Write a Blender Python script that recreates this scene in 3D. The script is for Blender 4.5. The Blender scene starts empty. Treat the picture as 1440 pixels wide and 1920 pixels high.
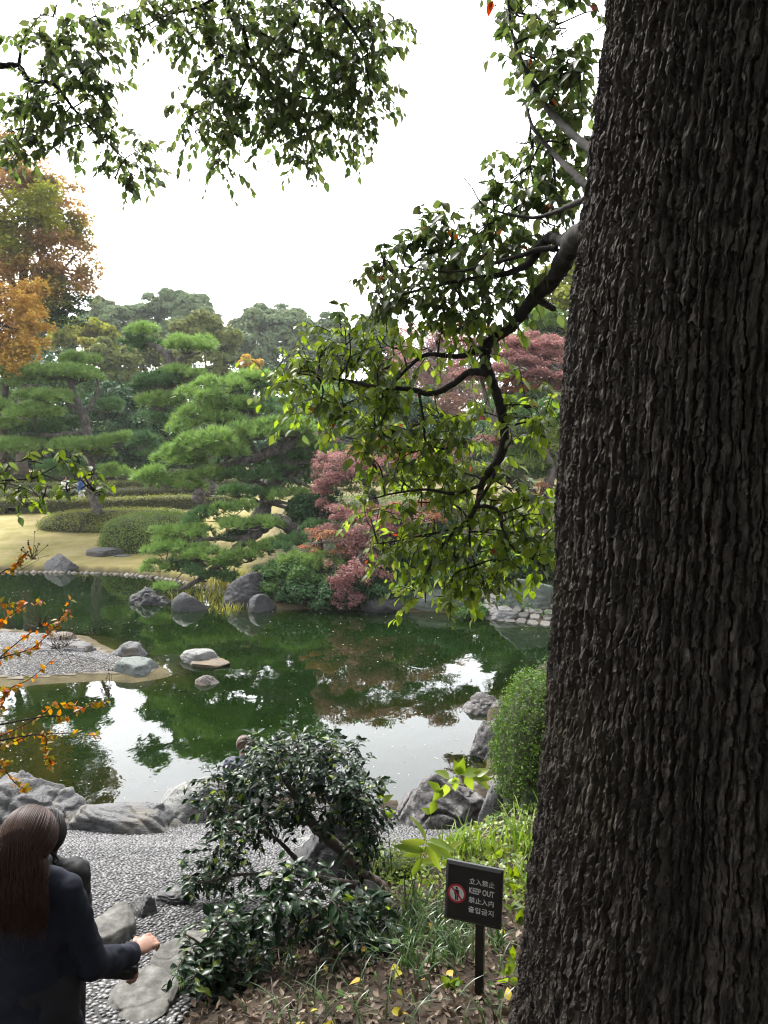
import bpy, math, random
import numpy as np
from mathutils import Vector

# ------------------------------------------------------------------ camera, sky, sun, exposure
SC = bpy.context.scene
COL = SC.collection
F, CX, CY, HOR, CAMZ = 1442.0, 720.0, 960.0, 835.0, 4.5
PITCH = math.atan((CY - HOR) / F)
cam_d = bpy.data.cameras.new('camera')
cam = bpy.data.objects.new('camera', cam_d)
COL.objects.link(cam)
cam.location = (0, 0, CAMZ)
cam.rotation_euler = (math.pi / 2 - PITCH, 0, 0)
cam_d.sensor_fit = 'VERTICAL'
cam_d.sensor_height = 36.0
cam_d.lens = 36.0 * F / 1920.0
cam_d.clip_start = 0.05
cam_d.clip_end = 3000
SC.camera = cam

SUN_EL, SUN_AZ = math.radians(52), math.radians(-35)     # azimuth from +Y towards +X
W = bpy.data.worlds.new('World')
SC.world = W
W.use_nodes = True
nt = W.node_tree
nt.nodes.clear()
wo = nt.nodes.new('ShaderNodeOutputWorld')
bg = nt.nodes.new('ShaderNodeBackground')
sky = nt.nodes.new('ShaderNodeTexSky')
sky.sky_type = 'NISHITA'
sky.sun_disc = False
sky.sun_elevation = SUN_EL
sky.sun_rotation = SUN_AZ
sky.air_density = 1.0
sky.dust_density = 1.5
sky.ozone_density = 1.0
hsv = nt.nodes.new('ShaderNodeHueSaturation')            # overcast: the cloud layer takes the blue out
hsv.inputs['Saturation'].default_value = 0.12
bg.inputs['Strength'].default_value = 0.12
nt.links.new(sky.outputs['Color'], hsv.inputs['Color'])
nt.links.new(hsv.outputs['Color'], bg.inputs['Color'])
nt.links.new(bg.outputs['Background'], wo.inputs['Surface'])
sl = bpy.data.lights.new('sun', 'SUN')
sl.energy = 1.5
sl.angle = math.radians(18)
sl.color = (1.0, 0.96, 0.9)
sun = bpy.data.objects.new('sun', sl)
COL.objects.link(sun)
_d = Vector((math.sin(SUN_AZ) * math.cos(SUN_EL), math.cos(SUN_AZ) * math.cos(SUN_EL), math.sin(SUN_EL)))
sun.rotation_euler = _d.to_track_quat('Z', 'Y').to_euler()
SC.view_settings.view_transform = 'Standard'
SC.view_settings.look = 'None'
SC.view_settings.gamma = 1.0
SC.view_settings.use_curve_mapping = False
SC.view_settings.exposure = 2.75
SC.cycles.max_bounces = 8
SC.cycles.diffuse_bounces = 3
SC.cycles.glossy_bounces = 3
SC.cycles.transmission_bounces = 4
SC.cycles.transparent_max_bounces = 8
SC.cycles.sample_clamp_indirect = 6.0
SC.cycles.use_denoising = True
SC.cycles.denoiser = 'OPENIMAGEDENOISE'
SC.cycles.denoising_input_passes = 'RGB_ALBEDO_NORMAL'
SC.cycles.denoising_prefilter = 'ACCURATE'
SC.cycles.pixel_filter_type = 'BLACKMAN_HARRIS'
SC.cycles.filter_width = 1.15

# ------------------------------------------------------------------ helpers
rng = np.random.default_rng(7)
_cp, _sp = math.cos(PITCH), math.sin(PITCH)


def ray(px, py):
    u, v = (px - CX) / F, -(py - CY) / F
    return np.array([u, _cp + v * _sp, -_sp + v * _cp])


_DM = ([0, 7, 9, 12.6, 15, 18, 22, 26, 32, 46, 60, 110, 200], [0, 7, 9.3, 12.65, 14.76, 17.3, 20.45, 23.4, 27.5, 39.5, 52, 96, 175])


def dm(d):                              # first distance estimates, corrected for the height of the eye above the pond
    return float(np.interp(d, *_DM))


def P(px, py, d):                       # the point of the place seen along a sight line, d metres ahead
    d = dm(d)
    r = ray(px, py)
    return np.array([0, 0, CAMZ]) + r * (d / r[1])


def G(px, py, z=0.0):                   # the point seen at a pixel at height z
    r = ray(px, py)
    return np.array([0, 0, CAMZ]) + r * ((z - CAMZ) / r[2])


def project(p):
    p = np.atleast_2d(p) - np.array([0, 0, CAMZ])
    y = p[:, 1] * _cp - p[:, 2] * _sp
    z = p[:, 1] * _sp + p[:, 2] * _cp
    y = np.where(np.abs(y) < 1e-4, 1e-4, y)
    return np.stack([CX + F * p[:, 0] / y, CY - F * z / y, y], 1)


def _hash(ix, iy, iz, seed):
    h = (ix.astype(np.int64) * 374761393 + iy.astype(np.int64) * 668265263 + iz.astype(np.int64) * 2147483647 + seed * 974711) & 0xFFFFFFFF
    h = ((h ^ (h >> 13)) * 1274126177) & 0xFFFFFFFF
    h = ((h ^ (h >> 16)) * 2246822519) & 0xFFFFFFFF
    return ((h ^ (h >> 15)) & 0xFFFFFF) / float(0xFFFFFF)


def noise(p, seed=0):
    p = np.asarray(p, float)
    i = np.floor(p)
    f = p - i
    f = f * f * (3 - 2 * f)
    i = i.astype(np.int64)
    out = 0
    for dx in (0, 1):
        wx = f[:, 0] if dx else 1 - f[:, 0]
        for dy in (0, 1):
            wy = f[:, 1] if dy else 1 - f[:, 1]
            for dz in (0, 1):
                wz = f[:, 2] if dz else 1 - f[:, 2]
                out = out + wx * wy * wz * _hash(i[:, 0] + dx, i[:, 1] + dy, i[:, 2] + dz, seed)
    return out * 2 - 1


def fbm(p, seed=0, octaves=4, gain=0.5):
    p = np.asarray(p, float)
    a, s, out = 1.0, 1.0, 0
    for o in range(octaves):
        out = out + a * noise(p * s + 17.3 * o, seed + o)
        a *= gain
        s *= 2.03
    return out


def sstep(a, b, x):
    t = np.clip((np.asarray(x, float) - a) / (b - a), 0, 1)
    return t * t * (3 - 2 * t)


def unit(v):
    v = np.asarray(v, float)
    return v / np.maximum(np.linalg.norm(v, axis=-1, keepdims=True), 1e-9)


def mesh_np(name, V, polys, smooth=True, attrs=None):
    """polys: list of (M,k) int arrays"""
    me = bpy.data.meshes.new(name)
    V = np.asarray(V, np.float32)
    me.vertices.add(len(V))
    me.vertices.foreach_set('co', V.ravel())
    polys = [np.asarray(p, np.int32) for p in polys if len(p)]
    nl = sum(p.size for p in polys)
    npoly = sum(len(p) for p in polys)
    me.loops.add(nl)
    me.loops.foreach_set('vertex_index', np.concatenate([p.ravel() for p in polys]))
    tot = np.concatenate([np.full(len(p), p.shape[1], np.int32) for p in polys])
    start = np.concatenate([[0], np.cumsum(tot)[:-1]]).astype(np.int32)
    me.polygons.add(npoly)
    me.polygons.foreach_set('loop_start', start)
    me.polygons.foreach_set('use_smooth', np.full(npoly, bool(smooth)))
    if attrs:
        for k, a in attrs.items():
            at = me.attributes.new(k, 'FLOAT', 'POINT')
            at.data.foreach_set('value', np.asarray(a, np.float32))
    me.update(calc_edges=True)
    return me


def link(name, me, m, parent=None, loc=(0, 0, 0)):
    o = bpy.data.objects.new(name, me)
    COL.objects.link(o)
    if m is not None and me is not None and not me.materials:
        for mm in (m if isinstance(m, (list, tuple)) else [m]):
            me.materials.append(mm)
    if parent is not None:
        o.parent = parent
        o.location = np.array(loc) - np.array(ORG.get(parent.name, (0, 0, 0)))
    else:
        o.location = loc
    return o


ORG = {}                                 # world origin of every Empty, so that children keep world coordinates


def tag(o, label=None, cat=None, group=None, kind=None):
    if label:
        o['label'] = label
    if cat:
        o['category'] = cat
    if group:
        o['group'] = group
    if kind:
        o['kind'] = kind
    return o


def thing(name, label, cat, loc, group=None):
    o = bpy.data.objects.new(name, None)
    COL.objects.link(o)
    o.location = loc
    o.empty_display_size = 0.2
    ORG[o.name] = tuple(float(v) for v in loc)
    return tag(o, label, cat, group)


class MB:
    def __init__(s):
        s.V, s.Q, s.T, s.n = [], [], [], 0

    def add(s, V, faces):
        V = np.asarray(V, float)
        for f in faces:
            f = np.asarray(f, int)
            if len(f):
                (s.Q if f.shape[1] == 4 else s.T).append(f + s.n)
        s.V.append(V)
        s.n += len(V)

    def tube(s, pts, rad, sides=6, cap=True):
        pts = np.asarray(pts, float)
        n = len(pts)
        rad = np.broadcast_to(np.asarray(rad, float), (n,)) if np.ndim(rad) < 2 else rad
        tan = unit(np.gradient(pts, axis=0))
        ref = np.array([0, 0, 1.0]) if abs(tan[0][2]) < 0.9 else np.array([1.0, 0, 0])
        a = unit(np.cross(tan[0], ref))
        th = np.arange(sides) * 2 * math.pi / sides
        V = np.zeros((n, sides, 3))
        for i in range(n):
            a = unit(a - tan[i] * np.dot(a, tan[i]))
            b = np.cross(tan[i], a)
            V[i] = pts[i] + rad[i] * (np.cos(th)[:, None] * a + np.sin(th)[:, None] * b)
        i, j = np.meshgrid(np.arange(n - 1), np.arange(sides), indexing='ij')
        j2 = (j + 1) % sides
        q = np.stack([i * sides + j, i * sides + j2, (i + 1) * sides + j2, (i + 1) * sides + j], -1).reshape(-1, 4)
        V = V.reshape(-1, 3)
        fs = [q]
        if cap:
            V = np.vstack([V, pts[0], pts[-1]])
            k = n * sides
            jj = np.arange(sides)
            fs.append(np.stack([np.full(sides, k), (jj + 1) % sides, jj], -1))
            fs.append(np.stack([np.full(sides, k + 1), (n - 1) * sides + jj, (n - 1) * sides + (jj + 1) % sides], -1))
        s.add(V, fs)

    def box(s, c, size, R=None):
        h = np.asarray(size, float) / 2
        V = np.array([[x, y, z] for x in (-1, 1) for y in (-1, 1) for z in (-1, 1)]) * h
        if R is not None:
            V = V @ np.asarray(R).T
        s.add(V + np.asarray(c), [np.array([[0, 1, 3, 2], [4, 6, 7, 5], [0, 4, 5, 1], [2, 3, 7, 6], [0, 2, 6, 4], [1, 5, 7, 3]])])

    def mesh(s, name, smooth=True):
        polys = []
        if s.Q:
            polys.append(np.vstack(s.Q))
        if s.T:
            polys.append(np.vstack(s.T))
        return mesh_np(name, np.vstack(s.V), polys, smooth)

    def build(s, name, m, parent=None, smooth=True, loc=None):
        me = s.mesh(name, smooth)
        if parent is not None:
            return link(name, me, m, parent, (0, 0, 0) if loc is None else loc)
        # a thing that is one mesh: origin at its base
        V = np.vstack(s.V)
        o0 = np.array([V[:, 0].mean(), V[:, 1].mean(), V[:, 2].min()]) if loc is None else np.asarray(loc)
        me.vertices.foreach_set('co', (V - o0).astype(np.float32).ravel())
        me.update()
        return link(name, me, m, None, o0)


def frames(y, nhint):                    # rotation matrices with local +Y along y and local +Z near nhint
    y = unit(y)
    x = unit(np.cross(y, nhint))
    z = np.cross(x, y)
    return np.stack([x, y, z], -1)


def scatter(tV, tF, pos, R, s):
    """copies of a template as one vertex/face set"""
    N, k = len(pos), len(tV)
    s = np.asarray(s, float)
    if s.ndim == 1:
        V = np.einsum('nij,kj->nki', R, tV) * s[:, None, None]
    else:
        V = np.einsum('nij,nkj->nki', R, tV[None] * s[:, None, :])
    V = V + np.asarray(pos)[:, None, :]
    out = []
    for f in tF:
        f = np.asarray(f, int)
        out.append((f[None] + (np.arange(N) * k)[:, None, None]).reshape(-1, f.shape[1]))
    return V.reshape(-1, 3), out


def curve(pts, n):                       # Catmull-Rom through pts; extra columns (radius) go along
    pts = np.asarray(pts, float)
    p = np.vstack([2 * pts[0] - pts[1], pts, 2 * pts[-1] - pts[-2]])
    seg = len(pts) - 1
    t = np.linspace(0, seg, n)
    i = np.minimum(t.astype(int), seg - 1)
    u = (t - i)[:, None]
    a, b, c, d = p[i], p[i + 1], p[i + 2], p[i + 3]
    return 0.5 * (2 * b + (c - a) * u + (2 * a - 5 * b + 4 * c - d) * u ** 2 + (3 * b - a - 3 * c + d) * u ** 3)


def rand_dirs(n, r):
    return unit(r.normal(size=(n, 3)))


# leaf template: base at the origin, grows along +Y, faces +Z
def leaf_tpl(width=0.45, fold=0.25, droop=0.25, prof=(0, .75, 1, .6, 0)):
    t = np.linspace(0, 1, len(prof))
    V, q, tr = [], [], []
    n = len(prof)
    for i, (a, w) in enumerate(zip(t, prof)):
        z = -droop * a * a
        V.append((0, a, z))
    c = list(range(n))
    L, Rr = {}, {}
    for i in range(1, n - 1):
        w = prof[i] * width / 2
        z = -droop * t[i] ** 2 + fold * w
        L[i] = len(V); V.append((-w, t[i], z))
        Rr[i] = len(V); V.append((w, t[i], z))
    tr += [(c[0], c[1], L[1]), (c[0], Rr[1], c[1]), (c[n - 2], c[n - 1], L[n - 2]), (c[n - 2], Rr[n - 2], c[n - 1])]
    for i in range(1, n - 2):
        tr += [(c[i], c[i + 1], L[i + 1]), (c[i], L[i + 1], L[i]), (c[i], Rr[i], Rr[i + 1]), (c[i], Rr[i + 1], c[i + 1])]
    return np.array(V), [np.array(tr)]


QUAD = (np.array([[-.5, 0, 0], [0, .5, .08], [.5, 0, 0], [0, -.5, .08]]), [np.array([[0, 3, 2, 1]])])
LEAF = leaf_tpl()
LEAF_SMALL = leaf_tpl(.5, .3, .2, (0, 1, .7, 0))
LEAF_NARROW = leaf_tpl(.3, .3, .35, (0, .9, 1, .6, 0))

# ------------------------------------------------------------------ materials


def new_mat(name):
    m = bpy.data.materials.new(name)
    m.use_nodes = True
    t = m.node_tree
    t.nodes.clear()
    out = t.nodes.new('ShaderNodeOutputMaterial')
    return m, t, out


def ramp_node(t, stops, src):
    r = t.nodes.new('ShaderNodeValToRGB')
    e = r.color_ramp.elements
    while len(e) < len(stops):
        e.new(0.5)
    for k, (p, c) in zip(e, stops):
        k.position = p
        k.color = (*c, 1)
    t.links.new(src, r.inputs[0])
    return r.outputs[0]


def leaf_mat(name, cols, trans=0.4, rough=0.5, spec=0.4, patch=0.0, pscale=1.0):
    """one colour per leaf, drawn from cols; light shines through"""
    m, t, out = new_mat(name)
    L = t.links.new
    g = t.nodes.new('ShaderNodeNewGeometry')
    oi = t.nodes.new('ShaderNodeObjectInfo')
    ad = t.nodes.new('ShaderNodeMath'); ad.operation = 'ADD'
    L(g.outputs['Random Per Island'], ad.inputs[0]); L(oi.outputs['Random'], ad.inputs[1])
    fr = t.nodes.new('ShaderNodeMath'); fr.operation = 'FRACT'
    L(ad.outputs[0], fr.inputs[0])
    src = fr.outputs[0]
    if patch > 0:                         # neighbouring leaves share a hue
        tc = t.nodes.new('ShaderNodeNewGeometry')
        no = t.nodes.new('ShaderNodeTexNoise')
        no.inputs['Scale'].default_value = pscale
        no.inputs['Detail'].default_value = 2
        L(tc.outputs['Position'], no.inputs['Vector'])
        mp = t.nodes.new('ShaderNodeMapRange')
        mp.inputs[1].default_value = 0.3; mp.inputs[2].default_value = 0.7
        L(no.outputs['Fac'], mp.inputs[0])
        mx = t.nodes.new('ShaderNodeMix')
        mx.inputs[0].default_value = patch
        L(src, mx.inputs[2]); L(mp.outputs[0], mx.inputs[3])
        src = mx.outputs[0]
    n = len(cols)
    col = ramp_node(t, [(i / max(n - 1, 1), c) for i, c in enumerate(cols)], src)
    b = t.nodes.new('ShaderNodeBsdfPrincipled')
    L(col, b.inputs['Base Color'])
    b.inputs['Roughness'].default_value = rough
    b.inputs['Specular IOR Level'].default_value = spec
    tl = t.nodes.new('ShaderNodeBsdfTranslucent')
    gm = t.nodes.new('ShaderNodeHueSaturation')
    gm.inputs['Saturation'].default_value = 1.1
    gm.inputs['Value'].default_value = 1.5
    L(col, gm.inputs['Color']); L(gm.outputs[0], tl.inputs['Color'])
    ms = t.nodes.new('ShaderNodeMixShader')
    ms.inputs[0].default_value = trans
    L(b.outputs[0], ms.inputs[1]); L(tl.outputs[0], ms.inputs[2])
    L(ms.outputs[0], out.inputs['Surface'])
    return m


def ramp_mat(name, stops, scale=4.0, detail=6, rough=0.85, bump=0.3, bscale=30.0, stretch=(1, 1, 1), dist=0.02, spec=0.3,
             second=None, coord='pos', metallic=0.0, veins=None):
    """noise-driven colour and relief in world space (or object space)"""
    m, t, out = new_mat(name)
    L = t.links.new
    if coord == 'pos':
        src = t.nodes.new('ShaderNodeNewGeometry').outputs['Position']
    else:
        src = t.nodes.new('ShaderNodeTexCoord').outputs['Object']
    mp = t.nodes.new('ShaderNodeMapping')
    mp.inputs['Scale'].default_value = stretch
    L(src, mp.inputs['Vector'])
    n1 = t.nodes.new('ShaderNodeTexNoise')
    n1.inputs['Scale'].default_value = scale
    n1.inputs['Detail'].default_value = detail
    n1.inputs['Roughness'].default_value = 0.62
    L(mp.outputs[0], n1.inputs['Vector'])
    col = ramp_node(t, stops, n1.outputs['Fac'])
    if second:                            # (colour, scale, lo, hi): stains and growth with a shape of their own
        c2, s2, lo, hi = second
        n3 = t.nodes.new('ShaderNodeTexNoise')
        n3.inputs['Scale'].default_value = s2
        n3.inputs['Detail'].default_value = 5
        L(src, n3.inputs['Vector'])
        mr = t.nodes.new('ShaderNodeMapRange')
        mr.inputs[1].default_value = lo; mr.inputs[2].default_value = hi
        L(n3.outputs['Fac'], mr.inputs[0])
        mx = t.nodes.new('ShaderNodeMix'); mx.data_type = 'RGBA'
        L(mr.outputs[0], mx.inputs[0]); L(col, mx.inputs[6])
        mx.inputs[7].default_value = (*c2, 1)
        col = mx.outputs[2]
    if veins:                             # thin dark seams in the stone: (scale, width, stretch)
        m2 = t.nodes.new('ShaderNodeMapping')
        m2.inputs['Scale'].default_value = veins[2]
        m2.inputs['Rotation'].default_value = (.35, .3, 0)
        L(src, m2.inputs['Vector'])
        n4 = t.nodes.new('ShaderNodeTexNoise')
        n4.inputs['Scale'].default_value = veins[0]
        n4.inputs['Detail'].default_value = 4
        n4.inputs['Distortion'].default_value = .6
        L(m2.outputs[0], n4.inputs['Vector'])
        sb = t.nodes.new('ShaderNodeMath'); sb.operation = 'PINGPONG'
        ml = t.nodes.new('ShaderNodeMath'); ml.operation = 'MULTIPLY'; ml.inputs[1].default_value = 5.0
        L(n4.outputs['Fac'], ml.inputs[0]); L(ml.outputs[0], sb.inputs[0]); sb.inputs[1].default_value = .5
        vr = t.nodes.new('ShaderNodeMapRange')
        vr.inputs[1].default_value = 0; vr.inputs[2].default_value = veins[1]; vr.inputs[3].default_value = .3; vr.inputs[4].default_value = 1
        L(sb.outputs[0], vr.inputs[0])
        mv = t.nodes.new('ShaderNodeMix'); mv.data_type = 'RGBA'; mv.blend_type = 'MULTIPLY'; mv.inputs[0].default_value = 1
        L(col, mv.inputs[6]); L(vr.outputs[0], mv.inputs[7])
        col = mv.outputs[2]
    b = t.nodes.new('ShaderNodeBsdfPrincipled')
    L(col, b.inputs['Base Color'])
    b.inputs['Roughness'].default_value = rough
    b.inputs['Specular IOR Level'].default_value = spec
    b.inputs['Metallic'].default_value = metallic
    if bump > 0:
        n2 = t.nodes.new('ShaderNodeTexNoise')
        n2.inputs['Scale'].default_value = bscale
        n2.inputs['Detail'].default_value = 6
        n2.inputs['Roughness'].default_value = 0.65
        L(mp.outputs[0], n2.inputs['Vector'])
        bm = t.nodes.new('ShaderNodeBump')
        bm.inputs['Strength'].default_value = bump
        bm.inputs['Distance'].default_value = dist
        L(n2.outputs['Fac'], bm.inputs['Height'])
        L(bm.outputs[0], b.inputs['Normal'])
    L(b.outputs[0], out.inputs['Surface'])
    return m


def plain_mat(name, col, rough=0.6, spec=0.4, bump=0.0, bscale=200, dist=0.002):
    c2 = tuple(min(1, v * 1.25) for v in col)
    c1 = tuple(v * 0.8 for v in col)
    return ramp_mat(name, [(.3, c1), (.7, c2)], 12, 4, rough, bump, bscale, dist=dist, spec=spec, coord='obj')


def island_mat(name, cols, rough=0.6, bump=0.2, bscale=60, spec=0.4, dist=0.003):
    """one colour per stone, with grain"""
    m, t, out = new_mat(name)
    L = t.links.new
    g = t.nodes.new('ShaderNodeNewGeometry')
    oi = t.nodes.new('ShaderNodeObjectInfo')
    ad = t.nodes.new('ShaderNodeMath'); ad.operation = 'ADD'
    L(g.outputs['Random Per Island'], ad.inputs[0]); L(oi.outputs['Random'], ad.inputs[1])
    fr = t.nodes.new('ShaderNodeMath'); fr.operation = 'FRACT'
    L(ad.outputs[0], fr.inputs[0])
    col = ramp_node(t, [(i / max(len(cols) - 1, 1), c) for i, c in enumerate(cols)], fr.outputs[0])
    no = t.nodes.new('ShaderNodeTexNoise')
    no.inputs['Scale'].default_value = bscale
    no.inputs['Detail'].default_value = 5
    L(g.outputs['Position'], no.inputs['Vector'])
    mx = t.nodes.new('ShaderNodeMix'); mx.data_type = 'RGBA'; mx.blend_type = 'MULTIPLY'
    mx.inputs[0].default_value = 0.6
    L(col, mx.inputs[6]); L(ramp_node(t, [(.3, (.55, .55, .55)), (.7, (1.25, 1.25, 1.25))], no.outputs['Fac']), mx.inputs[7])
    b = t.nodes.new('ShaderNodeBsdfPrincipled')
    L(mx.outputs[2], b.inputs['Base Color'])
    b.inputs['Roughness'].default_value = rough
    b.inputs['Specular IOR Level'].default_value = spec
    bm = t.nodes.new('ShaderNodeBump')
    bm.inputs['Strength'].default_value = bump
    bm.inputs['Distance'].default_value = dist
    L(no.outputs['Fac'], bm.inputs['Height']); L(bm.outputs[0], b.inputs['Normal'])
    L(b.outputs[0], out.inputs['Surface'])
    return m

# ------------------------------------------------------------------ the lie of the land
POND = np.array([(-40, 11), (-20, 9.6), (-12, 9.1), (-6, 8.8), (-4.2, 8.55), (-3.2, 8.75), (-2.2, 9.0), (-1.2, 9.25), (0, 9.05), (0.8, 8.75),
                 (1.25, 9.6), (1.55, 11), (1.75, 12.6), (2.3, 13.6), (3.6, 14.1), (7, 14.6), (14, 15.2), (22, 17), (22, 20), (14, 21), (7, 20.4), (4.5, 20.3),
                 (3.6, 20.8), (2.7, 21.5), (1.2, 22.1), (0, 22.4), (-1.5, 22.6), (-3.4, 22.6), (-4.3, 23.3), (-5.1, 25.4),
                 (-6.0, 27.0), (-7.4, 28.8), (-10.1, 31.0), (-13.5, 32.1), (-18, 32.4), (-30, 31), (-44, 26), (-48, 18)], float)
ISLE = np.array([(-4.3, 15.0), (-4.7, 15.9), (-5.6, 16.9), (-6.4, 17.8), (-7.6, 18.9), (-9.0, 19.4), (-10.5, 19.6), (-13, 19.4), (-15, 17.5), (-14, 15.4),
                 (-10, 14.3), (-7.2, 14.2), (-5.9, 14.5), (-4.8, 14.55)], float)


def shift(p):                            # plan distances corrected like dm() for points at water level
    p = np.array(p, float)
    y = np.maximum(p[:, 1], 1)
    k = 6489 / (55 + 5768 / y) / y
    return p * k[:, None]


POND, ISLE = shift(POND), shift(ISLE)


def closed(poly, n=4):
    c = np.vstack([poly[-1:], poly, poly[:2]])
    out = []
    for k in range(1, len(poly) + 1):
        a, b, cc, d = c[k - 1], c[k], c[k + 1], c[k + 2] if k + 2 < len(c) else c[2]
        for u in np.linspace(0, 1, n, endpoint=False):
            out.append(0.5 * (2 * b + (cc - a) * u + (2 * a - 5 * b + 4 * cc - d) * u ** 2 + (3 * b - a - 3 * cc + d) * u ** 3))
    return np.array(out)


POND_S, ISLE_S = closed(POND), closed(ISLE)


def sdf(poly, p):                        # negative inside
    a, b = poly, np.roll(poly, -1, 0)
    out = np.full(len(p), 1e9)
    ins = np.zeros(len(p), bool)
    for s, e in zip(a, b):
        d = e - s
        w = p - s
        t = np.clip((w @ d) / (d @ d), 0, 1)
        out = np.minimum(out, np.hypot(w[:, 0] - t * d[0], w[:, 1] - t * d[1]))
        c1 = (s[1] <= p[:, 1]) & (e[1] > p[:, 1])
        c2 = (s[1] > p[:, 1]) & (e[1] <= p[:, 1])
        cr = d[0] * w[:, 1] - d[1] * w[:, 0]
        ins ^= (c1 & (cr > 0)) | (c2 & (cr < 0))
    return np.where(ins, -out, out)


def path_edge(y):                        # right-hand edge of the pebble path
    return np.interp(y, [-2, 2, 3.0, 3.9, 5.0, 6.3, 7.7, 8.4, 9.0], [-.7, -1.35, -1.30, -1.05, -.55, 0.0, 1.0, 1.5, 1.6])


def land(x, y):
    x, y = np.asarray(x, float), np.asarray(y, float)
    p = np.stack([x, y], -1)
    sp = sdf(POND_S, p)
    si = sdf(ISLE_S, p) + .24 + .16 * noise(np.stack([x * 1.3, y * 1.3, x * 0], -1), 71) + .06 * noise(np.stack([x * 5, y * 5, x * 0], -1), 72)
    hp = np.interp(y, [-14, -6, 0, 2, 4, 6, 7, 7.9, 8.6, 9.5], [4.6, 3.4, 1.98, 1.38, 1.1, .72, .45, .13, -.06, -.05])
    hs = np.interp(y, [-14, -6, 0, 2, 3.6, 5, 6, 7, 8.5, 12, 15, 18], [4.8, 3.7, 2.4, 2.15, 1.38, 1.02, .82, .66, .6, .5, .45, .4])
    hs = hs + sstep(.6, 2.5, x) * .35 * sstep(1.5, 5, y) + .03 * noise(np.stack([x * 1.7, y * 1.7, x * 0], -1), 3)
    k = sstep(0, .7, x - path_edge(y))
    near = hp * (1 - k) + hs * k + np.clip(.5 - .038 * y, 0, .62)
    nb = sstep(0.0, 1.0, sp)
    near = .06 * (1 - nb) + near * nb
    near = np.minimum(near, 0.12 + sp * 1.1)
    lawn = .13 + np.minimum(sp, 13) * .080 + np.clip(sp - 13, 0, 200) * .004
    bank = .05 + np.minimum(sp, 10) * .20 + np.clip(sp - 11, 0, 200) * .004
    kb = sstep(-5.5, -2.0, x + 0.10 * (y - 23))
    far = lawn * (1 - kb) + bank * kb + .05 * noise(np.stack([x * .3, y * .3, x * 0], -1), 9)
    ky = sstep(15.5, 17.8, y)
    left = sstep(-20, -34, x)
    out = near * (1 - ky) + far * ky
    out = out * (1 - left) + 1.2 * left
    bed = np.maximum(-1.1, sp * .22 - .03)
    z = np.where(sp < 0, bed, out)
    zi = np.where(si < 0, .06 + .16 * sstep(0, 1.6, -si), .05 - si * .28)
    return np.where(sp < 0, np.maximum(z, np.maximum(zi, -1.2)), z), sp, si


def Z(x, y):
    return float(land(np.array([x]), np.array([y]))[0][0])


th = np.concatenate([np.linspace(-.75, .75, 470), np.linspace(.75, 2 * math.pi - .75, 112)[1:-1]])
rr = np.concatenate([[0], np.geomspace(.35, 900, 640)])
A, R_ = np.meshgrid(th, rr, indexing='ij')
gx, gy = (R_ * np.sin(A)).ravel(), (R_ * np.cos(A)).ravel()
gz, gsp, gsi = land(gx, gy)
nA, nR = len(th), len(rr)
ii, jj = np.meshgrid(np.arange(nA), np.arange(nR - 1), indexing='ij')
i2 = (ii + 1) % nA
gq = np.stack([ii * nR + jj, i2 * nR + jj, i2 * nR + jj + 1, ii * nR + jj + 1], -1).reshape(-1, 4)
lawnmask = sstep(15, 18, gy) * (gsp > 0) * (1 - .8 * sstep(-5, -1.5, gx + .1 * (gy - 23)) * sstep(9, 5, gsp))
lawnmask = lawnmask * (gx < 14)
kbm = sstep(-5.0, -2.0, gx + .1 * (gy - 23)) * (gy > 17)
lawnmask = lawnmask * (1 - kbm * (1 - .55 * sstep(8, 14, gsp)))
wet = sstep(.10, -.05, np.minimum(gsp, 9)) * 1.0

m, t, out = new_mat('ground')
L = t.links.new
g = t.nodes.new('ShaderNodeNewGeometry')


def tnoise(scale, detail=5, vec=None, rough=.6):
    n = t.nodes.new('ShaderNodeTexNoise')
    n.inputs['Scale'].default_value = scale
    n.inputs['Detail'].default_value = detail
    n.inputs['Roughness'].default_value = rough
    L(vec or g.outputs['Position'], n.inputs['Vector'])
    return n.outputs['Fac']


def mixc(f, a, b):
    x = t.nodes.new('ShaderNodeMix'); x.data_type = 'RGBA'
    L(f, x.inputs[0]); L(a, x.inputs[6]); L(b, x.inputs[7])
    return x.outputs[2]


def attr(n):
    a = t.nodes.new('ShaderNodeAttribute'); a.attribute_name = n
    return a.outputs['Fac']


soil = ramp_node(t, [(.3, (.010, .0075, .0055)), (.55, (.026, .019, .013)), (.75, (.045, .033, .022))], tnoise(9))
grass = ramp_node(t, [(.25, (.085, .085, .022)), (.42, (.15, .135, .04)), (.55, (.21, .175, .075)), (.66, (.235, .20, .10)), (.8, (.20, .135, .06))], tnoise(.7, 9, rough=.78))
bedc = ramp_node(t, [(.3, (.03, .026, .012)), (.5, (.06, .05, .024)), (.7, (.09, .075, .042))], tnoise(2.2, 6))
c = mixc(attr('lawn'), soil, grass)
c = mixc(attr('wet'), c, bedc)
b = t.nodes.new('ShaderNodeBsdfPrincipled')
L(c, b.inputs['Base Color'])
b.inputs['Roughness'].default_value = .95
b.inputs['Specular IOR Level'].default_value = .15
bm = t.nodes.new('ShaderNodeBump')
bm.inputs['Strength'].default_value = .6
bm.inputs['Distance'].default_value = .03
L(tnoise(28, 6), bm.inputs['Height']); L(bm.outputs[0], b.inputs['Normal'])
L(b.outputs[0], out.inputs['Surface'])
M_GROUND = m
me = mesh_np('ground', np.stack([gx, gy, gz], -1), [gq], True, {'lawn': lawnmask, 'wet': wet})
tag(link('ground', me, M_GROUND), kind='structure')

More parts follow.
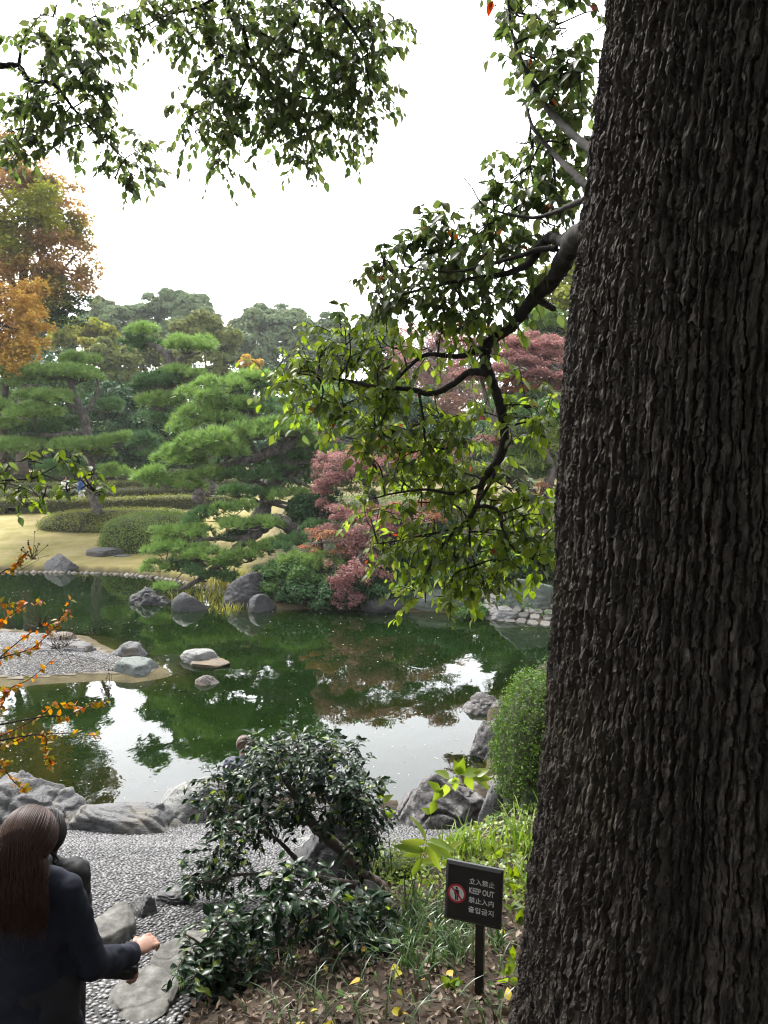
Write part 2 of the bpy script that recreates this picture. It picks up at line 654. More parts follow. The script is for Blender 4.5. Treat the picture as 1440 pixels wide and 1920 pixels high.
# ------------------------------------------------------------------ pond water
m, t, out = new_mat('pond_water')
L = t.links.new
g = t.nodes.new('ShaderNodeNewGeometry')
mpn = t.nodes.new('ShaderNodeMapping'); mpn.inputs['Scale'].default_value = (1.0, .55, 1)
L(g.outputs['Position'], mpn.inputs['Vector'])
big = tnoise(.35, 3)
rip = tnoise(3.2, 3, mpn.outputs[0], .5)
am = t.nodes.new('ShaderNodeMapRange')
am.inputs[1].default_value = .42; am.inputs[2].default_value = .7; am.inputs[3].default_value = .12; am.inputs[4].default_value = 1.0
L(big, am.inputs[0])
mu = t.nodes.new('ShaderNodeMath'); mu.operation = 'MULTIPLY'
L(rip, mu.inputs[0]); L(am.outputs[0], mu.inputs[1])
bm = t.nodes.new('ShaderNodeBump')
bm.inputs['Strength'].default_value = .45
bm.inputs['Distance'].default_value = .014
L(mu.outputs[0], bm.inputs['Height'])
fr = t.nodes.new('ShaderNodeFresnel'); fr.inputs['IOR'].default_value = 1.45
L(bm.outputs[0], fr.inputs['Normal'])
gl = t.nodes.new('ShaderNodeBsdfGlossy'); gl.inputs['Roughness'].default_value = .0
gl.inputs['Color'].default_value = (1, 1, 1, 1)
L(bm.outputs[0], gl.inputs['Normal'])
tr = t.nodes.new('ShaderNodeBsdfTransparent'); tr.inputs['Color'].default_value = (.62, .68, .42, 1)
df = t.nodes.new('ShaderNodeBsdfDiffuse')
L(ramp_node(t, [(.3, (.002, .0065, .001)), (.55, (.0035, .0095, .0013)), (.75, (.010, .0115, .002))], tnoise(.22, 4)), df.inputs['Color'])
tb = t.nodes.new('ShaderNodeMixShader')
L(attr('turbid'), tb.inputs[0]); L(tr.outputs[0], tb.inputs[1]); L(df.outputs[0], tb.inputs[2])
wm = t.nodes.new('ShaderNodeMixShader')
L(fr.outputs[0], wm.inputs[0]); L(tb.outputs[0], wm.inputs[1]); L(gl.outputs[0], wm.inputs[2])
L(wm.outputs[0], out.inputs['Surface'])
M_WATER = m
wx = np.linspace(-46, 24, 300)
wy = np.concatenate([np.linspace(7.5, 16, 120), np.linspace(16, 34, 110)[1:]])
X, Y = np.meshgrid(wx, wy, indexing='ij')
wp = np.stack([X.ravel(), Y.ravel()], -1)
wz, wsp, wsi = land(wp[:, 0], wp[:, 1])
i, j = np.meshgrid(np.arange(len(wx) - 1), np.arange(len(wy) - 1), indexing='ij')
n = len(wy)
wq = np.stack([i * n + j, (i + 1) * n + j, (i + 1) * n + j + 1, i * n + j + 1], -1).reshape(-1, 4)
keep = (wsp[wq] < .8).any(1)
wq = wq[keep]
used, inv = np.unique(wq, return_inverse=True)
wq = inv.reshape(-1, 4)
turb = 1 - np.exp(-np.clip(-wz, 0, 3) * 6.0)
me = mesh_np('pond', np.stack([wp[used, 0], wp[used, 1], np.zeros(len(used))], -1), [wq], True, {'turbid': turb[used]})
tag(link('pond', me, M_WATER), kind='structure')

# ------------------------------------------------------------------ pebble path: mortar sheet with pebbles set in it
M_MORTAR = ramp_mat('mortar', [(.3, (.016, .015, .015)), (.7, (.04, .038, .036))], 25, bump=.5, bscale=160, dist=.004)
M_PEBBLE = island_mat('pebble', [(.022, .022, .026), (.05, .05, .053), (.083, .082, .085), (.15, .148, .148), (.055, .055, .058), (.105, .104, .104)], .5, .15, 120)
M_SANDY = ramp_mat('sandy_rim', [(.3, (.04, .033, .022)), (.5, (.08, .066, .045)), (.7, (.13, .11, .08))], 5, bump=.5, bscale=60, dist=.01)


def sheet(name, x0, x1, y0, y1, step, inside, lift, mat):
    xs, ys = np.arange(x0, x1, step), np.arange(y0, y1, step)
    X, Y = np.meshgrid(xs, ys, indexing='ij')
    x, y = X.ravel(), Y.ravel()
    z, sp, si = land(x, y)
    i, j = np.meshgrid(np.arange(len(xs) - 1), np.arange(len(ys) - 1), indexing='ij')
    n = len(ys)
    q = np.stack([i * n + j, (i + 1) * n + j, (i + 1) * n + j + 1, i * n + j + 1], -1).reshape(-1, 4)
    ok = inside(x, y, sp, si)
    q = q[ok[q].all(1)]
    u, inv = np.unique(q, return_inverse=True)
    return mesh_np(name, np.stack([x[u], y[u], z[u] + lift], -1), [inv.reshape(-1, 4)], True)


def on_path(x, y, sp, si):
    return (x < path_edge(y) + .12 * noise(np.stack([x * 2, y * 2, x * 0], -1), 5)) & (sp > .28)


path = link('pebble_path', sheet('pebble_path', -7, 1.9, -1, 9.2, .07, on_path, .012, M_MORTAR), M_MORTAR)
tag(path, kind='structure')


def dome(seg=7, rings=2):
    V, T, q = [], [], []
    for r in range(rings):
        a = r / rings * math.pi / 2 * .95 - .25
        for k in range(seg):
            b = 2 * math.pi * k / seg
            V.append((math.cos(b) * math.cos(a), math.sin(b) * math.cos(a), math.sin(a)))
    V.append((0, 0, 1))
    for r in range(rings - 1):
        for k in range(seg):
            q.append((r * seg + k, r * seg + (k + 1) % seg, (r + 1) * seg + (k + 1) % seg, (r + 1) * seg + k))
    for k in range(seg):
        T.append(((rings - 1) * seg + k, (rings - 1) * seg + (k + 1) % seg, rings * seg))
    return np.array(V), [np.array(q), np.array(T)]


DOME = dome()


def pebble_field(x0, x1, y0, y1, pitch, inside, size, r, stones=()):
    """jittered rows of pebbles, one per cell"""
    xs, ys = np.arange(x0, x1, pitch), np.arange(y0, y1, pitch * .8)
    X, Y = np.meshgrid(xs, ys, indexing='ij')
    X = X + (np.arange(len(ys)) % 2) * pitch * .5
    x = X.ravel() + r.uniform(-.3, .3, X.size) * pitch
    y = Y.ravel() + r.uniform(-.26, .26, X.size) * pitch
    z, sp, si = land(x, y)
    ok = inside(x, y, sp, si)
    pr = project(np.stack([x, y, z], -1))
    ok &= (pr[:, 0] > -500) & (pr[:, 0] < 1500) & (pr[:, 1] < 2500)
    x, y, z = x[ok], y[ok], z[ok]
    n = len(x)
    s = size * np.stack([r.uniform(.85, 1.35, n), r.uniform(.62, .92, n), r.uniform(.45, .75, n)], -1)
    a = r.normal(0.15, .55, n) + .5 * noise(np.stack([x * 1.5, y * 1.5, x * 0], -1), 8)
    R = np.zeros((n, 3, 3))
    R[:, 0, 0] = np.cos(a); R[:, 1, 0] = np.sin(a)
    R[:, 0, 1] = -np.sin(a); R[:, 1, 1] = np.cos(a); R[:, 2, 2] = 1
    R[:, 2, 0] = r.normal(0, .18, n); R[:, 2, 1] = r.normal(-.12, .15, n)
    return np.stack([x, y, z], -1), R, s


pp, pR, ps = pebble_field(-6, 1.9, .5, 9.2, .037, lambda x, y, sp, si: on_path(x, y, sp, si) & (sp > .33), .0175, np.random.default_rng(3))
pp[:, 2] += .012
pr = project(pp)
vis = (pr[:, 0] > 135) & (pr[:, 0] < 480) & (pr[:, 1] > 1560) & (pr[:, 1] < 1925)
order = np.argsort(np.where(vis, pr[:, 2], 99))
big300 = order[:300]
rest = np.setdiff1d(np.arange(len(pp)), big300)
pv, pf = scatter(*DOME, pp[rest], pR[rest], ps[rest])
o = link('pebbles', mesh_np('pebbles', pv, pf), M_PEBBLE, path)
tag(o, kind='stuff')
peb_me = mesh_np('pebble', *DOME)
peb_me.materials.append(M_PEBBLE)
from mathutils import Matrix
for k in big300:
    o = bpy.data.objects.new('pebble', peb_me)
    COL.objects.link(o)
    o.parent = path
    M3 = pR[k] * ps[k][None, :]
    mw = Matrix.Identity(4)
    for a in range(3):
        for c_ in range(3):
            mw[a][c_] = float(M3[a, c_])
        mw[a][3] = float(pp[k][a])
    o.matrix_local = mw

# the pebble beach in the pond
beach = link('pebble_beach', sheet('pebble_beach', -15, -3.5, 13, 20, .11, lambda x, y, sp, si: si < -.06, .01, M_SANDY), M_SANDY)
tag(beach, kind='structure')
bp, bR, bs = pebble_field(-13, -3.5, 13, 20, .052, lambda x, y, sp, si: si < -.22, .026, np.random.default_rng(5))
bp[:, 2] += .012
pv, pf = scatter(*DOME, bp, bR, bs)
tag(link('pebbles', mesh_np('beach_pebbles', pv, pf), M_PEBBLE, beach), kind='stuff')

# ------------------------------------------------------------------ rocks
ico_cache = {}


def ico(sub):
    if sub not in ico_cache:
        import bmesh
        b = bmesh.new()
        bmesh.ops.create_icosphere(b, subdivisions=sub, radius=1)
        V = np.array([v.co[:] for v in b.verts])
        Fc = np.array([[v.index for v in f.verts] for f in b.faces])
        b.free()
        ico_cache[sub] = (V, Fc)
    return ico_cache[sub]


def rock_mesh(w, d, h, seed, sub=5, flat=0.0, rough=.02, strata=(0, 0, 1), strat=.022, facets=9, peak=0.0):
    """a boulder: a ball cut by random planes, with strata lines, cracks and grain"""
    r = np.random.default_rng(seed)
    V, Fc = ico(sub)
    n = rand_dirs(facets, r)
    dd = r.uniform(.62, .98, facets)
    rad = np.full(len(V), 1.15)
    for k in range(facets):
        c = V @ n[k]
        rad = np.minimum(rad, np.where(c > .05, dd[k] / np.maximum(c, .05), 9))
    rad = rad * (1 + .10 * noise(V * 1.6, seed))
    p = V * rad[:, None]
    p = p * np.array([w / 2, d / 2, h]) / np.array([.92, .92, .9])
    if peak:
        k = np.clip(p[:, 2] / h, 0, 1)
        p[:, :2] *= (1 - peak * k)[:, None]
    S = max(w, d)
    ax = unit(np.array(strata, float))
    q = p / S
    lay = q @ ax * 11 + 1.1 * fbm(q * 2.6, seed + 3, 3)
    step = np.mod(lay, 1)
    step = sstep(0, .25, step) * sstep(1, .55, step)
    crag = 1 - np.abs(fbm(q * 3.0, seed + 5, 4, .45))
    disp = strat * .55 * S * (step - .5) * 1.1 + rough * S * 1.3 * (crag - .72) - rough * S * 1.0 * sstep(.07, 0, np.abs(noise(q * 3.3, seed + 8)))
    p = p + V * disp[:, None]
    if flat:
        p[:, 2] = np.where(p[:, 2] > 0, np.minimum(p[:, 2], h * (1 - flat) + (p[:, 2] - h * (1 - flat)) * .25), p[:, 2])
    p[:, 2] = np.where(p[:, 2] < 0, p[:, 2] * .45, p[:, 2])
    return mesh_np('rock', p, [Fc], True)


def rock_mat(name, dark, mid, light, stain=None, rough=.8):
    return ramp_mat(name, [(.28, dark), (.46, mid), (.6, tuple(v * .8 for v in mid)), (.75, light)], 6, 10, rough, .9, 26, dist=.025, second=stain, stretch=(1, 1, 2.6), veins=(2.6, .09, (1, 1, 2.4)))


M_ROCK = {
    'grey': rock_mat('grey_rock', (.03, .03, .031), (.095, .095, .097), (.22, .22, .215), ((.12, .10, .065), 3, .55, .8)),
    'pale': rock_mat('pale_rock', (.06, .06, .06), (.16, .16, .155), (.30, .295, .28)),
    'green': rock_mat('green_rock', (.045, .053, .05), (.10, .115, .108), (.19, .21, .195)),
    'black': rock_mat('black_rock', (.010, .010, .011), (.024, .024, .026), (.06, .06, .06), rough=.6),
    'brown': rock_mat('brown_rock', (.04, .034, .03), (.11, .098, .088), (.25, .23, .21), ((.16, .11, .06), 2.5, .55, .8)),
    'rust': rock_mat('rusty_rock', (.04, .032, .022), (.10, .08, .058), (.19, .165, .13), ((.11, .075, .04), 4, .5, .7)),
    'lava': ramp_mat('lava_rock', [(.3, (.035, .032, .032)), (.5, (.09, .085, .085)), (.72, (.2, .19, .185))], 14, 8, .9, 1.0, 30, dist=.03),
    'moss': rock_mat('mossy_rock', (.03, .04, .03), (.07, .085, .07), (.14, .16, .13)),
    'slab': ramp_mat('stone_slab', [(.3, (.032, .031, .027)), (.5, (.075, .073, .066)), (.72, (.14, .137, .128))], 14, 8, .85, .7, 60, dist=.006),
}


def rock(label, px, py, wpx, hpx, depth, mat, seed, deep=.75, tilt=0.0, group=None, name='rock', sub=5, **kw):
    """px, py: middle of the foot of the rock"""
    b = P(px, py, depth)
    w = wpx / F * dm(depth)
    h = hpx / F * dm(depth)
    me = rock_mesh(w, w * deep, h, seed, sub=6 if (depth < 8.7 and wpx > 110) else sub, **kw)
    me.materials.append(M_ROCK[mat])
    o = bpy.data.objects.new(name, me)
    COL.objects.link(o)
    o.location = (b[0], b[1] + w * deep * .35, b[2] + h * .02)
    o.rotation_euler = (0, tilt, 0)
    return tag(o, label, 'rock', group)


# near shore
gN, gF, gI, gP = 'rocks along the near shore', 'rocks along the far shore', 'rocks on the pebble beach', 'stones in the pebble path'
rock('big layered grey boulder behind the long-haired person at the water', 45, 1585, 215, 98, 8.2, 'grey', 11, strata=(.2, 0, 1), strat=.05, group=gN)
rock('low dark grey boulder with carved ripples between path and pond', 228, 1600, 205, 78, 7.9, 'grey', 12, strata=(.5, .2, 1), strat=.035, flat=.12, group=gN)
rock('long pale grey boulder beside the camellia at the water edge', 400, 1560, 215, 72, 8.5, 'pale', 13, strata=(-.3, .3, 1), strat=.02, group=gN)
rock('small grey stone wedged against the layered boulder', 118, 1592, 52, 22, 8.0, 'grey', 14, group=gN)
rock('long dark brown boulder behind the broad-leaf sapling', 822, 1556, 215, 85, 8.3, 'lava', 15, strata=(.3, 0, 1), strat=.02, rough=.07, group=gN)
rock('flat pinkish grey rock behind the dark shore boulder', 922, 1497, 78, 34, 9.4, 'brown', 16, group=gN, flat=.2)
rock('smooth dark grey rock in the grass below the clipped bush', 945, 1568, 92, 78, 7.4, 'grey', 17, strata=(1, .2, .6), group=gN, peak=.3)
rock('mossy green rock standing against the big trunk', 1030, 1560, 100, 165, 7.0, 'moss', 18, strata=(1, .2, .3), group=gN, peak=.5)
rock('rough grey lava rock farthest out beside the clipped bush', 912, 1352, 72, 40, 12.6, 'lava', 19, rough=.1, group=gN)
rock('lumpy grey lava rock standing in water left of the clipped bush', 922, 1442, 70, 76, 10.6, 'lava', 20, rough=.1, deep=1.1, group=gN)
rock('small lava rock half hidden by the clipped bush', 950, 1378, 36, 44, 11.8, 'lava', 21, rough=.1, group=gN)
rock('pale flat rock seen through the camellia branches', 575, 1622, 95, 42, 7.3, 'pale', 22, flat=.2, group=gN)
rock('large black pointed rock behind the camellia trunk', 622, 1692, 205, 150, 5.95, 'black', 23, peak=.45, strata=(.2, .2, 1), group='rocks under the camellias')
rock('small dark rock at the foot of the leaning camellia trunk', 690, 1712, 62, 45, 5.0, 'grey', 24, group='rocks under the camellias')
rock('grey boulder below the low camellia at the path edge', 365, 1945, 165, 120, 4.0, 'grey', 25, strata=(.6, 0, 1), group='rocks under the camellias')
rock('dark rock in shade inside the low camellia', 568, 1850, 110, 80, 4.6, 'black', 26, group='rocks under the camellias')
# stones in the path
rock('flat greenish stone in the path beside the dark coat', 186, 1772, 88, 44, 4.7, 'slab', 31, flat=.4, rough=.015, strat=.0, deep=1.3, group=gP)
rock('jagged dark stone edging the path', 268, 1722, 60, 26, 5.15, 'grey', 32, strata=(.4, .2, 1), strat=.06, group=gP)
rock('brownish jagged stone lying beside bare earth in the path', 322, 1697, 66, 20, 5.35, 'grey', 33, strat=.05, flat=.2, group=gP)
rock('smooth rounded stepping stone touching the low camellia', 352, 1832, 150, 44, 4.3, 'slab', 34, flat=.4, rough=.012, strat=.0, deep=1.1, group=gP)
rock('large rough stepping stone at the bottom of the path', 242, 1932, 170, 46, 3.8, 'slab', 35, flat=.4, rough=.02, strat=.0, deep=1.2, group=gP)
# rocks on the beach and in the water
rock('blocky brown rock behind the long rock on the beach', 105, 1220, 68, 34, 17.6, 'brown', 41, flat=.3, group=gI)
rock('long layered rock lying across the pebble beach', 78, 1263, 150, 50, 15.9, 'grey', 42, strata=(.2, 0, 1), strat=.05, group=gI, flat=.2)
rock('low dark slab in front of the long beach rock', 72, 1276, 110, 22, 15.3, 'grey', 43, strat=.05, group=gI)
rock('grey slab at the tip of the beach behind the greenish boulder', 228, 1250, 100, 32, 16.3, 'grey', 44, strata=(.1, 0, 1), strat=.05, group=gI)
rock('greenish grey boulder at the end of the beach', 240, 1284, 96, 44, 14.9, 'green', 45, strata=(.2, 0, 1), flat=.15, group=gI, deep=.8, rough=.03)
rock('flat rusty stone at the water line of the beach', 203, 1289, 62, 12, 14.6, 'rust', 46, flat=.2, group=gI)
rock('pale wet stone awash beside the greenish boulder', 280, 1284, 40, 10, 14.75, 'rust', 47, flat=.2, group=gI)
rock('pale rock alone in the pond, on a rusty ledge', 376, 1250, 70, 30, 16.1, 'pale', 48, strat=.05, group='rocks standing in the pond', flat=.2)
rock('rusty ledge awash under the pale rock in the pond', 384, 1252, 92, 9, 15.7, 'rust', 49, flat=.2, group='rocks standing in the pond')
rock('small low rock nearest in the open pond', 385, 1297, 56, 20, 14.3, 'brown', 50, group='rocks standing in the pond')
rock('flat rusty stone awash right of the low pond rock', 440, 1297, 90, 6, 14.3, 'rust', 51, flat=.2, group='rocks standing in the pond')
# far shore
rock('speckled grey boulder on the stone edging of the far lawn', 112, 1070, 56, 26, 31.6, 'grey', 61, group=gF)
rock('flat blue-grey rock at the foot of the round azalea', 194, 1045, 62, 19, 34.2, 'grey', 62, flat=.3, group=gF)
rock('thin flat stone on dry grass beside the blue-grey rock', 232, 1046, 34, 6, 34.0, 'grey', 63, flat=.3, group=gF)
rock('dark wet rock left of the drooping pine tip', 278, 1137, 66, 27, 23.6, 'black', 64, group=gF, rough=.07)
rock('dark rounded rock under the drooping pine tip', 350, 1152, 68, 34, 22.4, 'black', 65, group=gF, peak=.2)
rock('large black layered boulder at the pine bank', 468, 1140, 88, 54, 23.3, 'black', 66, strata=(.2, 0, 1), strat=.06, group=gF)
rock('smaller black rock standing before the layered boulder', 487, 1154, 52, 30, 22.2, 'black', 67, group=gF)
rock('grey boulder at the water under the low branch leaves', 818, 1140, 120, 40, 22.6, 'moss', 68, group=gF)
rock('large dark boulder beside the stone bank', 995, 1142, 110, 58, 21.6, 'moss', 69, group=gF, deep=.6)
rock('low grey rock at the end of the stone bank', 940, 1160, 66, 20, 21.0, 'grey', 70, group=gF, flat=.2)
rock('dark flat rock below the hanging red maple', 735, 1146, 100, 26, 22.2, 'black', 71, group=gF, flat=.2)

# stone edging of the far lawn
M_EDGE = island_mat('edging_stone', [(.07, .058, .045), (.14, .12, .095), (.20, .175, .14), (.10, .085, .068), (.25, .225, .19)], .8, .4, 25, dist=.01)
edge_pts = np.array([G(px, py, .05)[:2] for px, py in [(-90, 1071), (0, 1071.5), (80, 1072), (160, 1073), (230, 1076), (300, 1083), (350, 1092), (395, 1103), (425, 1113), (436, 1124)]])
eroot = thing('stone_edging', 'low line of pale stones edging the far lawn', 'edging', (*edge_pts[3], .05))
ec = curve(edge_pts, 400)
seg = np.concatenate([[0], np.cumsum(np.linalg.norm(np.diff(ec, axis=0), axis=1))])
r = np.random.default_rng(8)
vars_ = []
for k in range(5):
    me = rock_mesh(.26, .22, .11, 80 + k, sub=1, facets=9, rough=.02, strat=0)
    me.materials.append(M_EDGE)
    vars_.append(me)
for row in (0,):
    s = .05 + row * .1
    while s < seg[-1] - .1:
        k = min(np.searchsorted(seg, s), len(ec) - 2)
        tdir = ec[k + 1] - ec[k]
        sc = r.uniform(.75, 1.25)
        o = bpy.data.objects.new('stone', vars_[r.integers(5)])
        COL.objects.link(o)
        o.parent = eroot
        nrm = np.array([-tdir[1], tdir[0]]) / np.hypot(*tdir)
        wp_ = np.array([*(ec[k] + nrm * (.05 + .16 * row)), -.03 + .07 * row])
        o.location = wp_ - np.array(ORG[eroot.name])
        o.rotation_euler = (r.uniform(-.15, .15), r.uniform(-.15, .15), math.atan2(tdir[1], tdir[0]) + r.uniform(-.2, .2))
        o.scale = (sc, r.uniform(.8, 1.1), r.uniform(.8, 1.15))
        s += .23 * sc
# cracked stone paving running into the water on the right
M_PAVE = island_mat('bank_stone', [(.03, .028, .025), (.06, .056, .05), (.09, .085, .077), (.045, .042, .037)], .85, .5, 18, dist=.012)
proot = thing('stone_bank', 'sloping bank of fitted grey stones running into the pond', 'stone bank', (*G(1010, 1175)[:2], 0))
ny = 5
for a in range(ny):
    for bcol in range(13):
        x = 2.7 + bcol * .27 + (a % 2) * .13 + r.uniform(-.04, .04)
        sh_ = shift([(3.0, 21.2), (3.6, 20.8), (4.5, 20.3), (7, 20.4)])
        y0 = np.interp(x, sh_[:, 0], sh_[:, 1]) - .12
        y = y0 + a * .30 + r.uniform(-.04, .04)
        z = -.0 + a * .09
        n = 6
        an = np.sort(np.linspace(0, 2 * math.pi, n, endpoint=False) + r.uniform(-.3, .3, n))
        px_, py_ = np.cos(an) * .155 * r.uniform(.85, 1.1, n), np.sin(an) * .165 * r.uniform(.85, 1.1, n)
        top = r.uniform(0, .03)
        V = np.concatenate([np.stack([px_, py_, py_ * .28 + top], -1), np.stack([px_ * .86, py_ * .86, py_ * .86 * .28 + top + .025], -1), np.stack([px_, py_, np.full(n, -.2)], -1)])
        k = np.arange(n); k2 = (k + 1) % n
        q = np.concatenate([np.stack([k, k2, k2 + n, k + n], -1), np.stack([k + 2 * n, k2 + 2 * n, k2, k], -1)])
        me = mesh_np('stone', V, [q, np.array([k + n])], False)
        me.materials.append(M_PAVE)
        o = bpy.data.objects.new('stone', me)
        COL.objects.link(o)
        o.parent = proot
        o.location = np.array([x, y, z]) - np.array(ORG[proot.name])

# ------------------------------------------------------------------ bark, foliage colours
M_BARK = ramp_mat('bark', [(.3, (.014, .0112, .0092)), (.48, (.037, .030, .0255)), (.62, (.072, .061, .053)), (.78, (.17, .15, .132))], 34, 9, .9, .9, 80, stretch=(1, 1, .35), dist=.008,
                  second=((.065, .055, .035), 1.3, .55, .8))
M_LIMB = ramp_mat('limb_bark', [(.3, (.010, .0085, .0075)), (.6, (.027, .023, .020)), (.8, (.05, .044, .038))], 30, 6, .9, .6, 80, dist=.006)
M_PINEBARK = ramp_mat('pine_bark', [(.3, (.03, .026, .024)), (.5, (.08, .07, .063)), (.72, (.17, .15, .135))], 9, 6, .9, 1.0, 18, stretch=(1, 1, .5), dist=.04)
M_FARBARK = ramp_mat('tree_bark', [(.3, (.035, .03, .025)), (.7, (.10, .085, .07))], 6, 4, .9, .5, 12, dist=.03)
ML = {
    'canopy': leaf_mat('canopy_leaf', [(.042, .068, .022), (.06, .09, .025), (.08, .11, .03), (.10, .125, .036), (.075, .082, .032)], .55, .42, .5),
    'young_lit': leaf_mat('young_lit_leaf', [(.11, .165, .022), (.15, .215, .026), (.19, .25, .032), (.12, .165, .026), (.22, .26, .045)], .55, .4, .5),  # yellow-green of new leaves, on the low branch also light from above put into colour
    'spent': leaf_mat('red_leaf', [(.25, .03, .015), (.3, .06, .02)], .4, .5),
    'camellia': leaf_mat('camellia_leaf', [(.005, .014, .006), (.008, .021, .008), (.012, .030, .010), (.007, .017, .008), (.022, .05, .012)], .12, .3, .16),
    'pine': leaf_mat('pine_needle', [(.095, .18, .045), (.14, .235, .055), (.19, .29, .072), (.115, .20, .052)], .22, .5, .3, .5, 1.2),
    'pine_dark': leaf_mat('dark_pine_needle', [(.048, .105, .038), (.066, .135, .043), (.09, .165, .052)], .2, .5, .3, .5, 1.2),
    'pine_brown': leaf_mat('dry_needle', [(.07, .045, .02), (.10, .065, .03)], .1, .7, .2),
    'maple_red': leaf_mat('red_maple_leaf', [(.19, .078, .082), (.26, .12, .118), (.31, .165, .15), (.20, .095, .09), (.28, .17, .115)], .35, .6, .2, .6, .8),
    'maple_orange': leaf_mat('orange_maple_leaf', [(.28, .11, .06), (.32, .15, .08), (.26, .13, .07), (.2, .14, .06)], .35, .6, .2, .5, .8),
    'maple_green': leaf_mat('green_maple_leaf', [(.06, .10, .025), (.085, .13, .03), (.12, .14, .035), (.15, .11, .05)], .4, .6, .2, .6, .6),
    'autumn': leaf_mat('autumn_leaf', [(.26, .22, .05), (.32, .24, .07), (.33, .20, .085), (.27, .17, .075), (.20, .19, .055)], .4, .6, .08, .92, .4),
    'orange': leaf_mat('orange_leaf', [(.40, .26, .05), (.45, .31, .075), (.40, .22, .06), (.32, .27, .06)], .4, .6, .08, .6, .4),
    'dome': leaf_mat('dome_leaf', [(.09, .13, .07), (.11, .155, .078), (.135, .175, .085), (.155, .165, .082)], .25, .6, .08, .6, .3),
    'olive': leaf_mat('olive_leaf', [(.07, .10, .03), (.095, .12, .035), (.13, .14, .04), (.06, .095, .03)], .3, .6, .08, .7, .35),
    'yellow': leaf_mat('yellow_green_leaf', [(.14, .17, .025), (.19, .21, .03), (.24, .2, .035)], .4, .6, .08, .5, .5),
    'dark': leaf_mat('dark_evergreen_leaf', [(.018, .045, .018), (.026, .06, .022), (.036, .075, .026)], .2, .5, .08, .6, .6),
    'mid': leaf_mat('mid_green_leaf', [(.04, .085, .025), (.055, .105, .028), (.075, .125, .032)], .3, .55, .08, .6, .5),
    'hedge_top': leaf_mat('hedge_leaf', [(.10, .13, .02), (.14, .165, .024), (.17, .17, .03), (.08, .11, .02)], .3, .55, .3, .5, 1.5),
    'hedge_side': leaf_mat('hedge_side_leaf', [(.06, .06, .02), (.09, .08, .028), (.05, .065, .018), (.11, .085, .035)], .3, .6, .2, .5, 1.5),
    'azalea': leaf_mat('azalea_leaf', [(.06, .105, .018), (.09, .145, .022), (.125, .175, .028), (.15, .17, .036)], .3, .5, .3, .5, 1.5),
    'shear': leaf_mat('clipped_leaf', [(.035, .075, .012), (.055, .105, .016), (.085, .14, .02), (.028, .055, .012)], .3, .6, .15),
    'crape': leaf_mat('crape_leaf', [(.35, .12, .015), (.3, .07, .02), (.22, .14, .02), (.12, .13, .02), (.38, .17, .02)], .45, .5, .3),
    'holed': leaf_mat('worn_leaf', [(.10, .15, .015), (.15, .2, .02), (.07, .11, .015), (.05, .06, .015)], .5, .45, .4),
    'blade': leaf_mat('grass_blade', [(.08, .14, .02), (.12, .19, .025), (.15, .2, .03), (.06, .11, .02)], .45, .4, .4),
    'mondo': leaf_mat('dark_blade', [(.03, .06, .02), (.045, .085, .025), (.06, .095, .03)], .3, .35, .5),
    'litter': leaf_mat('dry_leaf', [(.045, .029, .019), (.085, .058, .04), (.15, .112, .082), (.03, .02, .014), (.21, .165, .125), (.06, .038, .024)], .15, .7, .2),
    'fallen': leaf_mat('fallen_yellow_leaf', [(.4, .3, .02), (.35, .33, .03), (.38, .2, .02)], .4, .5, .3),
    'floating': leaf_mat('floating_leaf', [(.3, .28, .22), (.2, .15, .09), (.4, .38, .32), (.25, .22, .13)], .0, .6, .3),
    'moss': leaf_mat('moss', [(.06, .10, .012), (.10, .14, .018), (.13, .16, .02)], .3, .7, .2),
    'reed': leaf_mat('reed_blade', [(.2, .2, .03), (.26, .24, .05), (.16, .19, .03)], .4, .6, .2),
}


# ------------------------------------------------------------------ broad-leaved trees of the background
def lobes_of(c, rad, n, r, lr=.34, low=.35):
    d = rand_dirs(n, r)
    d[:, 2] = np.where((d[:, 2] < -.6) & (r.random(n) < .5), -d[:, 2] * .6, d[:, 2])
    k = r.uniform(.62, .92, n)[:, None]
    return np.asarray(c) + d * k * np.asarray(rad), lr * r.uniform(.75, 1.2, n) * np.mean(rad)


def crown_cloud(lc, lr, n, r, size, squash=.8, up=.25, inner=.12, tpl=QUAD):
    """leaves on and inside the lobes of a crown"""
    w = lr ** 2 / np.sum(lr ** 2)
    k = r.choice(len(lc), n, p=w)
    d = rand_dirs(n, r)
    d[:, 2] = np.where((d[:, 2] < -.2) & (r.random(n) < .7), -d[:, 2], d[:, 2])
    d = unit(d + np.array([0, 0, up]))
    rad = lr[k] * np.where(r.random(n) < inner, r.uniform(.4, .9, n), r.normal(.97, .09, n))
    rad = rad * (1 + .16 * noise(np.stack([d[:, 0], d[:, 1], d[:, 2]], -1) * 3.2 + lc[k] * 2.1, 4))
    pos = lc[k] + d * rad[:, None] * np.array([1, 1, squash])
    nrm = unit(d + r.normal(0, .45, (n, 3)))
    g = unit(np.cross(nrm, rand_dirs(n, r)))
    return scatter(*tpl, pos, frames(g, nrm), size * r.uniform(.6, 1.3, n))


def tree_trunk(name, base, top, r0, lc, r, root, m, nb=7):
    b = MB()
    mid = (np.asarray(base) + top) / 2 + r.normal(0, .05, 3) * np.linalg.norm(np.asarray(top) - base)
    pts = curve([np.asarray(base) - [0, 0, .3], mid, top], 12)
    b.tube(pts, np.linspace(r0, r0 * .45, 12), 9)
    for k in r.choice(len(lc), min(nb, len(lc)), replace=False):
        s = pts[r.integers(5, 11)]
        e = lc[k]
        b.tube(curve([s, (s + e) / 2 + r.normal(0, .06, 3) * np.linalg.norm(e - s) + [0, 0, .05], e], 8), np.linspace(r0 * .4, r0 * .08, 8), 6)
    return b.build(name, m, root)


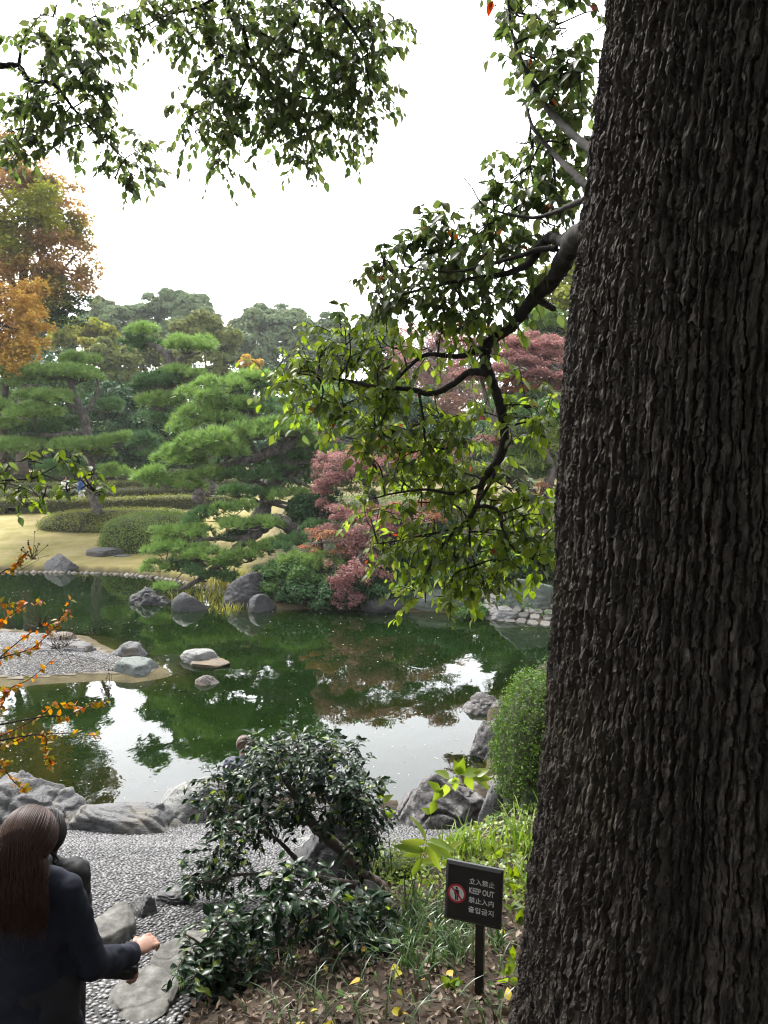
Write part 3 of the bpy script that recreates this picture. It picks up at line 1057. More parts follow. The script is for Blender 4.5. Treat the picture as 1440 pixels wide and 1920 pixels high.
def broad_tree(name, label, cat, px, py, wpx, hpx, depth, mat, n, size, seed, lobes=26, lr=.34, deep=.8, trunk=True, squash=.8, group=None, base=None):
    r = np.random.default_rng(seed)
    c = P(px, py, depth)
    rad = np.array([wpx / 2 / F * dm(depth), wpx / 2 / F * dm(depth) * deep, hpx / 2 / F * dm(depth)])
    gz_ = Z(c[0], c[1]) if base is None else base
    root = thing(name, label, cat, (c[0], c[1], gz_), group)
    lc, lrad = lobes_of(c, rad, lobes, r, lr)
    V, Fc = crown_cloud(lc, lrad, n, r, size, squash)
    link('crown', mesh_np('crown', V, Fc, False), ML[mat], root)
    tree_trunk('trunk', (c[0], c[1], gz_), c + [0, 0, -.1 * rad[2]], max(.12, rad[0] * .07), lc, r, root, M_FARBARK)
    return root


gB = 'trees behind the garden'
T = broad_tree
T('domed_tree', 'rounded bluish green treetop at left of the skyline gap', 'tree', 330, 610, 175, 130, 105, 'dome', 44200, .32, 201, 132, .19, group=gB)
T('domed_tree', 'smaller rounded treetop just left of the left dome', 'tree', 205, 620, 130, 120, 100, 'dome', 27200, .32, 202, 99, .19, group=gB)
T('domed_tree', 'broad dome-shaped green tree under the open sky', 'tree', 512, 650, 172, 165, 108, 'dome', 51000, .32, 203, 154, .19, group=gB)
T('domed_tree', 'rounded green tree right of the broad dome', 'tree', 605, 650, 120, 120, 112, 'dome', 27200, .32, 204, 99, .19, group=gB)
T('background_tree', 'dull green treetop behind the branch leaves in the middle', 'tree', 700, 660, 140, 120, 95, 'dome', 14000, .42, 205, 40, .28, group=gB)
T('background_tree', 'olive green tree behind the tall pine crown', 'tree', 375, 680, 150, 190, 72, 'olive', 16000, .3, 206, 40, .26, group=gB)
T('background_tree', 'yellow-green tree behind the left pine', 'tree', 160, 655, 130, 120, 76, 'yellow', 12000, .3, 207, 34, .28, group=gB)
T('background_tree', 'yellowish tree between the left pine and the tall pine', 'tree', 205, 690, 110, 110, 68, 'olive', 10000, .28, 208, 30, .28, group=gB)
T('background_tree', 'dark evergreen behind the yellow-green tree', 'tree', 95, 640, 90, 150, 82, 'dark', 12000, .3, 209, 30, .28, group=gB)
T('background_tree', 'small orange-red tree below the broad dome', 'tree', 472, 690, 56, 46, 66, 'orange', 5000, .2, 210, 18, .3, group=gB)
T('background_tree', 'dark green tree at the foot of the broad dome', 'tree', 480, 740, 170, 130, 80, 'dark', 12000, .3, 211, 34, .28, group=gB)
T('background_tree', 'mid green tree behind the main pine top', 'tree', 590, 760, 150, 130, 74, 'mid', 13000, .3, 212, 34, .28, group=gB)
T('background_tree', 'dark tree in the gap between the two left pines', 'tree', 225, 790, 130, 170, 56, 'dark', 14000, .22, 213, 34, .28, group=gB)
T('background_tree', 'dark green tree filling the gap under the tall pine', 'tree', 300, 820, 130, 150, 54, 'dark', 13000, .22, 214, 34, .28, group=gB)
T('background_tree', 'shady tree at the left edge behind the left pine', 'tree', 20, 790, 140, 190, 58, 'mid', 13000, .24, 215, 34, .28, group=gB)
T('background_tree', 'olive shrub-like tree low behind the left pine trunk', 'tree', 130, 840, 130, 90, 60, 'dark', 9000, .22, 216, 28, .28, group=gB)
T('background_tree', 'bright green tree seen just left of the big trunk', 'tree', 1060, 580, 150, 180, 44, 'yellow', 12000, .2, 217, 36, .28, group=gB)
T('background_tree', 'dense green tree behind the upper red maple', 'tree', 1000, 690, 130, 170, 52, 'mid', 12000, .24, 218, 44, .26, group=gB)
T('background_tree', 'dark green tree behind the middle of the branch', 'tree', 730, 800, 190, 150, 70, 'dark', 18000, .28, 219, 44, .26, group=gB)
T('background_tree', 'green tree behind the twisted maple trunks', 'tree', 975, 830, 170, 170, 42, 'mid', 15000, .19, 220, 44, .26, group=gB)
T('background_tree', 'shaded tree behind the big trunk at the right', 'tree', 1120, 800, 220, 260, 40, 'mid', 14000, .2, 221, 40, .26, group=gB)
T('background_tree', 'dark tree low behind the main pine', 'tree', 560, 860, 170, 130, 50, 'dark', 13000, .22, 222, 36, .28, group=gB)


T('background_tree', 'pale olive tree filling the view below the left dome', 'tree', 290, 700, 210, 130, 82, 'olive', 16000, .3, 224, 40, .28, group=gB)
T('background_tree', 'dull green tree behind the top of the left pine', 'tree', 110, 760, 200, 160, 66, 'mid', 16000, .26, 225, 40, .28, group=gB)
T('background_tree', 'wide olive tree far behind the distant pinkish maple', 'tree', 810, 765, 280, 140, 88, 'olive', 18000, .3, 226, 44, .28, group=gB)
T('background_tree', 'dark tree low behind the twisted maple', 'tree', 870, 850, 240, 110, 62, 'dark', 14000, .24, 227, 40, .28, group=gB)


# ------------------------------------------------------------------ trees with layered sheets of leaves
def sheet_tree(name, label, cat, pads, trunks, mat, size, seed, dens=1.0, group=None, base=None, lay=.35, leafs=None, trunk_mat=None, deep=.8):
    """pads: (px, py, wpx, hpx, depth[, material]); trunks: polylines of (px, py, depth, radius)"""
    r = np.random.default_rng(seed)
    b0 = base if base is not None else P(*trunks[0][0][:3])
    root = thing(name, label, cat, b0, group)
    tm = MB()
    allp = []
    for pl in trunks:
        q = curve([[*P(*p[:3]), p[3]] for p in pl], 8 * len(pl))
        allp.append(q)
        tm.tube(q[:, :3], q[:, 3] * (1 + .12 * r.normal(size=len(q))), 8)
    ap = np.vstack(allp)
    br = MB()
    groups = {}
    for p in pads:
        px, py, wp_, hp, dp = p[:5]
        mt = p[5] if len(p) > 5 else mat
        c = P(px, py, dp)
        rx, rz = wp_ * 1.2 / 2 / F * dm(dp), hp * 1.15 / 2 / F * dm(dp)
        ry = rx * deep
        # several thin drooping sheets make one pad
        ns = max(6, int(10 * rx))
        area = rx * ry * 4
        n = int(area * dens * 900 / (size / .06) ** 2)
        sc = c + r.uniform(-1, 1, (ns, 3)) * [rx * .7, ry * .7, rz * .9]
        k = r.integers(0, ns, n)
        a = r.uniform(0, 2 * math.pi, n)
        q = np.sqrt(r.random(n)) * r.uniform(.22, .46, ns)[k]
        dx, dy = np.cos(a) * q * rx, np.sin(a) * q * ry
        rel = np.hypot(dx / rx, dy / ry)
        pos = sc[k] + np.stack([dx, dy, -rel ** 2 * rz * 1.6 + r.normal(0, rz * lay * .4, n) + .2 * rz * noise(np.stack([dx * 3, dy * 3, k * 3.0], -1), 7)], -1)
        nrm = unit(np.stack([dx / rx * .6, dy / ry * .6, np.ones(n)], -1) + r.normal(0, .5, (n, 3)))
        g = unit(np.cross(nrm, rand_dirs(n, r)))
        groups.setdefault(mt, []).append(scatter(*(leafs or QUAD), pos, frames(g, nrm), size * r.uniform(.7, 1.3, n)))
        near = ap[np.argmin(np.linalg.norm(ap[:, :3] - c - [0, 0, rz], axis=1))]
        for s in sc[: min(ns, 6)]:
            st = near[:3]
            br.tube(curve([st, (st + s) / 2 + [0, 0, -.1 * rz] + r.normal(0, .05, 3), s], 7), np.linspace(max(.012, min(near[3] * .5, .06)), .008, 7), 5, False)
    tm.build('trunk', trunk_mat or M_FARBARK, root)
    br.build('branches', trunk_mat or M_FARBARK, root)['kind'] = 'stuff'
    for mt, parts in groups.items():
        b = MB()
        for V, Fc in parts:
            b.add(V, Fc)
        b.build('crown', ML[mt], root, False)
    return root


ST = sheet_tree
MAPLEAF = (np.array([[0, 0, 0], [.5, .35, .05], [.18, .42, 0], [0, 1, -.1], [-.18, .42, 0], [-.5, .35, .05]]), [np.array([[0, 1, 2, 4], [0, 2, 4, 5]]), np.array([[2, 3, 4]])])
ST('autumn_tree', 'tall thinning autumn tree rising at the left edge', 'tree',
   [(40, 330, 130, 50, 44), (95, 365, 120, 50, 45), (55, 400, 150, 60, 43, 'yellow'), (120, 420, 100, 50, 45), (20, 440, 120, 70, 43, 'yellow'), (90, 465, 150, 60, 44),
    (130, 505, 100, 60, 44), (50, 520, 130, 60, 44), (100, 545, 120, 50, 45, 'olive'), (0, 390, 90, 90, 43, 'yellow'), (10, 280, 90, 60, 45), (-40, 460, 150, 120, 44), (-40, 340, 130, 110, 44), (140, 450, 70, 40, 45), (110, 580, 110, 40, 46, 'dark')],
   [[(40, 890, 46, .4), (45, 700, 46, .33), (40, 560, 45, .25), (55, 420, 45, .14), (45, 300, 45, .05)], [(42, 620, 45, .2), (90, 540, 45, .12), (140, 480, 45, .04)], [(40, 560, 45, .2), (-20, 460, 44, .1), (-60, 380, 44, .04)]],
   'autumn', .14, 301, 1.5, lay=.45)
ST('autumn_tree', 'orange-yellow tree crowding the left edge under the tall autumn tree', 'tree',
   [(15, 545, 110, 50, 40), (30, 590, 110, 50, 40), (0, 620, 120, 60, 39), (40, 640, 80, 50, 40), (15, 670, 110, 50, 40), (-50, 600, 120, 120, 40)],
   [[(5, 900, 41, .25), (8, 760, 41, .2), (15, 640, 40, .12), (10, 540, 40, .05)]], 'orange', .13, 302, 1.6, lay=.5)

# ------------------------------------------------------------------ pines
def tuft(nn, r, spread=.55):
    V, T = [], []
    for k in range(nn):
        d = unit(np.array([r.normal(0, spread), r.normal(0, spread), r.uniform(.5, 1)]))
        s = unit(np.cross(d, r.normal(size=3)))
        L_ = r.uniform(.75, 1.1)
        n = len(V)
        V += [s * .07, -s * .07, d * L_]
        T.append((n, n + 1, n + 2))
    return np.array(V), [np.array(T)]


_tr = np.random.default_rng(77)
TUFTS = [tuft(12, _tr, .5) for _ in range(5)]


def pine(name, label, pads, trunks, seed, mat='pine', nl=.27, dens=1.0, group='pines of the garden', deep=.75, sp=.155, limbs=True):
    r = np.random.default_rng(seed)
    root = thing(name, label, 'pine tree', P(*trunks[0][0][:3]), group)
    allp = []
    for k, pl in enumerate(trunks):
        q = curve([[*P(*p[:3]), p[3]] for p in pl], 8 * len(pl))
        q[:, :3] += .25 * q[:, 3:4] * r.normal(size=(len(q), 3)) * .5
        allp.append(q)
        b = MB()
        b.tube(q[:, :3], q[:, 3] * (1 + .10 * r.normal(size=len(q))), 9)
        b.build('trunk' if k == 0 else 'limb', M_PINEBARK, root)
    ap = np.vstack(allp)
    for p in pads:
        px, py, wp_, hp, dp = p[:5]
        mt = p[5] if len(p) > 5 else mat
        c = P(px, py, dp)
        rx, rz = wp_ * 1.05 / 2 / F * dm(dp), hp * 1.2 / 2 / F * dm(dp)
        ry = rx * deep if wp_ > hp * 1.3 else rx
        # cushions along the pad
        nc = int(np.clip(rx * ry * 7, 4, 16))
        a = r.uniform(0, 2 * math.pi, nc)
        q = np.sqrt(r.random(nc)) * .72
        cc = np.stack([np.cos(a) * q * rx, np.sin(a) * q * ry, rz * (.1 - .55 * q ** 2) + r.normal(0, rz * .14, nc)], -1)
        cr = r.uniform(.32, .5, nc) * min(rx, 1.3)
        ch = np.minimum(cr * .62, rz * .9)
        pos, dirs = [], []
        for k in range(nc):
            n = int(dens * 2 * math.pi * cr[k] ** 2 / sp ** 2 * .62) + 8
            d = rand_dirs(n, r)
            d[:, 2] = np.abs(d[:, 2]) * 1.1 - .12
            d = unit(d)
            s = np.stack([d[:, 0] * cr[k], d[:, 1] * cr[k], d[:, 2] * ch[k]], -1) * r.uniform(.72, 1.0, n)[:, None]
            pos.append(cc[k] + s)
            dirs.append(unit(d * [.8, .8, .5] + [0, 0, .55] + r.normal(0, .22, (n, 3))))
        pos, dirs = np.vstack(pos) + c, np.vstack(dirs)
        b = MB()
        tk = r.integers(0, len(TUFTS), len(pos))
        for k in range(len(TUFTS)):
            m_ = tk == k
            if m_.any():
                # tuft axis is local +Z
                z = dirs[m_]
                x = unit(np.cross(z, rand_dirs(m_.sum(), r)))
                R = np.stack([x, np.cross(z, x), z], -1)
                V, Fc = scatter(*TUFTS[k], pos[m_], R, nl * r.uniform(.75, 1.2, m_.sum()))
                b.add(V, Fc)
        b.build('needle_pad', ML[mt], root, False)
        # twigs under the pad, and the branch that carries it
        b = MB()
        near = ap[np.argmin(np.linalg.norm((ap[:, :3] - c) * [1, .6, 1.2] + [0, 0, rz], axis=1))]
        st = near[:3]
        hub = c + [0, 0, -rz * .45]
        br_r = float(np.clip(near[3] * .5, .02, .09))
        b.tube(curve([st, (st * .55 + hub * .45) + r.normal(0, .10, 3) + [0, 0, .08], hub], 9), np.linspace(br_r, br_r * .5, 9), 6, False)
        for k in range(nc):
            e = c + cc[k] + [0, 0, ch[k] * .1]
            b.tube(curve([hub, (hub + e) / 2 + r.normal(0, .05, 3) - [0, 0, .03], e], 6), np.linspace(br_r * .5, .008, 6), 5, False)
        b.build('branch', M_PINEBARK, root)
    return root


pine('pine_tree', 'left pine with a leaning trunk growing out of the clipped hedge',
     [(160, 676, 86, 34, 41), (105, 700, 150, 40, 40.5), (150, 706, 100, 38, 41), (40, 706, 110, 34, 40), (25, 722, 70, 26, 40), (75, 745, 110, 36, 39.5), (65, 775, 120, 44, 39.5), (25, 800, 90, 44, 40), (80, 808, 110, 34, 41, 'pine_dark'),
      (125, 795, 80, 44, 42, 'pine_dark'), (205, 760, 80, 40, 42.5, 'pine_dark'), (30, 838, 130, 48, 40), (150, 838, 110, 38, 40), (225, 825, 80, 28, 41), (185, 850, 80, 24, 41), (120, 880, 110, 36, 42, 'pine_dark'), (215, 890, 80, 30, 42), (-30, 760, 100, 60, 40)],
     [[(188, 990, 41, .27), (178, 940, 41, .25), (170, 880, 41, .21), (163, 800, 41, .2), (142, 750, 41, .18), (134, 712, 41, .14), (150, 690, 41, .06)],
      [(150, 770, 41, .13), (105, 735, 40.5, .09), (60, 722, 40, .05)], [(163, 810, 41, .12), (100, 815, 40.5, .09), (40, 812, 40, .05)], [(165, 770, 41, .12), (185, 730, 41, .08), (180, 705, 41, .04)]], 401)
pine('pine_tree', 'tall dark pine with a flat crown behind the main pine',
     [(268, 622, 84, 36, 38.5), (250, 640, 60, 40, 38.5, 'pine_dark'), (280, 650, 70, 26, 39.0, 'pine_dark'), (348, 652, 110, 42, 38.5), (385, 655, 50, 26, 38.0), (300, 716, 120, 44, 38.0, 'pine_dark'), (345, 703, 100, 42, 37.5), (262, 728, 60, 44, 38.5, 'pine_dark'),
      (300, 758, 100, 34, 37.5), (330, 745, 80, 34, 37.5), (290, 785, 70, 34, 38.5, 'pine_dark'), (350, 780, 80, 34, 37.5, 'pine_dark'), (265, 830, 90, 60, 39.5, 'pine_dark'), (310, 850, 90, 50, 39.5, 'pine_dark')],
     [[(395, 925, 38.0, .32), (385, 860, 38.0, .29), (350, 780, 38.5, .25), (320, 700, 38.5, .22), (317, 670, 38.5, .2), (300, 655, 38.5, .14), (270, 640, 38.5, .06)], [(316, 690, 38.5, .14), (345, 670, 38.5, .1), (375, 662, 38.5, .04)]], 402)
pine('pine_tree', 'main pine with broad layered pads over the round azalea',
     [(470, 714, 110, 40, 31), (420, 724, 110, 40, 30.5), (375, 744, 80, 36, 30), (500, 735, 90, 30, 31, 'pine_dark'), (440, 765, 150, 36, 31), (370, 778, 90, 38, 30), (420, 790, 110, 30, 30.5), (345, 800, 70, 36, 30), (490, 775, 90, 30, 31.5, 'pine_dark'),
      (530, 805, 130, 46, 30), (470, 812, 140, 44, 29.5), (400, 832, 140, 44, 29), (345, 845, 90, 44, 29), (430, 850, 130, 36, 29), (320, 862, 70, 36, 29), (370, 865, 90, 36, 28.5), (285, 893, 90, 50, 28.5), (325, 903, 90, 44, 28.5), (360, 915, 60, 30, 28.5), (400, 892, 90, 30, 29), (470, 896, 110, 34, 29.5, 'pine_dark'),
      (560, 830, 80, 40, 30.5), (600, 850, 80, 44, 31, 'pine_dark'), (540, 862, 120, 34, 31, 'pine_dark'), (540, 880, 100, 40, 31.5, 'pine_dark'), (545, 932, 76, 50, 29), (500, 930, 90, 40, 30, 'pine_dark'), (440, 925, 80, 24, 30.5, 'pine_dark'), (600, 905, 90, 60, 31.5, 'pine_dark'), (620, 955, 100, 50, 30, 'pine_dark'), (590, 740, 90, 40, 33), (610, 800, 90, 40, 33, 'pine_dark'), (640, 845, 80, 40, 32)],
     [[(455, 1000, 31, .3), (490, 960, 31, .28), (510, 905, 31, .26), (545, 868, 31, .24), (530, 820, 31, .2), (480, 790, 31, .18), (450, 760, 31, .15), (455, 725, 31, .07)],
      [(545, 868, 31, .2), (520, 845, 30.5, .2), (480, 856, 30, .18), (430, 872, 29.5, .13), (370, 880, 29, .07)],
      [(480, 795, 31, .16), (440, 790, 30.5, .1), (390, 785, 30, .05)], [(525, 850, 30.5, .16), (560, 820, 30.5, .12), (600, 810, 31, .05)]], 403)
pine('pine_tree', 'second pine whose bare foot shows right of the hedge',
     [(395, 745, 70, 30, 36, 'pine_dark'), (340, 815, 60, 36, 36, 'pine_dark'), (410, 880, 70, 26, 35, 'pine_dark'), (520, 760, 90, 40, 36, 'pine_dark')],
     [[(374, 945, 36, .26), (372, 915, 36, .22), (380, 870, 36, .2), (400, 800, 36, .16), (420, 740, 36, .08)]], 404)
pine('pine_tree', 'low pine leaning out over the pond with its tip near the water',
     [(440, 958, 110, 34, 27), (385, 968, 90, 34, 27, 'pine_dark'), (470, 984, 110, 32, 26.5), (425, 985, 90, 30, 26.5), (370, 998, 80, 30, 26.5), (305, 1002, 70, 44, 26.5), (330, 1026, 90, 36, 26), (300, 1032, 70, 40, 26.2), (385, 1038, 120, 34, 26), (300, 1062, 70, 36, 26), (340, 1068, 90, 30, 26, 'pine_dark'),
      (425, 1062, 90, 30, 25.8), (470, 1040, 100, 44, 26), (500, 1020, 90, 36, 26.5), (420, 1082, 70, 24, 25.6, 'pine_dark'), (372, 1078, 70, 34, 25.2, 'pine_dark'), (320, 1100, 54, 30, 24.6), (440, 1008, 70, 24, 27, 'pine_dark')],
     [[(560, 1010, 27.5, .24), (520, 975, 27.2, .22), (480, 1000, 26.8, .18), (430, 1040, 26.2, .14), (390, 1075, 25.6, .1), (350, 1100, 25, .06), (325, 1107, 24.6, .03)],
      [(470, 1010, 26.8, .11), (400, 1010, 26.6, .07), (350, 1016, 26.4, .035)], [(500, 985, 27, .12), (440, 975, 27, .07), (400, 972, 27, .03)], [(420, 1050, 26, .08), (350, 1050, 26, .05), (310, 1055, 26, .025)]], 405, nl=.22, sp=.135)
pine('pine_tree', 'pine pads showing between the upper maple and the trunk',
     [(1030, 596, 90, 34, 43), (1000, 612, 80, 34, 43), (1060, 612, 80, 34, 43), (1020, 640, 120, 34, 44, 'pine_dark'), (975, 640, 70, 30, 44)],
     [[(1060, 900, 44, .3), (1050, 760, 44, .25), (1040, 660, 44, .2), (1030, 610, 44, .1)]], 406)
pine('pine_tree', 'low dark green pine spreading under the hanging red maple',
     [(560, 1050, 110, 50, 24.5), (600, 1066, 110, 50, 24), (650, 1050, 110, 50, 24.5, 'pine_dark'), (580, 1090, 110, 44, 23.6, 'pine_dark'), (640, 1090, 120, 44, 23.6, 'pine_dark'), (540, 1020, 90, 44, 25.5, 'pine_dark'), (590, 990, 90, 44, 26, 'pine_dark'), (520, 1075, 80, 40, 24.5, 'pine_dark')],
     [[(640, 1110, 24.6, .2), (620, 1080, 24.6, .17), (580, 1060, 24.6, .12), (550, 1050, 24.5, .05)]], 407, nl=.22)

# ------------------------------------------------------------------ maples
gM = 'maples on the far bank'
ST('maple_tree', 'large maple with broad pink-red layers behind the branch', 'maple tree',
   [(1000, 640, 110, 30, 31), (950, 655, 120, 34, 31), (1040, 650, 80, 36, 31), (990, 675, 120, 34, 30.5), (1030, 690, 100, 34, 30.5), (950, 692, 120, 32, 30), (1010, 708, 120, 30, 30), (900, 700, 90, 40, 31), (960, 715, 90, 24, 30, 'maple_orange'),
    (890, 650, 80, 40, 32), (1050, 715, 70, 34, 30.5, 'maple_orange'),
    (900, 620, 90, 30, 32, 'maple_orange'), (890, 690, 80, 40, 31)],
   [[(1005, 985, 30, .24), (990, 930, 30, .22), (945, 880, 30, .2), (930, 820, 30.5, .18), (940, 750, 31, .14), (960, 690, 31, .07)], [(930, 815, 30.5, .12), (910, 740, 31, .08), (895, 680, 31.5, .04)], [(940, 750, 31, .1), (1000, 700, 31, .06), (1040, 660, 31, .03)]],
   'maple_red', .075, 501, 1.5, gM, leafs=MAPLEAF)
ST('maple_tree', 'distant pinkish maple seen through the hanging branch', 'maple tree',
   [(800, 640, 110, 46, 78), (850, 660, 100, 40, 78), (780, 668, 90, 34, 77), (840, 630, 80, 40, 79, 'maple_orange'), (760, 690, 90, 34, 77), (700, 740, 90, 44, 76), (680, 780, 80, 40, 76), (760, 740, 90, 40, 76, 'maple_orange'), (830, 700, 100, 40, 77), (800, 770, 120, 50, 76, 'maple_orange'), (860, 760, 90, 50, 76)],
   [[(790, 870, 78, .4), (785, 800, 78, .35), (800, 720, 78, .2), (810, 650, 78, .08)]], 'maple_red', .17, 505, 1.3, gM, leafs=MAPLEAF)
ST('maple_tree', 'maple with green and faded pink leaves and twisted grey trunks', 'maple tree',
   [(720, 850, 110, 50, 28.5, 'maple_orange'), (830, 850, 120, 40, 28.5), (960, 820, 120, 60, 29, 'maple_green'), (1030, 830, 90, 60, 29, 'maple_green'), (850, 880, 140, 44, 28, 'maple_green'), (1035, 915, 70, 24, 27.5, 'maple_orange'), (940, 830, 90, 30, 29),
    (760, 900, 120, 44, 28, 'maple_green'), (980, 880, 120, 40, 28, 'maple_green'), (600, 820, 70, 24, 31), (690, 805, 90, 30, 30, 'maple_green')],
   [[(1025, 990, 28, .2), (1020, 930, 28, .17), (1035, 880, 28.3, .14), (1010, 830, 28.6, .1), (970, 800, 29, .05)], [(1012, 985, 28, .17), (1000, 930, 28, .15), (960, 885, 28.2, .12), (900, 870, 28.4, .08), (830, 860, 28.5, .04)], [(1045, 985, 28, .13), (1050, 930, 28, .11), (1045, 850, 28.3, .07)]],
   'maple_red', .075, 502, 1.3, gM, leafs=MAPLEAF)
ST('maple_tree', 'small red maple arching over the dark pine', 'maple tree',
   [(650, 868, 120, 44, 27), (615, 888, 80, 44, 26.5), (700, 860, 80, 40, 27.3), (590, 930, 50, 40, 26.2), (640, 895, 80, 30, 26.7), (605, 915, 50, 34, 26.3), (680, 880, 80, 34, 27.2, 'maple_orange'), (665, 905, 90, 36, 27, 'maple_green')],
   [[(690, 990, 27.6, .16), (700, 940, 27.6, .14), (680, 900, 27.4, .1), (640, 880, 27, .05), (610, 890, 26.5, .02)]], 'maple_red', .065, 503, 1.0, gM, leafs=MAPLEAF)
ST('maple_tree', 'low crimson maple hanging down to the pond', 'maple tree',
   [(660, 970, 120, 40, 25), (700, 980, 120, 46, 25), (745, 975, 100, 60, 25.5), (640, 985, 80, 34, 24.6), (690, 1000, 120, 44, 24.6), (770, 1000, 90, 60, 25.3), (730, 1010, 90, 50, 24.8), (800, 960, 80, 50, 26, 'maple_orange'), (670, 1030, 80, 44, 24.1), (605, 1008, 60, 30, 24.2, 'maple_orange'), (650, 1022, 70, 26, 24.2, 'maple_orange'), (580, 1022, 40, 18, 24, 'maple_orange'), (680, 1050, 70, 50, 23.8), (660, 1075, 66, 50, 22.5), (675, 1100, 60, 40, 22.4), (630, 1080, 50, 50, 22.4), (655, 1095, 60, 50, 22.3),
    (640, 1100, 44, 44, 22.2), (652, 1122, 46, 28, 22.1), (632, 1124, 26, 26, 22.1), (700, 1060, 70, 40, 22.8), (690, 1090, 60, 40, 23.6, 'maple_green'), (720, 1030, 90, 30, 24.2, 'maple_green'), (720, 955, 80, 30, 25.6, 'maple_orange')],
   [[(770, 1090, 25, .16), (750, 1040, 25, .13), (720, 1005, 24.8, .1), (690, 1020, 24.3, .07), (665, 1060, 22.8, .04), (645, 1110, 22.2, .015)], [(750, 1040, 25, .1), (720, 985, 25, .07), (660, 978, 25, .03)], [(715, 1005, 24.8, .06), (650, 1016, 24.3, .03), (590, 1018, 24, .015)]],
   'maple_red', .065, 504, 1.0, gM, leafs=MAPLEAF)


# ------------------------------------------------------------------ clipped hedges and mounds
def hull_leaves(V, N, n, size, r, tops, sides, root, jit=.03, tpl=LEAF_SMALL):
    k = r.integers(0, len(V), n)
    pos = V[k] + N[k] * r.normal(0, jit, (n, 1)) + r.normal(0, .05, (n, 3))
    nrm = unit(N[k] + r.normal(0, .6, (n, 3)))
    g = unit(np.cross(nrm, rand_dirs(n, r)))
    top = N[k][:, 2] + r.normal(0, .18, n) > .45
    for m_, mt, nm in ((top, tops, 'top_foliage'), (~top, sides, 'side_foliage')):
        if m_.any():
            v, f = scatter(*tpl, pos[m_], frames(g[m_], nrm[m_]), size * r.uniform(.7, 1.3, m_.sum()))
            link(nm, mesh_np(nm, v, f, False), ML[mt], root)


M_CORE = ramp_mat('hedge_core', [(.3, (.015, .02, .008)), (.7, (.035, .04, .015))], 8, 4, .95, .5, 20)


def mound(name, label, cat, px, py, wpx, depth, hpx, dpt, seed, tops, sides, n, size, group=None, e=.45, notch=None, jit=.03, tpl=LEAF_SMALL):
    """a clipped mound; px, py is the middle of its foot on the near side"""
    r = np.random.default_rng(seed)
    b = P(px, py, depth)
    rx, h, ry = wpx / 2 / F * dm(depth), hpx / F * dm(depth), dpt / 2
    c = np.array([b[0], b[1] + ry, b[2]])
    V0, Fc = ico(5)
    s = np.sign(V0) * np.abs(V0) ** e
    s = s / np.maximum(np.linalg.norm(s, axis=1, keepdims=True), 1e-6)
    rad = 1 / (np.abs(s[:, 0]) ** 2.4 + np.abs(s[:, 1]) ** 2.4 + np.abs(s[:, 2]) ** 3) ** (1 / 2.6)
    p = s * rad[:, None] * [rx, ry, h]
    p *= (1 + .05 * fbm(s * 3, seed, 3))[:, None]
    p[:, 2] = np.maximum(p[:, 2], -.25)
    if notch is not None:
        nx, nr = notch
        dd = np.hypot(p[:, 0] - nx * rx, p[:, 1] + ry * .75)
        p[:, 2] *= 1 - .75 * sstep(nr, nr * .4, dd)
    root = thing(name, label, cat, c, group)
    nrm = unit(p / np.array([rx, ry, h]) ** 2)
    link('body', mesh_np('body', p * .97 + c, [Fc], True), M_CORE, root)
    m_ = p[:, 2] > -.1
    # area weights
    fa = p[Fc]
    ar = np.linalg.norm(np.cross(fa[:, 1] - fa[:, 0], fa[:, 2] - fa[:, 0]), axis=1)
    ok = fa[:, :, 2].mean(1) > -.1
    w = ar * ok
    k = r.choice(len(Fc), n, p=w / w.sum())
    u = r.dirichlet([1, 1, 1], n)
    pos = np.einsum('nk,nkj->nj', u, fa[k])
    N = np.einsum('nk,nkj->nj', u, nrm[Fc[k]])
    hull_leaves(pos + c, unit(N), n, size, r, tops, sides, root, jit, tpl)
    return root


mound('azalea_mound', 'rounded clipped green azalea mound above the blue-grey rock', 'clipped shrub', 262, 1036, 204, 34.5, 66, 4.2, 601, 'azalea', 'azalea', 16000, .075, 'clipped mounds on the lawn')
mound('azalea_mound', 'long flat clipped hedge with the left pine growing from it', 'clipped shrub', 205, 1004, 330, 39.5, 44, 3.4, 602, 'hedge_top', 'hedge_side', 20000, .075, 'clipped mounds on the lawn', notch=(-.1, 1.0))


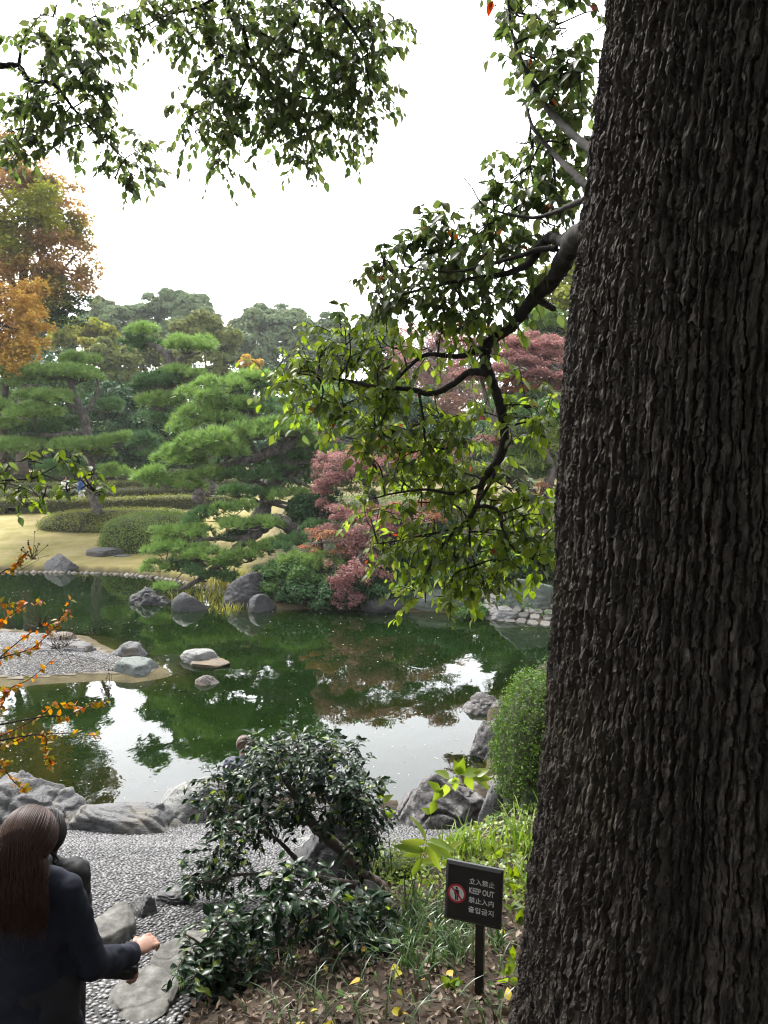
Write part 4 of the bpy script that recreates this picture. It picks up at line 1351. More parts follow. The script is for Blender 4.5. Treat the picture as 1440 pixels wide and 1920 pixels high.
def hedge(label, pts, width, height, seed, n, tops='hedge_top', sides='hedge_side', group='low clipped hedges behind the lawn', size=.09):
    """pts: (px, py, depth) of its foot"""
    r = np.random.default_rng(seed)
    q = curve([P(*p) for p in pts], 40)
    root = thing('hedge', label, 'hedge', q[20], group)
    tan = unit(np.gradient(q, axis=0) * [1, 1, 0])
    nor = np.stack([-tan[:, 1], tan[:, 0], 0 * tan[:, 0]], -1)
    prof = [(-.5, -.3, -1, 0), (-.5, .75, -1, .15), (-.38, .96, -.5, .8), (0, 1.02, 0, 1), (.38, .96, .5, .8), (.5, .75, 1, .15), (.5, -.3, 1, 0)]
    V = np.array([[q[i] + nor[i] * a * width + np.array([0, 0, b_ * height * (1 + .05 * noise(np.array([[i * .4, a, seed]]))[0])]) for (a, b_, _, _) in prof] for i in range(len(q))])
    n_, k = V.shape[:2]
    i, j = np.meshgrid(np.arange(n_ - 1), np.arange(k - 1), indexing='ij')
    Q = np.stack([i * k + j, (i + 1) * k + j, (i + 1) * k + j + 1, i * k + j + 1], -1).reshape(-1, 4)
    ends = np.array([list(range(k))[::-1], [(n_ - 1) * k + x for x in range(k)]])
    link('body', mesh_np('body', V.reshape(-1, 3), [Q, ends], True), M_CORE, root)
    t_ = r.uniform(0, n_ - 1.001, n)
    ii_ = t_.astype(int)
    s_ = r.uniform(0, k - 1.001, n)
    jj_ = s_.astype(int)
    fu, fv = (t_ - ii_)[:, None], (s_ - jj_)[:, None]
    pos = (V[ii_, jj_] * (1 - fu) + V[ii_ + 1, jj_] * fu) * (1 - fv) + (V[ii_, jj_ + 1] * (1 - fu) + V[ii_ + 1, jj_ + 1] * fu) * fv
    pr_ = np.array(prof)
    a = pr_[jj_, 2] * (1 - fv[:, 0]) + pr_[jj_ + 1, 2] * fv[:, 0]
    b_ = pr_[jj_, 3] * (1 - fv[:, 0]) + pr_[jj_ + 1, 3] * fv[:, 0]
    N = unit(nor[ii_] * a[:, None] + np.array([0, 0, 1.0]) * b_[:, None])
    hull_leaves(pos, N, n, size, r, tops, sides, root)
    return root


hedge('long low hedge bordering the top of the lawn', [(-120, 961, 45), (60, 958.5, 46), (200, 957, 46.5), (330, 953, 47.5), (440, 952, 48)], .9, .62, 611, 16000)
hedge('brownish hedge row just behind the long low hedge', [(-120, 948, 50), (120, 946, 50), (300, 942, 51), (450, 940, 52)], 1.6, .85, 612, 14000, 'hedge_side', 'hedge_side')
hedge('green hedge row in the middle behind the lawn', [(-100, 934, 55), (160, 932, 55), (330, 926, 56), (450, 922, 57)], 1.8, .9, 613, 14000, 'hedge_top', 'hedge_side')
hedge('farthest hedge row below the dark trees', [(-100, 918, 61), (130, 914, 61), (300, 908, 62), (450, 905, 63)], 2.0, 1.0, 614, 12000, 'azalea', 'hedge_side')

# ------------------------------------------------------------------ shrubs of the far bank
gS = 'shrubs on the far bank'
S_ = lambda label, px, py, w, h, d, mat, n, seed, size=.07: T('bank_shrub', label, 'shrub', px, py, w, h, d, mat, n, size, seed, 18, .4, .8, group=gS)
S_('leafy dark shrub above the large black boulder', 545, 1090, 110, 70, 23.6, 'mid', 9000, 701)
S_('dark shrub at the water below the low dark pine', 590, 1118, 150, 60, 23.2, 'dark', 10000, 702)
S_('dark bush at the water behind the hanging maple', 700, 1112, 150, 70, 23.4, 'dark', 10000, 703)
S_('dark bush under the lowest branch leaves', 800, 1095, 170, 90, 24, 'dark', 11000, 704)
S_('green bush beneath the twisted maple trunks', 900, 1060, 170, 90, 25, 'mid', 10000, 705)
S_('bush on the bank beside the big trunk', 1010, 1060, 130, 90, 24.5, 'dark', 8000, 706)
S_('small leafy bush overhanging the pond at the stone bank', 885, 1152, 70, 28, 21.3, 'mid', 4000, 707, .06)
S_('round shrub behind the hanging maple on the bank', 780, 1010, 160, 90, 27, 'dark', 9000, 708)
S_('yellowish green shrub under the twisted maple', 850, 970, 150, 60, 29, 'olive', 7000, 709)
S_('low dark shrub behind the low pine trunk', 600, 960, 130, 70, 28.5, 'dark', 8000, 710)
S_('dark shrub right of the hanging maple', 760, 1075, 110, 70, 24.4, 'dark', 7000, 711)

# ------------------------------------------------------------------ the big tree in front
TD = 2.7
sil = [(1128, -260), (1120, 0), (1108, 150), (1091, 330), (1073, 480), (1061, 640), (1053, 800), (1050, 960), (1044, 1200), (1033, 1400), (1020, 1580), (1008, 1700), (1001, 1790), (992, 1920), (970, 2080)]
zs, cxs, rs = [], [], []
for px, py in sil:
    z = P(px, py, TD - .05)[2]
    r_ = np.interp(z, [1.6, 2.3, 2.7, 3.4, 4.4, 6.4], [.90, .73, .66, .62, .60, .57])
    a = math.atan((px - CX) / F)
    cx = 1.2
    for _ in range(30):
        cx = TD * math.tan(a + math.asin(r_ / math.hypot(cx, TD)))
    zs.append(z); cxs.append(cx); rs.append(r_)
zs, cxs, rs = np.array(zs)[::-1], np.array(cxs)[::-1], np.array(rs)[::-1]
zs = np.concatenate([[1.4], zs, [9, 13]]); cxs = np.concatenate([[cxs[0]], cxs, [cxs[-1] + .1, cxs[-1] + .2]]); rs = np.concatenate([[1.1], rs, [.45, .25]])

tree = thing('camphor_tree', 'huge dark tree trunk with furrowed bark filling the right side', 'tree', (cxs[2], TD, Z(cxs[2], TD)))
# angle measured from the direction towards the camera
tc = math.atan2(-TD, -1.26)
tf = np.linspace(-1.62, 1.35, 560)
tb_ = np.linspace(1.35, 2 * math.pi - 1.62, 60)[1:-1]
ta = np.concatenate([tf, tb_]) + tc
zv = np.concatenate([np.linspace(1.7, 6.35, 980), np.linspace(6.35, 12.5, 60)[1:]])
TA, ZV = np.meshgrid(ta, zv, indexing='ij')
c0 = np.interp(ZV, zs, cxs)
r0 = np.interp(ZV, zs, rs)
S = (TA - tc) * .62
# plates: stretched cells, split by furrows that wander as they climb
sw = S + .035 * fbm(np.stack([S.ravel() * 2.2, ZV.ravel() * 1.1, 0 * S.ravel()], -1), 41, 3).reshape(S.shape) + .012 * noise(np.stack([S.ravel() * 12, ZV.ravel() * 7, 0 * S.ravel()], -1), 44).reshape(S.shape)


def cells(u, v, seed):
    iu, iv = np.floor(u), np.floor(v)
    f1 = np.full(u.shape, 9.0); f2 = np.full(u.shape, 9.0); idr = np.zeros(u.shape)
    for du in (-1, 0, 1):
        for dv in (-1, 0, 1):
            a, b_ = (iu + du).astype(np.int64), (iv + dv).astype(np.int64)
            h1, h2, h3 = _hash(a, b_, a * 0, seed), _hash(a, b_, a * 0 + 1, seed), _hash(a, b_, a * 0 + 2, seed)
            d = np.hypot(a + .15 + .7 * h1 - u, b_ + h2 - v)
            m_ = d < f1
            f2 = np.where(m_, f1, np.minimum(f2, d))
            idr = np.where(m_, h3, idr)
            f1 = np.where(m_, d, f1)
    return f1, f2, idr


# long ridges that run together and part again, frayed at the edges
Z0 = 0 * S.ravel()
N2 = lambda a_, b_, sd: noise(np.stack([S.ravel() * a_, ZV.ravel() * b_, Z0], -1), sd).reshape(S.shape)
FB = lambda a_, b_, sd, o_=3: fbm(np.stack([S.ravel() * a_, ZV.ravel() * b_, Z0], -1), sd, o_).reshape(S.shape)
zi_ = np.zeros_like(S, dtype=np.int64)
ph = S / .034 + .55 * FB(5, 1.1, 61, 2) + .26 * N2(24, 8, 62) + .22 * N2(70, 26, 64) + .16 * N2(140, 60, 65)
tri = np.abs(np.mod(ph, 1) - .5) * 2
ridge = sstep(.20 + .16 * N2(18, 7, 66), .40 + .16 * N2(18, 7, 66), tri)
ridge = ridge * (1 - .35 * sstep(.75, 1.0, tri) * (N2(30, 8, 75) > 0))
rid = _hash(np.floor(ph + .5).astype(np.int64), zi_, zi_, 5)
# each ridge is broken, at its own heights, into flakes that overlap like shingles
cr = ZV / (.05 + .10 * rid) + 7 * rid + .55 * N2(60, 14, 63) + .25 * N2(120, 70, 67) + .5 * (np.mod(ph, 1) - .5) * (rid - .5) * 4
pk = _hash(np.floor(cr).astype(np.int64), np.floor(ph + .5).astype(np.int64), zi_, 6)
lift = np.mod(cr, 1)                      # thicker towards the lower lip
terr = np.floor((FB(26, 7, 76, 3) * .5 + .5) * 5) / 5
terr2 = np.floor((FB(55, 18, 77, 3) * .5 + .5) * 6) / 6
p1, p2, pid3 = cells(S / .050 + .35 * N2(30, 16, 68) + .2 * N2(90, 60, 69), ZV / .080 + .3 * N2(30, 16, 70) + .2 * N2(90, 60, 73), 14)
plate = sstep(.04, .16, p2 - p1)
wide = sstep(.05, .6, S + .2 * N2(3, 1.2, 74))
fine = FB(60, 28, 47, 4)
fib = N2(150, 36, 49)
ra = ridge * (.013 + .012 * pk + .008 * (1 - lift)) + .012 * terr * (.4 + .6 * ridge)
rb = plate * (.008 + .012 * pid3) + .010 * ridge + .012 * terr
bark = ra * (1 - wide) + rb * wide + .006 * terr2 + .005 * fine + .003 * fib
bulge = .05 * noise(np.stack([S.ravel() * .9, ZV.ravel() * .35, 0 * S.ravel()], -1), 52).reshape(S.shape)
flare = .035 * sstep(2.9, 2.0, ZV) * np.sin(TA * 5 + 1.0)
hollow = -.09 * np.exp(-((S + .05) / .07) ** 2) * np.exp(-((ZV - 3.12) / .28) ** 2)
Rr = r0 + bark - .03 + (bulge * .3 + flare + hollow)
V = np.stack([c0 + Rr * np.cos(TA), TD + Rr * np.sin(TA), ZV], -1)
n_, k = S.shape
i, j = np.meshgrid(np.arange(n_), np.arange(k - 1), indexing='ij')
i2 = (i + 1) % n_
q = np.stack([i * k + j, i2 * k + j, i2 * k + j + 1, i * k + j + 1], -1).reshape(-1, 4)
link('trunk', mesh_np('trunk', V.reshape(-1, 3), [q], False), M_BARK, tree)


LEAF = leaf_tpl(.58, .3, .25, (0, .8, 1, .62, 0))


def leaf_cloud(clusters, origins, seed, size, twig_len=(.16, .30), per=9, tpl=LEAF, droop=.6):
    """clusters: (centre px, py, rx, ry, depth, n, kind). Twigs start inside each cluster, leaves hang along them.
    returns twigs (MB) and arrays pos, R, s, kind"""
    r = np.random.default_rng(seed)
    tw = MB()
    PO, RO, SO, KO = [], [], [], []
    for (px, py, rx, ry, dp, n, kd) in clusters:
        c = P(px, py, dp)
        R3 = np.array([rx / F * dp, (rx + ry) / 2 / F * dp * 1.1, ry / F * dp])
        if origins is not None and len(origins):
            near = origins[np.argmin(np.linalg.norm((origins - c), axis=1))]
            tw.tube(curve([near, (near + c) / 2 + (r.normal(0, .10, 3) + [0, 0, .06]) * np.linalg.norm(c - near), c], 8), np.linspace(.006, .003, 8), 5, False)
            for _ in range(3):
                d = rand_dirs(1, r)[0] * R3 * .7
                tw.tube(curve([c * .7 + near * .3, c + d * .5 + r.normal(0, .02, 3), c + d], 6), np.linspace(.004, .002, 6), 4, False)
        for _ in range(max(1, n // per)):
            st = c + rand_dirs(1, r)[0] * r.random() ** .5 * R3 * .95
            d = unit((st - c) / R3 * .6 + r.normal(0, .5, 3) + [0, 0, .05])
            L_ = r.uniform(*twig_len)
            e = st + d * L_ + [0, 0, -.25 * L_]
            pts = curve([st, st + d * L_ * .55 + [0, 0, .02], e], 6)
            tw.tube(pts, np.linspace(.0028, .0012, 6), 3, False)
            m_ = per + r.integers(-2, 3)
            tt = np.linspace(.15, 1, m_)
            pos = np.stack([np.interp(tt * 5, np.arange(6), pts[:, a]) for a in range(3)], -1)
            side = unit(np.cross(d, [0, 0, 1.0]))
            sg = np.where(np.arange(m_) % 2 == 0, 1, -1)[:, None]
            dr = unit(d * .45 + side * sg * r.uniform(.4, .9, (m_, 1)) + np.array([0, 0, -droop]) * r.uniform(.5, 1.5, (m_, 1)) + r.normal(0, .2, (m_, 3)))
            up = unit(np.array([0, 0, 1.0]) + r.normal(0, .4, (m_, 3)))
            PO.append(pos); RO.append(frames(dr, up)); SO.append(size * r.uniform(.45, 1.25, m_)); KO += [kd] * m_
    return tw, np.vstack(PO), np.concatenate(RO), np.concatenate(SO), np.array(KO)


def place_leaves(root, pos, R, s, kinds, n_parts, tpl, seed, name='leaf', mass='foliage', box=(0, 0, 1440, 1920)):
    """the n_parts leaves that show largest are leaves of their own, the others one mass per colour"""
    pr = project(pos)
    inside = (pr[:, 0] > box[0]) & (pr[:, 0] < box[2]) & (pr[:, 1] > box[1]) & (pr[:, 1] < box[3]) & (pr[:, 2] > .3)
    face = np.abs(np.einsum('ni,ni->n', R[:, :, 2], unit(pos - np.array([0, 0, CAMZ]))))
    score = np.where(inside, s / np.maximum(pr[:, 2], .3) * (.3 + face), 0)
    own = np.argsort(-score)[:n_parts]
    own = own[score[own] > 0]
    rest = np.setdiff1d(np.arange(len(pos)), own)
    mes = {}
    r = np.random.default_rng(seed)
    for k in own:
        kd = kinds[k]
        if kd not in mes:
            mes[kd] = mesh_np(name, *tpl)
            mes[kd].materials.append(ML[kd])
        o = bpy.data.objects.new(name, mes[kd])
        COL.objects.link(o)
        o.parent = root
        mw = Matrix.Identity(4)
        og = ORG.get(root.name, (0, 0, 0))
        for a in range(3):
            for c_ in range(3):
                mw[a][c_] = float(R[k][a, c_] * s[k])
            mw[a][3] = float(pos[k][a] - og[a])
        o.matrix_local = mw
    for kd in sorted(set(kinds)):
        m_ = rest[kinds[rest] == kd]
        if len(m_):
            v, f = scatter(*tpl, pos[m_], R[m_], s[m_])
            tag(link(mass, mesh_np(mass, v, f, True), ML[kd], root), kind='stuff')


def limb(root, pts, sides=9, n=None, name='limb', wob=.06, seed=1, mat=None):
    r = np.random.default_rng(seed)
    q = curve([[*P(*p[:3]), p[3]] for p in pts], n or 10 * len(pts))
    q[1:-1, :3] += r.normal(0, 1, (len(q) - 2, 3)) * q[1:-1, 3:4] * wob
    b = MB()
    b.tube(q[:, :3], q[:, 3] * (1 + wob * r.normal(size=len(q))), sides)
    b.build(name, mat or M_LIMB, root)
    return q[:, :3]


LB = []
LB.append(limb(tree, [(1210, 395, 2.75, .055), (1095, 436, 3.05, .046), (1062, 478, 3.3, .041), (1040, 520, 3.45, .037), (1000, 560, 3.6, .032), (960, 610, 3.75, .028), (912, 645, 3.85, .026)], 10, seed=2))
LB.append(limb(tree, [(912, 645, 3.85, .030), (910, 680, 3.85, .026), (930, 735, 3.85, .025), (945, 800, 3.9, .024), (940, 850, 3.9, .023), (905, 905, 3.9, .019), (888, 960, 3.9, .012), (840, 1010, 3.95, .009), (812, 1050, 3.95, .006)], 9, seed=3))
LB.append(limb(tree, [(912, 650, 3.85, .022), (860, 668, 3.9, .013), (800, 665, 3.95, .011), (765, 690, 4.0, .009), (735, 722, 4.05, .008)], 8, seed=4))
LB.append(limb(tree, [(912, 698, 3.85, .022), (880, 698, 3.9, .018), (850, 720, 3.95, .017), (810, 738, 4.0, .016), (770, 730, 4.05, .014), (700, 725, 4.1, .012), (660, 715, 4.15, .009), (625, 710, 4.2, .006), (560, 700, 4.25, .004)], 8, seed=5))
LB.append(limb(tree, [(1075, 462, 3.2, .03), (1035, 446, 3.35, .022), (1012, 462, 3.4, .022), (990, 495, 3.45, .018), (940, 515, 3.55, .013), (870, 525, 3.65, .010), (800, 540, 3.75, .007), (730, 560, 3.85, .005)], 8, seed=6))
LB.append(limb(tree, [(1045, 466, 3.3, .015), (1010, 468, 3.35, .012), (975, 480, 3.4, .01), (900, 500, 3.5, .007), (840, 510, 3.6, .005), (760, 500, 3.7, .004)], 7, seed=7))
LB.append(limb(tree, [(1190, 345, 2.75, .016), (1082, 380, 3.1, .012), (1040, 398, 3.3, .009), (1000, 408, 3.4, .008), (945, 400, 3.5, .006), (905, 383, 3.5, .004), (885, 352, 3.5, .003), (866, 325, 3.5, .002), (880, 310, 3.5, .0015)], 6, seed=8))
LB.append(limb(tree, [(1000, 555, 3.6, .02), (1020, 568, 3.55, .016), (1040, 580, 3.5, .013)], 7, seed=9))
LB.append(limb(tree, [(938, 855, 3.9, .012), (920, 905, 3.85, .010), (895, 945, 3.8, .010), (915, 950, 3.8, .010), (935, 960, 3.8, .009), (945, 1000, 3.8, .007), (965, 1030, 3.8, .006), (1000, 1050, 3.8, .004), (1020, 1060, 3.8, .003)], 7, seed=10))
LB.append(limb(tree, [(903, 910, 3.9, .010), (850, 925, 3.9, .009), (800, 918, 3.95, .007), (740, 925, 4.0, .005), (700, 935, 4.0, .004)], 7, seed=11))
LB.append(limb(tree, [(785, 735, 4.0, .008), (795, 790, 4.0, .007), (800, 830, 4.0, .006), (840, 845, 4.0, .004)], 6, seed=12))
LB.append(limb(tree, [(888, 955, 3.9, .008), (880, 1010, 3.9, .006), (890, 1060, 3.9, .004)], 6, seed=13))
LB.append(limb(tree, [(880, 985, 3.9, .007), (810, 1000, 3.95, .005), (740, 1015, 4.0, .004), (700, 1020, 4.0, .003)], 6, seed=14))
LB.append(limb(tree, [(1200, 320, 2.75, .024), (1110, 280, 3.05, .019), (1060, 240, 3.3, .016), (1020, 195, 3.5, .013), (985, 130, 3.6, .01), (960, 60, 3.7, .007), (950, -30, 3.8, .006)], 7, seed=15))
LB.append(limb(tree, [(1200, 400, 2.75, .022), (1110, 355, 3.05, .017), (1075, 325, 3.2, .014), (1040, 290, 3.4, .011), (1000, 240, 3.5, .008), (985, 190, 3.6, .005)], 7, seed=16))
CL = [
    (990, 30, 70, 50, 3.7, 150), (1060, 40, 60, 60, 3.5, 140), (1000, 110, 60, 50, 3.6, 120), (1070, 130, 50, 70, 3.4, 130), (1040, 200, 55, 50, 3.5, 110), (1000, 280, 55, 40, 3.5, 90), (1060, 270, 40, 50, 3.4, 90), (1040, 340, 50, 40, 3.4, 110), (985, 330, 40, 35, 3.5, 60),
    (970, 390, 60, 40, 3.5, 110), (1030, 420, 40, 50, 3.4, 80), (910, 430, 60, 40, 3.55, 110), (850, 450, 70, 40, 3.6, 120), (800, 475, 60, 35, 3.7, 100), (950, 470, 60, 50, 3.5, 120), (880, 500, 70, 40, 3.6, 130), (820, 520, 70, 35, 3.7, 120), (745, 520, 60, 35, 3.8, 90),
    (700, 545, 45, 25, 3.85, 45), (740, 570, 60, 30, 3.85, 70), (800, 565, 60, 35, 3.75, 90), (870, 570, 60, 40, 3.65, 100), (940, 560, 60, 45, 3.6, 90), (900, 610, 70, 30, 3.7, 90), (830, 610, 60, 30, 3.8, 70), (720, 475, 25, 15, 3.8, 9), (770, 455, 40, 18, 3.7, 30),
    (655, 620, 45, 30, 4.15, 60), (620, 650, 60, 40, 4.2, 100), (680, 660, 60, 40, 4.15, 110), (560, 680, 50, 35, 4.25, 80), (540, 720, 40, 40, 4.3, 80), (600, 710, 70, 40, 4.2, 130), (660, 720, 60, 40, 4.15, 110), (720, 680, 50, 40, 4.05, 80), (740, 640, 50, 30, 4.0, 50),
    (600, 760, 60, 40, 4.2, 100), (650, 780, 60, 40, 4.15, 110), (720, 770, 70, 40, 4.05, 120), (700, 820, 70, 40, 4.05, 120), (770, 800, 60, 45, 4.0, 110), (830, 780, 50, 40, 3.95, 70), (840, 830, 60, 40, 3.95, 100), (770, 850, 60, 40, 4.0, 100), (700, 860, 40, 30, 4.05, 60),
    (900, 770, 50, 40, 3.9, 60), (1000, 760, 50, 40, 3.7, 80), (1020, 800, 40, 40, 3.7, 60), (960, 830, 40, 30, 3.8, 30), (880, 650, 50, 30, 3.8, 40), (810, 660, 50, 30, 3.9, 50),
]
CL2 = [
    (760, 900, 60, 45, 4.0, 110), (820, 890, 60, 40, 3.95, 110), (880, 890, 50, 35, 3.9, 80), (790, 950, 60, 40, 4.0, 100), (860, 950, 60, 40, 3.9, 110), (700, 985, 35, 35, 4.05, 60), (740, 1005, 45, 40, 4.0, 90), (720, 1040, 40, 35, 4.0, 80),
    (800, 1010, 55, 40, 3.95, 110), (860, 1020, 60, 40, 3.9, 130), (920, 1000, 55, 40, 3.85, 120), (970, 970, 50, 40, 3.8, 110), (1015, 1000, 45, 45, 3.75, 110), (940, 1050, 60, 40, 3.85, 120), (880, 1075, 60, 35, 3.9, 120), (820, 1070, 50, 35, 3.95, 90),
    (790, 1110, 40, 35, 3.95, 70), (850, 1105, 45, 28, 3.9, 60), (910, 1100, 45, 30, 3.85, 70), (1000, 1050, 40, 40, 3.75, 90), (1030, 1090, 22, 22, 3.7, 18), (960, 920, 50, 35, 3.8, 60), (1000, 930, 40, 30, 3.75, 40), (930, 940, 40, 30, 3.8, 50),
]
tw, pos, R, s, kd = leaf_cloud([(*c[:4], c[4] + .12, int(c[5] * 1.3), 'canopy') for c in CL] + [(*c[:4], c[4] + .12, int(c[5] * 1.0), 'young_lit') for c in CL2], np.vstack(LB), 21, .058, (.10, .22))
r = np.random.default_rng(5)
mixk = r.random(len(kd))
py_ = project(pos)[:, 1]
kd = np.where((kd == 'canopy') & (py_ > 600) & (mixk < .6), 'young_lit', kd)  # lower leaves turn yellower: partly new growth, partly top light painted in
kd = np.where((kd == 'young_lit') & (py_ > 850) & (mixk > .75), 'canopy', kd)
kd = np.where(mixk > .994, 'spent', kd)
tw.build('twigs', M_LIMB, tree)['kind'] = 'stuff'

# overhanging bough high above, reaching out from the trunk
B2 = []
B2.append(limb(tree, [(1200, -420, 2.9, .11), (1000, -330, 3.6, .085), (760, -200, 4.4, .06), (560, -110, 4.9, .04), (430, -30, 5.1, .028), (440, 40, 5.1, .02), (480, 60, 5.1, .017), (540, 90, 5.1, .013), (580, 105, 5.1, .008)], 9, seed=30))
B2.append(limb(tree, [(455, 48, 5.1, .016), (465, 90, 5.1, .014), (475, 120, 5.1, .012), (500, 150, 5.1, .008), (560, 180, 5.1, .006), (620, 190, 5.1, .004)], 7, seed=31))
B2.append(limb(tree, [(560, -110, 4.9, .03), (600, -20, 4.9, .018), (650, 40, 4.9, .012), (690, 100, 4.9, .006)], 7, seed=32))
B2.append(limb(tree, [(475, 120, 5.1, .009), (450, 170, 5.1, .006), (430, 220, 5.1, .005), (410, 290, 5.1, .003)], 6, seed=33))
B2.append(limb(tree, [(430, -30, 5.1, .016), (380, 10, 5.1, .01), (310, 30, 5.1, .006), (250, 60, 5.1, .003)], 6, seed=34))
B2.append(limb(tree, [(500, 150, 5.1, .007), (550, 220, 5.1, .005), (590, 280, 5.1, .003)], 6, seed=35))
CT = [(290, 20, 60, 35, 5.1, 110), (350, 45, 50, 35, 5.1, 90), (260, 60, 30, 25, 5.1, 35), (410, 40, 50, 50, 5.1, 110), (400, 110, 50, 45, 5.1, 110), (480, 30, 60, 50, 5.1, 140), (560, 30, 70, 60, 5.0, 190), (640, 30, 70, 60, 5.0, 190), (700, 50, 35, 50, 5.0, 100),
      (540, 100, 70, 50, 5.1, 160), (620, 110, 70, 50, 5.0, 170), (690, 120, 35, 50, 5.0, 100), (470, 140, 50, 50, 5.1, 110), (560, 180, 60, 45, 5.1, 130), (640, 190, 60, 45, 5.0, 130), (700, 200, 28, 40, 5.0, 60), (490, 190, 50, 40, 5.1, 90), (400, 170, 40, 35, 5.1, 60),
      (400, 220, 60, 30, 5.1, 80), (365, 245, 28, 25, 5.1, 35), (440, 250, 50, 30, 5.1, 70), (510, 240, 50, 35, 5.1, 80), (580, 250, 55, 35, 5.1, 90), (650, 240, 45, 28, 5.0, 60), (580, 295, 35, 20, 5.1, 40), (410, 308, 32, 18, 5.1, 28), (540, 275, 40, 25, 5.1, 45), (380, 190, 25, 20, 5.1, 20)]
tw, p2, R2, s2, k2 = leaf_cloud([(*c[:5], int(c[5] * 2.1), 'canopy') for c in CT], np.vstack(B2), 22, .060, (.12, .24))
tw.build('twigs', M_LIMB, tree)['kind'] = 'stuff'
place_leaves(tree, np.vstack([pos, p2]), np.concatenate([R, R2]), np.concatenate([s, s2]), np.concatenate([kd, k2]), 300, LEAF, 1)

# the crown overhead, out of the picture: it shades the place where the photograph was taken
r = np.random.default_rng(60)
lc = np.array([(x, y, z) for x, y, z in zip(r.uniform(-7, 8, 90), r.uniform(-7.5, 3.2, 90), r.uniform(7.4, 11, 90))])
lc[:, 2] = np.maximum(lc[:, 2], 6.9 + .62 * np.maximum(lc[:, 1], 0) + .9)
V, Fc = crown_cloud(lc, r.uniform(1.0, 1.7, 90), 52000, r, .19, .6)
o = link('crown', mesh_np('crown', V, Fc, False), ML['canopy'], tree)
o['kind'] = 'stuff'
b = MB()
for k in range(0, 90, 5):
    st = np.array([cxs[-2], TD, 9 + .3 * r.random() * 5])
    b.tube(curve([st, (st + lc[k]) / 2 + [0, 0, .4], lc[k]], 9), np.linspace(.14, .03, 9), 6)
b.build('branches', M_LIMB, tree)['kind'] = 'stuff'
# ------------------------------------------------------------------ second tree, its bough reaching in from the left
t2 = thing('evergreen_tree', 'leafy bough reaching in from a tree beyond the upper left edge', 'tree', (-5.6, 4.4, Z(-5.6, 4.4)))
b = MB()
b.tube(curve([(-5.6, 4.4, Z(-5.6, 4.4) - .2, .3), (-5.5, 4.5, 4, .24), (-5.3, 4.6, 7, .18), (-5.2, 4.7, 10, .08)], 24)[:, :3], np.linspace(.3, .1, 24), 12)
b.build('trunk', M_BARK, t2)
B3 = [limb(t2, [(-800, 300, 4.6, .08), (-300, 160, 5.0, .05), (-80, 122, 5.3, .03), (0, 123, 5.4, .022), (35, 125, 5.4, .02), (55, 150, 5.4, .016), (100, 158, 5.4, .012), (135, 200, 5.4, .009), (165, 235, 5.4, .007), (205, 270, 5.4, .005), (235, 300, 5.4, .003)], 8, seed=40),
      limb(t2, [(35, 125, 5.4, .012), (42, 80, 5.4, .008), (60, 50, 5.4, .006), (80, 28, 5.4, .004), (120, 40, 5.4, .003)], 6, seed=41),
      limb(t2, [(55, 150, 5.4, .01), (50, 190, 5.4, .007), (45, 240, 5.4, .004)], 6, seed=42),
      limb(t2, [(80, 28, 5.4, .004), (40, 18, 5.4, .0025), (0, 40, 5.4, .002)], 5, seed=43),
      limb(t2, [(-300, 160, 5.0, .03), (-120, 20, 5.2, .02), (20, -60, 5.3, .012), (150, -30, 5.4, .006), (180, 30, 5.4, .004)], 6, seed=44)]
C3 = [(105, 8, 12, 10, 5.4, 8), (165, 40, 30, 40, 5.4, 60), (185, 90, 25, 30, 5.4, 50), (85, 65, 35, 25, 5.4, 35), (110, 90, 50, 35, 5.4, 70), (160, 130, 45, 35, 5.4, 80), (80, 120, 35, 30, 5.4, 40), (100, 180, 50, 35, 5.4, 80), (170, 175, 45, 30, 5.4, 70), (60, 200, 35, 40, 5.4, 60),
      (120, 215, 45, 30, 5.4, 60), (190, 215, 35, 25, 5.4, 40), (20, 250, 35, 40, 5.4, 60), (70, 250, 40, 30, 5.4, 50), (30, 295, 40, 22, 5.4, 40), (110, 285, 35, 22, 5.4, 40), (150, 255, 35, 20, 5.4, 30), (215, 235, 14, 12, 5.4, 10), (265, 280, 28, 22, 5.4, 40), (235, 300, 35, 25, 5.4, 45), (215, 335, 28, 18, 5.4, 28), (250, 335, 30, 18, 5.4, 30), (180, 270, 12, 14, 5.4, 8)]
tw, pos, R, s, kd = leaf_cloud([(*c[:5], int(c[5] * 2.1), 'canopy') for c in C3], np.vstack(B3), 23, .066, (.10, .2))
tw.build('twigs', M_LIMB, t2)['kind'] = 'stuff'
place_leaves(t2, pos, R, s, kd, 300, LEAF, 2)
r = np.random.default_rng(61)
lc = np.array([(x, y, z) for x, y, z in zip(r.uniform(-12, -4, 40), r.uniform(-3, 4, 40), r.uniform(8.2, 12, 40))])
lc[:, 2] = np.maximum(lc[:, 2], 6.5 + .62 * np.maximum(lc[:, 1], 0) + .9)
V, Fc = crown_cloud(lc, r.uniform(.9, 1.5, 40), 11000, r, .17, .6)
tag(link('crown', mesh_np('crown', V, Fc, False), ML['canopy'], t2), kind='stuff')

# the wooded slope behind the camera, one mass
r = np.random.default_rng(62)
lc = np.array([(x, y, z) for x, y, z in zip(r.uniform(-16, 16, 110), r.uniform(-14, -4.5, 110), r.uniform(3.5, 11, 110))])
lc = np.vstack([lc, np.stack([r.uniform(5.5, 13, 60), r.uniform(-5, 11, 60), r.uniform(1.5, 9, 60)], -1)])
lc = np.vstack([lc, np.stack([r.uniform(-13, -7.5, 30), r.uniform(-5, 3, 30), r.uniform(2.5, 9, 30)], -1)])
V, Fc = crown_cloud(lc, r.uniform(1.2, 2.2, len(lc)), 34000, r, .26, .8)
tag(link('woodland', mesh_np('woodland', V, Fc, False), ML['dark']), kind='stuff')
